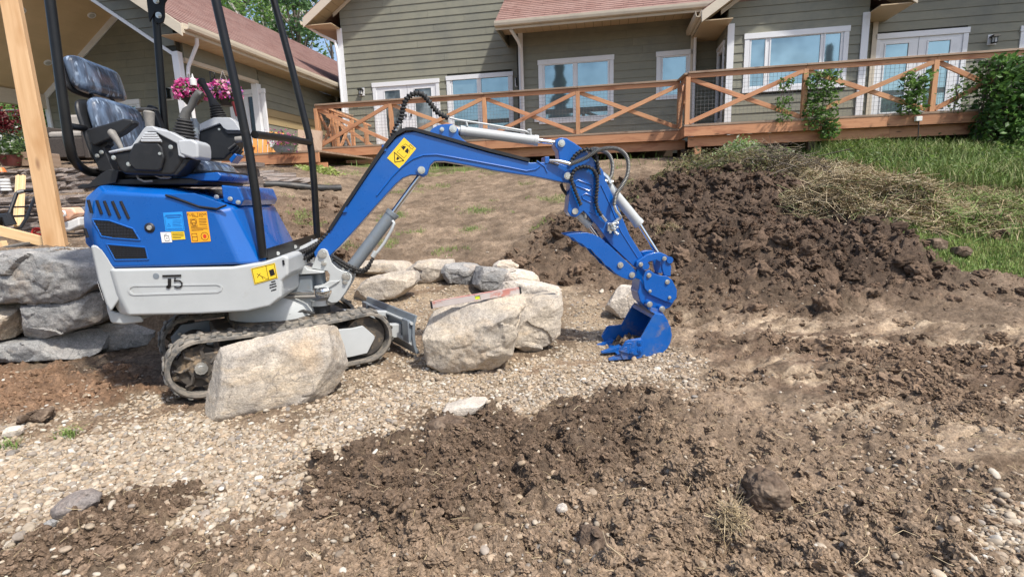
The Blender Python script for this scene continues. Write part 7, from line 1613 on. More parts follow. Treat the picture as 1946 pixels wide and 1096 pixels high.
# dozer blade
BX = XF+.36
g = MB(); pr = [(BX-.035, .015), (BX-.05, .07), (BX-.055, .15), (BX-.045, .23), (BX-.02, .29), (BX-.005, .29), (BX-.025, .23), (BX-.035, .15), (BX-.03, .07), (BX-.005, .015)]
g.prism([(x, -.48, z) for x, z in pr], [(x, .48, z) for x, z in pr]); bl_ = U(g, 'dozer_blade', 'steelgrey', bevel=.003)
for ya in (.36, -.46): g = MB(); g.box(BX-.075, BX-.05, ya, ya+.10, .10, .26); U(g, 'blade_rib', 'steelgrey', bl_, bevel=.004)
g = MB(); g.tube([(BX-.052, -.48, .24), (BX-.052, .48, .24)], .012, 8); g.tube([(BX-.056, -.46, .10), (BX-.056, .46, .10)], .022, 4); U(g, 'blade_stiffener', 'grey', bl_)
for sgn in (-1, 1):
    g = MB(); g.beam((.30, sgn*.20, .20), (BX-.05, sgn*.26, .15), .06, .10); U(g, 'blade_arm', 'grey', bl_, bevel=.006)
g = MB(); g.beam((.30, 0, .30), (BX-.05, .0, .22), .07, .07); U(g, 'blade_cylinder', 'grey', bl_, bevel=.01)
# ---- boom ---------------------------------------------------------------------
BB = .062
boom = [(596, 480), (604, 468), (629, 436), (656, 396), (700, 330), (731, 286), (752, 262), (770, 252.5), (790, 250), (925, 289), (1008, 309), (1040, 308), (1056, 308), (1082, 318), (1090, 328), (1090, 341), (1082, 348), (1070, 347), (1017, 336), (940, 324.6), (893, 315), (845, 306.5), (826, 306.5), (818, 314), (815, 322), (812, 332), (804, 337), (795, 333), (780, 333), (765, 339), (752, 350), (714.7, 390.8), (673.7, 437.4), (648, 466), (630, 483), (622, 492), (610, 495), (599, 490)]
bp = c1(boom, -BB); bo = plate2(bp, -BB, BB, 'boom', 'blue', ex, .006, 2)
# underside weld rib following the belly
b = MB(); ribp = [(716, 372), (745, 336), (765, 316), (785, 302), (805, 295), (830, 294), (860, 299), (905, 307), (960, 317), (1000, 325), (1018, 322), (1026, 316)]
b.tube([(p[0], -BB-.001, p[2]) for p in c1(ribp, -BB)], .006, 8); X(b, 'weld_rib', 'blue', bo, autos=True)
b = MB(); b.tube([(p[0], -BB-.001, p[2]) for p in c1([(1020, 306), (1035, 317), (1040, 328)], -BB)], .005, 8); X(b, 'weld_rib', 'blue', bo, autos=True)
# black hose tray running over the top edge
tray = [(627, 437), (656, 392), (700, 326), (731, 282), (752, 257), (770, 247), (785, 246.5), (925, 285.5), (1006, 306)]
b = MB(); TP_ = [(p[0], 0, p[2]+.004) for p in c1(tray, -BB)]
for i in range(len(TP_)-1): 
    b.beam(TP_[i], TP_[i+1], .15, .020, (0, 0, 1) if abs(TP_[i+1][0]-TP_[i][0]) > .05 else (1, 0, 0))
X(b, 'hose_cover', 'plastic', bo)
lugp = [(812, 256), (822, 244), (832, 238.5), (846, 236), (858, 235.8), (866, 239), (871, 246), (871, 256), (877, 263), (895, 276), (880, 277), (850, 270)]
lp_ = c1(lugp, -.05); plate2(lp_, -.052, -.038, 'cylinder_lug', 'blue', bo, .003); plate2(lp_, .038, .052, 'cylinder_lug', 'blue', bo, .003)
for (u, v, rr) in ((861, 245, .018), (840, 246, .010)): p = MP(u, v, -.053); bolt(bo, (p[0], -.053, p[2]), rr, .018)
for (u, v) in ((801, 323.5), (1078, 334.5)): 
    p = MP(u, v, -BB-.001); m_ = MB(); m_.tube([(p[0], -BB, p[2]), (p[0], -BB-.008, p[2])], .033, 24); X(m_, 'pin_collar', 'blue', bo, autos=True); bolt(bo, (p[0], -BB-.008, p[2]), .018, .018)
for (u, v) in ((730, 282), (655, 398)): p = MP(u, v, -BB); m_ = MB(); m_.box(p[0]-.014, p[0]+.014, -BB-.012, .02, p[2]-.02, p[2]+.02); X(m_, 'hose_clamp', 'blue', bo, bevel=.004)
p = MP(1036, 306, 0); m_ = MB(); m_.box(p[0]-.015, p[0]+.015, -BB-.006, BB, p[2]-.022, p[2]+.024); X(m_, 'hose_clamp', 'blue', bo, bevel=.004)
# warning decal
yq = [cY([p], -BB)[0] for p in ((655, 162), (972, 445), (545, 975), (215, 690))]; d5, q5, _ = decal(yq, 'warning_decal', 'yellow', bo, .0025)
ink(d5, q5, [('w', .0045, [(.12, .66), (.88, .66), (.52, .93), (.12, .66)])], 'inkdark'); ink(d5, q5, [('fill', [(.42, .70), (.60, .70), (.54, .82), (.46, .80)]), ('fill', [(.24, .34), (.30, .24), (.45, .20), (.46, .37)]), ('fill', [(.56, .20), (.72, .24), (.80, .36), (.56, .37)]), [(.28, .42), (.24, .58), (.78, .58), (.80, .42)], [(.2, .34), (.32, .14), (.68, .12), (.86, .34)], rect(.56, .04, .84, .12)], 'inkdark', w=.0018)
# cylinders
def cyl_(p0, p1, r, name, mat, par, cap=True):
    m_ = MB(); p0, p1 = Vector(p0), Vector(p1); m_.tube([p0, p1], r, 20)
    if cap: d = (p1-p0).normalized(); m_.tube([p1-d*.022, p1+d*.004], r*1.10, 20); m_.tube([p0, p0+d*.012], r*1.05, 20)
    return X(m_, name, mat, par, autos=True)
c0 = cyl_(MP(875, 248.5, 0), MP(1021, 267.5, 0), .033, 'arm_cylinder', 'grey', ex); cyl_(MP(858, 246, 0), MP(877, 248.7, 0), .022, 'cylinder_eye', 'grey', c0, False); cyl_(MP(1021, 267.5, 0), MP(1064, 272.5, 0), .0165, 'cylinder_rod', 'chrome', c0, False)
b = MB(); b.tube([MPp(854, 224, -.02), MPp(870, 228, -.02), MPp(930, 237, -.02), MPp(999, 249.5, -.02), MPp(1005, 253, -.02)], .0065, 8); b.tube([MPp(886, 230, -.02), MPp(888, 240, -.02)], .007, 8); b.tube([MPp(1006, 246, -.02), MPp(1007, 262, -.0)], .014, 10); b.tube([MPp(930, 239, .03), MPp(965, 246, .03), MPp(1000, 251, .02)], .0065, 8); X(b, 'steel_line', 'grey', c0, autos=True)
bc0 = MP(657, 524, 0); bc1 = MP(747, 404, 0); c0 = cyl_(MP(670, 507, 0), bc1, .041, 'boom_cylinder', 'steelgrey', ex); cyl_(bc0, MP(672, 505, 0), .030, 'cylinder_eye', 'grey', c0, False); cyl_(bc1, MP(799, 333, 0), .0185, 'cylinder_rod', 'chrome', c0, False)
b = MB(); b.tube([MPp(746, 420, -.04), MPp(749, 424, -.05), MPp(745, 435, -.05), MPp(730, 462, -.05), MPp(716, 480, -.05)], [.010]*5, 10); b.tube([MPp(714, 478, -.05), MPp(708, 488, -.05)], .016, 8); X(b, 'steel_line', 'grey', c0, autos=True)
# ---- arm (stick) -----------------------------------------------------------------
AB = .058
armpts = [(1056, 268), (1061, 262.5), (1068, 261.5), (1077, 263), (1092, 272), (1107.5, 283), (1122, 296), (1136, 311), (1147, 326), (1149, 338), (1158, 357), (1175, 395), (1197, 447), (1220, 483), (1226, 496), (1222, 507), (1213, 512), (1206, 508), (1161, 465), (1135, 429), (1109, 401), (1100, 409), (1094, 413), (1085, 411), (1079, 402), (1082, 372), (1084, 350), (1074, 343), (1066, 330), (1066, 316), (1063, 303), (1061, 287), (1055, 278)]
ap = c1(armpts, -AB); ar_ = plate2(ap, -AB, AB, 'arm', 'blue', ex, .005, 2)
for Q in ([(288, 530), (320, 505), (460, 560), (465, 600), (430, 615), (300, 565)], [(360, 670), (400, 645), (500, 690), (500, 740), (440, 735), (370, 700)]):
    P = [cL([q], -AB)[0] for q in Q]; b = MB(); b.tube([(p[0], -AB-.001, p[2]) for p in P]+[(P[0][0], -AB-.001, P[0][2])], .0045, 6); X(b, 'pressed_rib', 'blue', ar_, autos=True)
b = MB(); b.tube([(p[0], -AB-.001, p[2]) for p in c1([(1142, 352), (1160, 390), (1180, 440), (1212, 490)], -AB)], .004, 6); b.tube([(p[0], -AB-.001, p[2]) for p in c1([(1120, 402), (1136, 412), (1140, 408)], -AB)], .004, 6); X(b, 'weld_rib', 'blue', ar_, autos=True)
for (u, v, rr) in ((1067, 272.5, .018),): p = MP(u, v, -AB-.001); bolt(ar_, (p[0], -AB-.001, p[2]), rr, .018)
p = MP(1092.5, 401.5, -AB-.001); b = MB(); b.tube([(p[0], -AB, p[2]), (p[0], -AB-.010, p[2])], .021, 20); X(b, 'pin_head', 'zinc', ar_, autos=True)
c0 = cyl_(MP(1148, 345, .0), MP(1214, 425, .0), .036, 'bucket_cylinder', 'grey', ex); cyl_(MP(1140, 330, 0), MP(1150, 346, 0), .026, 'cylinder_eye', 'zinc', c0, False); cyl_(MP(1214, 425, 0), MP(1250, 482, 0), .016, 'cylinder_rod', 'chrome', c0, False)
# thumb
th0 = cyl_(MP(1096, 405, 0), MP(1120, 428, 0), .026, 'thumb_cylinder', 'grey', ex); cyl_(MP(1118, 426, 0), MP(1168, 495, 0), .015, 'cylinder_rod', 'chrome', th0, False)
b = MB(); b.tube([MPp(1112, 395, -.03), MPp(1113, 404, -.03), MPp(1113, 414, -.03)], .013, 10); X(b, 'hose_fitting', 'zinc', th0)
thp = cG([(172, 100), (205, 118), (230, 125), (260, 155), (300, 172), (330, 200), (365, 212), (400, 255), (440, 290), (470, 330), (500, 345), (540, 385), (585, 415), (630, 432), (660, 438), (690, 428), (702, 405), (700, 375), (660, 330), (600, 275), (500, 180), (430, 122), (380, 98), (330, 85), (260, 88), (215, 92)], -.07)
tb_ = plate2(thp, -.075, -.060, 'thumb', 'blue', ex, .003); thf = [(p[0]-.0, p[1], p[2]) for p in thp]; plate2(thf, .060, .075, 'thumb_plate', 'blue', tb_, .003)
b = MB(); q = cG([(420, 160), (520, 260)], 0); b.beam((q[0][0], 0, q[0][2]), (q[1][0], 0, q[1][2]), .12, .012, (0, 1, 0)); X(b, 'thumb_web', 'blue', tb_)
for (x, y, rr) in ((582, 326, .021), (668, 400, .021)): p = cG([(x, y)], -.076)[0]; m_ = MB(); m_.tube([(p[0], -.075, p[2]), (p[0], -.084, p[2])], rr, 20); m_.tube([(p[0], -.084, p[2]), (p[0], -.088, p[2])], rr*.5, 12); X(m_, 'pin_head', 'zinc', tb_, autos=True)
# link and coupler
lk_ = cG([(700, 345), (700, 300), (725, 285), (780, 248), (830, 233), (880, 232), (925, 252), (948, 300), (960, 340), (955, 412), (905, 405), (892, 360), (885, 310), (850, 290), (795, 302), (765, 330), (755, 350)], -.08)
l0 = plate2(lk_, -.088, -.062, 'bucket_link', 'blue', ex, .006); plate2(lk_, .062, .088, 'bucket_link_plate', 'blue', l0, .006)
b = MB(); q = cG([(908, 278)], 0)[0]; b.tube([(q[0], -.10, q[2]), (q[0], .10, q[2])], .024, 16); q = cG([(733, 322)], 0)[0]; b.tube([(q[0], -.10, q[2]), (q[0], .10, q[2])], .026, 16); X(b, 'link_pins', 'blue', l0, autos=True)
for (x, y) in ((910, 278), (734, 322)): p = cG([(x, y)], -.10)[0]; bolt(l0, (p[0], -.10, p[2]), .012, .012)
cp = cG([(750, 425), (765, 375), (800, 362), (835, 390), (880, 405), (930, 408), (968, 440), (1002, 510), (1000, 570), (965, 612), (900, 590), (800, 545), (762, 500)], -.09)
cp0 = plate2(cp, -.095, -.078, 'quick_coupler', 'blue', ex, .004); plate2(cp, .078, .095, 'coupler_plate', 'blue', cp0, .004)
for (x, y, rr) in ((795, 403, .013), (932, 452, .013), (803, 520, .009), (948, 568, .009)): p = cG([(x, y)], -.096)[0]; bolt(cp0, (p[0], -.096, p[2]), rr, .012)
lc = cG([(730, 430), (760, 480), (800, 540), (900, 585), (985, 600), (950, 645), (905, 660), (895, 690), (850, 700), (790, 660), (730, 600), (712, 530), (722, 500)], -.075)
plate2(lc, -.076, .076, 'coupler_body', 'blue', cp0, .008)
for (x, y) in ((792, 614), (884, 648)):
    p = cG([(x, y)], -.10)[0]; m_ = MB(); m_.tube([(p[0], -.12, p[2]), (p[0], .12, p[2])], .024, 16); X(m_, 'coupler_pin', 'blue', cp0, autos=True); bolt(cp0, (p[0], -.12, p[2]), .016, .014)
# ---- bucket -----------------------------------------------------------------------
WB = .20
side = cG([(845, 690), (903, 697), (935, 745), (958, 790), (967, 850), (955, 905), (930, 950), (890, 985), (820, 1010), (700, 1022), (605, 1030), (570, 965), (640, 885), (735, 868), (790, 770), (825, 712)], -WB)
bu = plate2(side, -WB, -WB+.012, 'bucket', 'bucketblue', ex, .002); plate2(side, WB-.012, WB, 'bucket_side', 'bucketblue', bu, .002)
sh_ = [side[i] for i in range(0, 11)]; sh_ = [side[15]]+sh_
m_ = MB(); outer = [(p[0], p[2]) for p in sh_]; cx_, cz_ = cG([(780, 880)], -WB)[0][0], cG([(780, 880)], -WB)[0][2]
for i in range(len(outer)-1):
    (x0, z0), (x1, z1) = outer[i], outer[i+1]; f = .93
    def inn(x, z): d = Vector((cx_-x, 0, cz_-z)).normalized()*.012; return x+d.x, z+d.z
    a0, a1 = inn(x0, z0), inn(x1, z1)
    m_.hexa([(x0, -WB+.012, z0), (x1, -WB+.012, z1), (a1[0], -WB+.012, a1[1]), (a0[0], -WB+.012, a0[1]), (x0, WB-.012, z0), (x1, WB-.012, z1), (a1[0], WB-.012, a1[1]), (a0[0], WB-.012, a0[1])])
X(m_, 'bucket_shell', 'bucketblue', bu, autos=True)
er = cG([(800, 640), (870, 650), (903, 697), (935, 745), (845, 740), (800, 700)], -.1)
for bb in (-.115, -.095), (.095, .115): m_ = MB(); m_.prism([(p[0], bb[0], p[2]) for p in er], [(p[0], bb[1], p[2]) for p in er]); X(m_, 'bucket_ear', 'bucketblue', bu)
sc2 = cG([(575, 962), (618, 890), (640, 882), (735, 875), (752, 890), (752, 965), (735, 985), (690, 995), (590, 970)], -WB-.001)
s_ = plate2(sc2, -WB-.012, -WB-.001, 'side_cutter', 'bucketblue', bu, .003); plate2(sc2, WB+.001, WB+.012, 'side_cutter', 'bucketblue', bu, .003)
for (x, y) in ((728, 903), (730, 957), (674, 972)): p = cG([(x, y)], -WB-.013)[0]; m_ = MB(); m_.tube([(p[0], -WB-.012, p[2]), (p[0], -WB-.018, p[2])], [.020, .019], 16); m_.tube([(p[0], -WB-.018, p[2]), (p[0], -WB-.023, p[2])], .010, 6); X(m_, 'cutter_bolt', 'bucketblue', s_, autos=True)
# cast emblem rings on the cutter
b = MB(); q = cG([(632, 935), (600, 945), (615, 915), (650, 905), (672, 912), (655, 935), (632, 960)], -WB-.0125); b.tube([(p[0], -WB-.0125, p[2]) for p in q], .003, 6); X(b, 'cast_mark', 'bucketblue', s_, autos=True)
lipa = cG([(605, 1030), (572, 966)], -WB); lz = lipa[0][2]; lx = lipa[0][0]
for k, bb in enumerate((-WB+.03, 0, WB-.03)):
    m_ = MB(); w = .028; m_.hexa([(lx+.03, bb-w, lz+.0), (lx+.03, bb+w, lz+.0), (lx-.10, bb+w*.55, lz-.005), (lx-.10, bb-w*.55, lz-.005), (lx+.05, bb-w, lz+.045), (lx+.05, bb+w, lz+.045), (lx-.095, bb+w*.55, lz+.006), (lx-.095, bb-w*.55, lz+.006)]); X(m_, 'bucket_tooth', 'bucketblue', bu, bevel=.003)
# soil in the bucket
m_ = MB(); 
q = cG([(600, 900), (660, 890), (700, 880)], 0)
for k in range(26): 
    x = q[0][0]+random.uniform(-.01, .12); z = lz+.02+random.uniform(0, .05); bb = random.uniform(-.17, .17); m_.tube([(x-.02, bb, z), (x, bb+.005, z+.018), (x+.02, bb, z)], [.012, .026, .010], 6)
so_ = X(m_, 'soil_in_bucket', 'clodsolo', bu)
# ---- hoses ---------------------------------------------------------------------------
def smooth(P, n=6):
    P = [Vector(p) for p in P]; out = []
    for i in range(len(P)-1):
        p0, p1, p2, p3 = P[max(i-1, 0)], P[i], P[i+1], P[min(i+2, len(P)-1)]
        for k in range(n):
            t = k/n; out.append(.5*((2*p1)+(-p0+p2)*t+(2*p0-5*p1+4*p2-p3)*t*t+(-p0+3*p1-3*p2+p3)*t**3))
    out.append(P[-1]); return out
def hose(pts, r, bb, mat='rubber', wrap=None, par=ex, name='hydraulic_hose'):
    """pts in photo pixels on lateral b (or per-point b); wrap: spiral guard"""
    P = smooth([MPp(p[0], p[1], p[2] if len(p) > 2 else bb) for p in pts], 8); m_ = MB(); m_.tube(P, r, 10); o = X(m_, name, mat, par, autos=True)
    if wrap:
        # helix
        L = [0]
        for i in range(len(P)-1): L.append(L[-1]+(P[i+1]-P[i]).length)
        pitch, rw, wm = wrap; turns = int(L[-1]/pitch); H = []; prev = None; seg = 9
        for k in range(turns*seg+1):
            d = L[-1]*k/(turns*seg); i = min(max(0, np.searchsorted(L, d)-1), len(P)-2); f = (d-L[i])/max(1e-9, L[i+1]-L[i]); p = P[i].lerp(P[i+1], f); t = (P[i+1]-P[i]).normalized()
            if prev is None: prev = t.cross(Vector((0, 1, 0))).normalized()
            x = (prev-t*prev.dot(t)).normalized(); prev = x; y = t.cross(x); a = 2*math.pi*k/seg; H.append(p+(x*math.cos(a)+y*math.sin(a))*(r+rw*.4))
        m_ = MB(); m_.tube(H, rw, 5); X(m_, 'spiral_guard', wm, o, autos=True)
    return o
SP = (.020, .0035, 'rubber')
hose([(744, 263), (755, 240), (764, 222), (767, 203), (775, 186), (789, 178), (803, 180), (817, 195), (830, 212), (842, 220), (852, 224)], .0125, -.02, wrap=(.022, .006, 'rubber'))
hose([(627, 440, -.03), (645, 410, -.03), (690, 342, -.03), (726, 286, -.03), (744, 263, -.03)], .012, -.03)
b = MB(); b.tube([MPp(752, 250, -.02), MPp(761, 236, -.02)], .015, 10); b.tube([MPp(735, 275, -.02), MPp(751, 252, -.02)], .009, 8); X(b, 'hose_fitting', 'zinc')
# hoses at the foot of the boom
for k, (dv, bb) in enumerate(((0, -.05), (7, .0), (13, -.03), (20, .03))):
    hose([(552, 482+dv*.9, -.2+bb), (575, 478+dv, -.1+bb), (600, 465+dv*.8, bb), (615, 452+dv*.4, bb), (629, 436, bb)], .0115, bb, wrap=(.022, .004, 'rubber'))
b = MB(); b.tube([MPp(560, 480, .1), MPp(605, 458, .1)], .02, 12); X(b, 'steel_tube', 'grey')
hose([(632, 486), (650, 497), (668, 507), (688, 513), (700, 505), (709, 490)], .010, -.06, wrap=(.02, .0035, 'rubber')); hose([(634, 492), (652, 505), (672, 516), (692, 516), (704, 502)], .010, -.02, wrap=(.02, .0035, 'rubber'))
# hoses around the arm joint
hose([(1104, 390), (1092, 360), (1086, 340), (1092, 324), (1108, 317), (1125, 321), (1134, 335), (1135, 355), (1133, 380), (1136, 398), (1143, 409)], .0095, -.085, wrap=(.022, .0045, 'rubber'))
hose([(1085, 308), (1092, 297), (1103, 288), (1116, 284), (1129, 289), (1134, 300), (1136, 315), (1139, 332)], .0095, -.075, wrap=(.022, .0045, 'rubber'))
hose([(1084, 312), (1100, 306), (1115, 299), (1135, 287), (1155, 282), (1175, 284), (1189, 295), (1194, 312), (1192, 333), (1182, 353), (1171, 370), (1167, 390)], .010, -.10, wrap=(.0095, .0035, 'galv'))
hose([(1110, 292), (1128, 283), (1142, 286), (1155, 292), (1162, 304), (1164, 318), (1162, 333), (1158, 341)], .010, .05, wrap=(.0095, .0035, 'galv'))
hose([(1066, 349), (1070, 360), (1078, 370), (1083, 374)], .011, .03)
b = MB(); b.tube([MPp(1044, 305, -.08), MPp(1060, 306, -.09), MPp(1084, 312, -.10)], [.009, .012, .012], 10); b.tube([MPp(1042, 308, -.06), MPp(1062, 313, -.07)], .008, 8); X(b, 'hose_fitting', 'chrome', autos=True)
b = MB(); b.tube([MPp(1167, 390, -.10), MPp(1171, 401, -.10), MPp(1178, 410, -.09), MPp(1180, 413, -.08)], .010, 10); b.tube([MPp(1180, 413, -.08), MPp(1166, 424, -.07)], .012, 8); b.tube([MPp(1143, 409, -.085), MPp(1152, 420, -.075)], .010, 8); X(b, 'hose_fitting', 'zinc', autos=True)
b = MB(); q = MP(1163, 432, -.07); b.box(q[0]-.035, q[0]+.025, -.085, -.058, q[2]-.025, q[2]+.03)
for k in range(9): dx, dz = random.uniform(-.04, .04), random.uniform(-.05, .03); b.tube([(q[0]+dx, -.09, q[2]+dz), (q[0]+dx+random.uniform(-.02, .02), -.11, q[2]+dz+random.uniform(-.02, .02))], .010, 6)
b.tube([MPp(1168, 440, -.09), MPp(1175, 446, -.10)], .011, 8); X(b, 'valve_block', 'zinc', ar_, bevel=.002)
b = MB(); q = MP(1152, 338, -.02); b.tube([(q[0]-.03, -.03, q[2]+.03), (q[0], -.045, q[2]), (q[0]+.02, -.05, q[2]-.04)], .014, 8); b.tube([(q[0]-.02, -.045, q[2]-.02), (q[0]+.04, -.045, q[2]-.03)], .012, 8); X(b, 'hose_fitting', 'zinc', autos=True)
b = MB(); b.tube([MPp(560, 610, -.05), MPp(585, 600, -.05), MPp(600, 604, -.05)], .012, 8); b.tube([MPp(548, 597, -.15), MPp(575, 590, -.1), MPp(598, 596, -.1)], .010, 8); X(b, 'swing_hose', 'rubber', autos=True)
# ------------------------------------------------------------------ timber post, lumber, tools
def solid(name, mat, pts8, label, cat, group=None, bevel=.004):
    m_ = MB(); m_.hexa(pts8); foot = Vector((sum(p[0] for p in pts8)/8, sum(p[1] for p in pts8)/8, min(p[2] for p in pts8))); o = m_.build(name, MT[mat], None, bevel=bevel, seg=1, anchor=foot); tag(o, label, cat, group); return o
def beam_thing(name, mat, p0, p1, w, h, label, cat, group=None, up=(0, 0, 1), bevel=.004):
    m_ = MB(); m_.beam(p0, p1, w, h, up); foot = (Vector(p0)+Vector(p1))/2; foot.z = min(p0[2], p1[2]); o = m_.build(name, MT[mat], None, bevel=bevel, seg=1, anchor=foot); tag(o, label, cat, group); return o
YP = 4.75; n0 = Vector((.12, -1, 0)).normalized(); pp0 = Vector((0, YP, 0))
bl = hit(80, 458, pp0, n0); brr = hit(122, 458, pp0, n0); tl = hit(-12, -60, pp0, n0); tr = hit(22, -60, pp0, n0); bk_ = -n0*.06+Vector((-.01, 0, 0))
zb0 = .78; bl.z = brr.z = zb0; zt = max(tl.z, tr.z)+.2; tl = Vector((tl.x, tl.y, zt)); tr = Vector((tr.x, tr.y, zt))
solid('timber_post', 'fir', [bl, brr, brr+bk_, bl+bk_, tl, tr, tr+bk_, tl+bk_], 'tall fresh timber post standing on the terrace at the left edge', 'timber post')
p0 = at(-40, 422, 4.45); p1 = at(150, 470, 4.62); beam_thing('lumber_board', 'lumber', (p0.x, p0.y, p0.z-.03), (p1.x, p1.y, p1.z-.03), .035, .085, 'pale board sloping down to the right across the foot of the timber post', 'board', 'loose lumber')
p0 = at(-4, 448, 4.40); beam_thing('lumber_block', 'lumber', (p0.x, p0.y, p0.z-.05), (p0.x+.02, p0.y, p0.z-.16), .09, .05, 'short lumber offcut propping up the sloping board', 'board', 'loose lumber', (0, 1, 0))
for i, (u, lab) in enumerate(((34, 'left one of two thin lumber sticks leaning on the ledge stone wall'), (43, 'right one of two thin lumber sticks leaning on the ledge stone wall'))):
    a = at(u-4, 430, 5.5); c = at(u+1, 334, 5.88); beam_thing('lumber_stick', 'lumber', a, c, .04, .035, lab, 'lumber stick', 'loose lumber', (0, 1, 0))
beam_thing('drip_edge', 'galv', at(12, 470, 4.3), at(52, 462, 4.5), .06, .02, 'thin grey metal angle lying under the sloping board', 'metal strip')
# saw horse / wheelbarrow frame in black
sh = empty('barrow_frame', frame_at(at(35, 440, 5.2)), 'black tubular cart frame tipped in front of the ledge stone wall', 'cart')
def bt(P, r, nm, mt, par=sh): m_ = MB(); m_.tube([tuple(at(u, v, y)) for u, v, y in P], r, 8); return m_.build(nm, MT[mt], par, autos=True)
bt([(12, 424, 5.1), (22, 395, 5.2), (32, 367, 5.3), (36, 364, 5.3), (64, 362, 5.35)], .016, 'handle_tube', 'black'); bt([(38, 434, 5.0), (52, 412, 5.1), (66, 376, 5.3)], .014, 'leg', 'black'); bt([(-10, 410, 5.15), (30, 411, 5.15), (76, 409, 5.2)], .010, 'cross_bar', 'black'); bt([(-10, 395, 5.25), (74, 392, 5.25)], .008, 'cross_bar', 'black'); bt([(-12, 430, 5.1), (0, 415, 5.1), (14, 412, 5.1), (20, 428, 5.1)], .05, 'tray', 'plastic'); bt([(33, 366, 5.29), (46, 363, 5.32)], .02, 'grip', 'galv')
# cut-off saw
sp = at(140, 432, 5.6); sp.z = .82; cs_ = empty('cutoff_saw', frame_at(sp), 'orange and white cut-off saw resting at the foot of the ledge stone wall', 'power saw')
c = at(135, 412, 5.6); m_ = MB(); m_.loft([[(c.x-.10, c.y-.07+k*.14, c.z-.06), (c.x-.12, c.y-.07+k*.14, c.z+.03), (c.x-.05, c.y-.07+k*.14, c.z+.10), (c.x+.08, c.y-.07+k*.14, c.z+.10), (c.x+.12, c.y-.07+k*.14, c.z+.03), (c.x+.04, c.y-.07+k*.14, c.z-.03)] for k in (0, 1)]); m_.build('motor_cover', MT['sawPale'], cs_, bevel=.02)
m_ = MB(); m_.loft([[(c.x-.09, c.y-.06+k*.12, c.z-.13), (c.x-.10, c.y-.06+k*.12, c.z-.06), (c.x+.04, c.y-.06+k*.12, c.z-.03), (c.x+.13, c.y-.06+k*.12, c.z+.0), (c.x+.12, c.y-.06+k*.12, c.z-.10), (c.x+.0, c.y-.06+k*.12, c.z-.15)] for k in (0, 1)]); m_.build('body', MT['whiteplastic'], cs_, bevel=.02)
m_ = MB(); m_.tube([(c.x-.02, c.y-.10, c.z+.06), (c.x+.03, c.y-.11, c.z+.06), (c.x+.04, c.y-.11, c.z+.02), (c.x-.01, c.y-.10, c.z+.01)], .012, 8); m_.build('handle', MT['whiteplastic'], cs_)
m_ = MB(); m_.tube([(c.x+.12, c.y+.09, c.z-.05), (c.x+.12, c.y+.095, c.z-.05)], .105, 28); m_.build('blade', MT['steelgrey'], cs_); m_ = MB(); m_.tube([(c.x+.10, c.y+.075, c.z+.02), (c.x+.10, c.y+.085, c.z+.02)], [.085, .085], 20); m_.build('blade_guard', MT['steelgrey'], cs_)
m_ = MB(); m_.beam((c.x-.08, c.y-.05, c.z-.17), (c.x+.28, c.y-.05, c.z-.19), .03, .015); m_.build('support', MT['plastic'], cs_); m_ = MB(); m_.tube([(c.x+.20, c.y-.05, c.z-.17), (c.x+.26, c.y-.05, c.z-.175)], .02, 8); m_.build('orange_cap', MT['sawOrange'], cs_)
# red coil, spool, bits
q = at(74, 443, 5.3); m_ = MB(); m_.tube([(q.x+math.cos(k*.5)*.06, q.y+.02*math.sin(k*.2), q.z+math.sin(k*.5)*.035-.01+.001*k) for k in range(38)], .008, 6); o = m_.build('cable_coil', MT['red'], None, autos=True); tag(o, 'small red coil lying against the foot of the timber post', 'cable')
q = at(10, 352, 6.0); m_ = MB()
for k in range(4): m_.tube([(q.x, q.y, q.z-.06+k*.035), (q.x, q.y, q.z-.035+k*.035)], [.05, .047], 14)
o = m_.build('white_canister', MT['whiteplastic'], None, autos=True); tag(o, 'small ribbed white canister on the step of the ledge stone wall', 'canister')
q = at(2, 322, 6.3); m_ = MB(); m_.tube([(q.x, q.y, q.z-.03), (q.x, q.y, q.z+.02)], [.05, .03], 12); o = m_.build('orange_cap', MT['sawOrange'], None); tag(o, 'small orange cap on top of the ledge stone wall at the left edge', 'cap')
# flower pots and planter
def pot(u, v, Y, r, h, mat, label, fcols, name='flower_pot', cat='flower pot', lc=None, n=500, up=.12, fn=130, group='planters'):
    p = at(u, v, Y); rt = empty(name, frame_at(p), label, cat, group); m_ = MB(); m_.tube([p, p+Vector((0, 0, h*.5)), p+Vector((0, 0, h*.9)), p+Vector((0, 0, h))], [r*.72, r*.95, r, r*1.08], 20); m_.build('pot', MT[mat], rt, autos=True)
    C = np.array(p+Vector((0, 0, h+up*.4)))+rng.normal(0, 1, (n, 3))*np.array([r*.62, r*.62, up*.5]); leaves(C, .022, lc or [(.07, .13, .03), (.11, .18, .05)], parent=rt, name='leaves')
    C = np.array(p+Vector((0, 0, h+up*.7)))+rng.normal(0, 1, (fn, 3))*np.array([r*.66, r*.66, up*.5]); leaves(C, .024, fcols, parent=rt, aspect=.9, name='blossoms', jit=.1); return rt
PINK = [(.80, .10, .42), (.85, .22, .52), (.70, .06, .32), (.88, .42, .62)]
pot(22, 316, 6.6, .115, .13, 'terracotta', 'glazed dark red pot with white flowers on top of the ledge stone wall', [(.8, .8, .75)]*2+[(.7, .7, .6)], fn=40)
r_ = pot(10, 306, 7.6, .26, .12, 'darkwood', 'low dark leaved shrub with small white flowers behind the red pot', [(.75, .75, .7)], name='flower_bed', cat='plant', lc=[(.02, .045, .02), (.03, .06, .025), (.05, .09, .03)], n=1500, up=.20, fn=24)
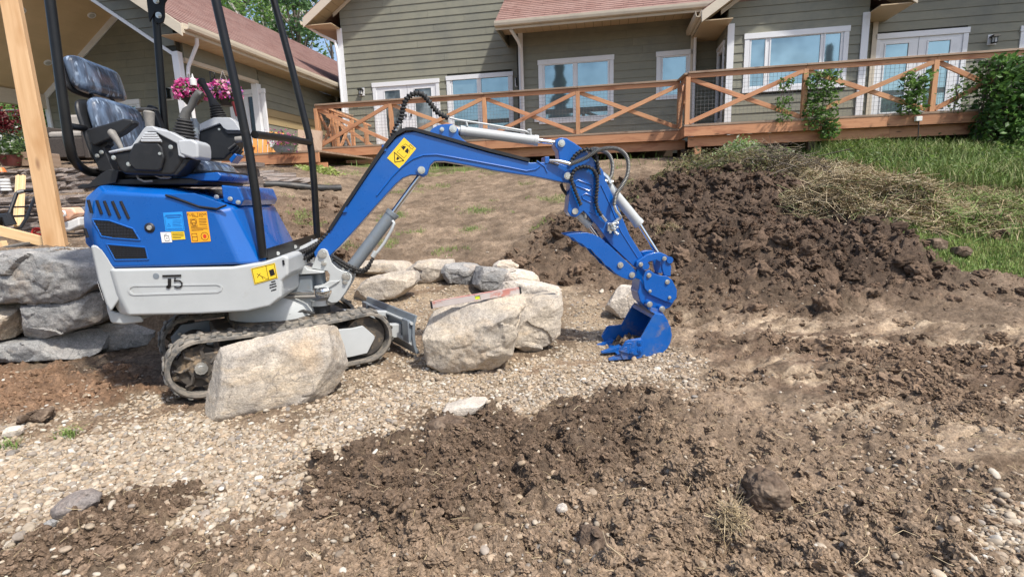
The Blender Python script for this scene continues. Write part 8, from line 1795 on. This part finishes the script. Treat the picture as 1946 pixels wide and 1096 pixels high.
p = at(50, 317, 6.75); m_ = MB(); m_.hexa([(p.x-.13, p.y-.1, p.z), (p.x+.2, p.y-.1, p.z), (p.x+.2, p.y+.3, p.z), (p.x-.13, p.y+.3, p.z), (p.x-.13, p.y-.1, p.z+.17), (p.x+.2, p.y-.1, p.z+.17), (p.x+.2, p.y+.3, p.z+.17), (p.x-.13, p.y+.3, p.z+.17)]); o = m_.build('planter_box', MT['weathered'], None, bevel=.01); tag(o, 'weathered wooden planter box right of the glazed red pot', 'planter')
# hanging baskets at the porch
def basket(u, v, Y, r, label, cols, vt):
    p = at(u, v, Y); rt = empty('hanging_basket', frame_at(p), label, 'hanging basket', 'pink hanging baskets at the porch'); m_ = MB(); m_.tube([p+Vector((0, 0, -r*.75)), p+Vector((0, 0, -r*.4)), p], [r*.35, r*.6, r*.68], 16); m_.build('bowl', MT['plastic'], rt, autos=True)
    C = rng.normal(0, 1, (1500, 3)); C /= np.linalg.norm(C, axis=1)[:, None]; C *= r*rng.uniform(.6, 1.0, (1500, 1)); C[:, 2] = C[:, 2]*.75; C += np.array(p+Vector((0, 0, r*.1))); leaves(C[:620], .03, [(.10, .18, .04), (.15, .24, .06)], parent=rt, name='leaves')
    F = rng.normal(0, 1, (430, 3)); F /= np.linalg.norm(F, axis=1)[:, None]; F = F[F[:, 2] > -.65]; F *= r*rng.uniform(.85, 1.12, (len(F), 1)); F[:, 2] *= .78; F += np.array(p+Vector((0, 0, r*.14))); leaves(F, .034, cols, parent=rt, aspect=.95, name='blossoms', jit=.15)
    top = at(u, vt, Y); m_ = MB()
    for k in range(3): a = k*2.1; m_.tube([p+Vector((math.cos(a)*r*.6, math.sin(a)*r*.6, 0)), (p.x, p.y, top.z)], .006, 5)
    m_.build('hanger', MT['handle'], rt)
basket(363, 178, 10.1, .27, 'hot pink petunia basket hanging left of the white porch post', PINK[:3], 140)
basket(428, 180, 10.0, .27, 'pale pink and green petunia basket hanging right of the porch post', PINK+[(.8, .45, .5), (.35, .15, .5)], 135)
p = at(367, 155, 9.9); m_ = MB(); m_.tube([p+Vector((0, 0, -.07)), p+Vector((0, 0, .03)), p+Vector((0, 0, .06)), p+Vector((0, 0, .13))], [.055, .06, .02, .006], 10); o = m_.build('bird_feeder', MT['whiteplastic'], None, autos=True); tag(o, 'small white feeder hanging above the left pink basket', 'bird feeder')
p = at(402, 146, 9.95); m_ = MB(); m_.tube([p+Vector((-.02, 0, -.1)), p+Vector((-.02, 0, .1))], .012, 6); m_.tube([p+Vector((-.02, 0, .09)), p+Vector((.06, 0, .07)), p+Vector((.05, 0, .02))], .010, 6); m_.tube([p+Vector((-.02, 0, -.05)), p+Vector((.05, 0, -.02)), p+Vector((.06, 0, .03))], .010, 6); o = m_.build('scroll_bracket', MT['lantern'], None); tag(o, 'black scroll bracket on the white porch post', 'bracket')
# porch furniture
p = at(158, 312, 8.6); p.z = 1.86; ch = empty('patio_chair', frame_at(p), 'dark wicker patio armchair with grey tufted back cushion behind the excavator', 'chair')
def bxp(x0, x1, y0, y1, z0, z1, nm, mt, par, bev=.02): m_ = MB(); m_.box(p.x+x0, p.x+x1, p.y+y0, p.y+y1, p.z+z0, p.z+z1); return m_.build(nm, MT[mt], par, bevel=bev)
bxp(-.30, .30, -.28, .30, .02, .32, 'seat_base', 'wicker', ch); bxp(-.36, -.28, -.30, .32, .0, .50, 'armrest', 'wicker', ch); bxp(.28, .36, -.30, .32, .0, .50, 'armrest', 'wicker', ch); bxp(-.30, .30, .24, .32, .3, .62, 'backrest', 'wicker', ch); bxp(-.26, .26, .08, .24, .36, .72, 'back_cushion', 'cushion', ch, .05); bxp(-.27, .27, -.26, .22, .321, .42, 'seat_cushion', 'cushion', ch, .04)
p = at(506, 292, 11.6); p.z = 1.74; ad = empty('garden_chair', frame_at(p), 'orange stained slatted wooden garden chair on the low platform', 'chair')
for k in range(6): m_ = MB(); x = p.x-.25+k*.10; m_.beam((x, p.y, p.z+.25), (x-.05+.02*k, p.y+.22, p.z+.88-.01*abs(k-2.5)), .085, .02, (0, 1, 0)); m_.build('back_slat', MT['chairwood'], ad)
for k in range(5): m_ = MB(); m_.beam((p.x-.27, p.y-.45+k*.1, p.z+.34-.02*k), (p.x+.27, p.y-.45+k*.1, p.z+.34-.02*k), .085, .02); m_.build('seat_slat', MT['chairwood'], ad)
for sgn in (-1, 1): 
    m_ = MB(); m_.beam((p.x+sgn*.32, p.y-.5, p.z+.56), (p.x+sgn*.32, p.y+.15, p.z+.56), .12, .025); m_.build('armrest', MT['chairwood'], ad)
    m_ = MB(); m_.beam((p.x+sgn*.30, p.y-.45, p.z), (p.x+sgn*.30, p.y-.45, p.z+.55), .04, .09, (0, 1, 0)); m_.build('leg', MT['chairwood'], ad); m_ = MB(); m_.beam((p.x+sgn*.29, p.y-.42, p.z+.33), (p.x+sgn*.29, p.y+.35, p.z+.03), .03, .10); m_.build('leg', MT['chairwood'], ad)
pot(541, 291, 10.4, .20, .13, 'steelgrey', 'grey metal tub with a purple petunia on the low platform', PINK[:2]+[(.4, .05, .4)], fn=160, up=.18)
p = at(518, 270, 10.7); m_ = MB(); m_.box(p.x-.07, p.x+.07, p.y, p.y+.06, p.z-.10, p.z+.10); o = m_.build('white_box', MT['whiteplastic'], None, bevel=.01); tag(o, 'small white box between the orange chair and the purple flowers', 'box')
for i, (u0, u1, lab) in enumerate(((566, 586, 'weathered grey board panel leaning against the siding, left one'), (590, 600, 'weathered grey board panel leaning against the siding, right one'))):
    a = at(u0, 246, 12.7); c = at(u1, 290, 12.2); m_ = MB(); m_.hexa([(a.x+.12, c.y, ZP), (c.x+.12, c.y, ZP), (c.x+.12, c.y+.03, ZP), (a.x+.12, c.y+.03, ZP), (a.x, a.y, a.z), (a.x+.28, a.y, a.z-.05), (a.x+.28, a.y+.03, a.z-.05), (a.x, a.y+.03, a.z)]); o = m_.build('leaning_panel', MT['weathered'], None); tag(o, lab, 'board')
p = GP(610, 330); blx = p.x+rng.normal(0, .18, 260); bly = p.y+rng.normal(0, .12, 260); o = leaves(np.stack([blx, bly, HZ(blx, bly)+rng.uniform(.0, .07, 260)], 1), .05, [(.35, .42, .12), (.45, .50, .18)], name='wilted_greens'); tag(o, 'pale wilted greens on the soil under the left end of the deck', 'plant')
# hose socket on the right fascia
s, z = FS(1743, 227, TR_-.02); q = FM @ Vector((s, TR_-.03, z)); m_ = MB(); m_.box(q.x-.06, q.x+.06, q.y-.05, q.y+.01, q.z-.04, q.z+.05); o = m_.build('outdoor_socket', MT['whiteplastic'], None, bevel=.01); tag(o, 'pale outdoor socket with a black cable on the right deck fascia', 'socket'); m_ = MB(); m_.tube([(q.x, q.y-.04, q.z-.03), (q.x+.01, q.y-.045, q.z-.3), (q.x, q.y-.02, q.z-.6)], .009, 6); m_.build('cable', MT['rubber'], o, anchor=None).matrix_parent_inverse = Matrix.Identity(4)
# ------------------------------------------------------------------ spirit level on the boulder
a = at(818, 580, 3.22); c = at(990, 551, 3.34); d = (c-a).normalized(); up = Vector((0, 0, 1)); sd = d.cross(up).normalized()
lv = empty('spirit_level', Matrix.Translation((a+c)/2-up*.02), 'long aluminium and red spirit level with yellow vial lying on the big boulder', 'spirit level')
def lb(f0, f1, w_, h_, nm, mt, off=0, zo=0, par=lv): m_ = MB(); m_.beam(a.lerp(c, f0)+sd*off+up*zo, a.lerp(c, f1)+sd*off+up*zo, w_, h_); return m_.build(nm, MT[mt], par, bevel=.0015, seg=1)
lb(.02, .48, .022, .040, 'body', 'alu'); lb(.54, .98, .022, .040, 'body', 'alu'); lb(.48, .54, .022, .008, 'body_bridge', 'alu', 0, .016); lb(.48, .54, .022, .008, 'body_bridge', 'alu', 0, -.016)
lb(.04, .96, .024, .003, 'red_edge', 'dullred', 0, .0222); lb(0, .02, .026, .044, 'end_cap', 'plastic'); lb(.98, 1, .026, .044, 'end_cap', 'plastic')
lb(.485, .535, .012, .022, 'vial', 'vial'); 
print('OBJECTS', len(bpy.data.objects))
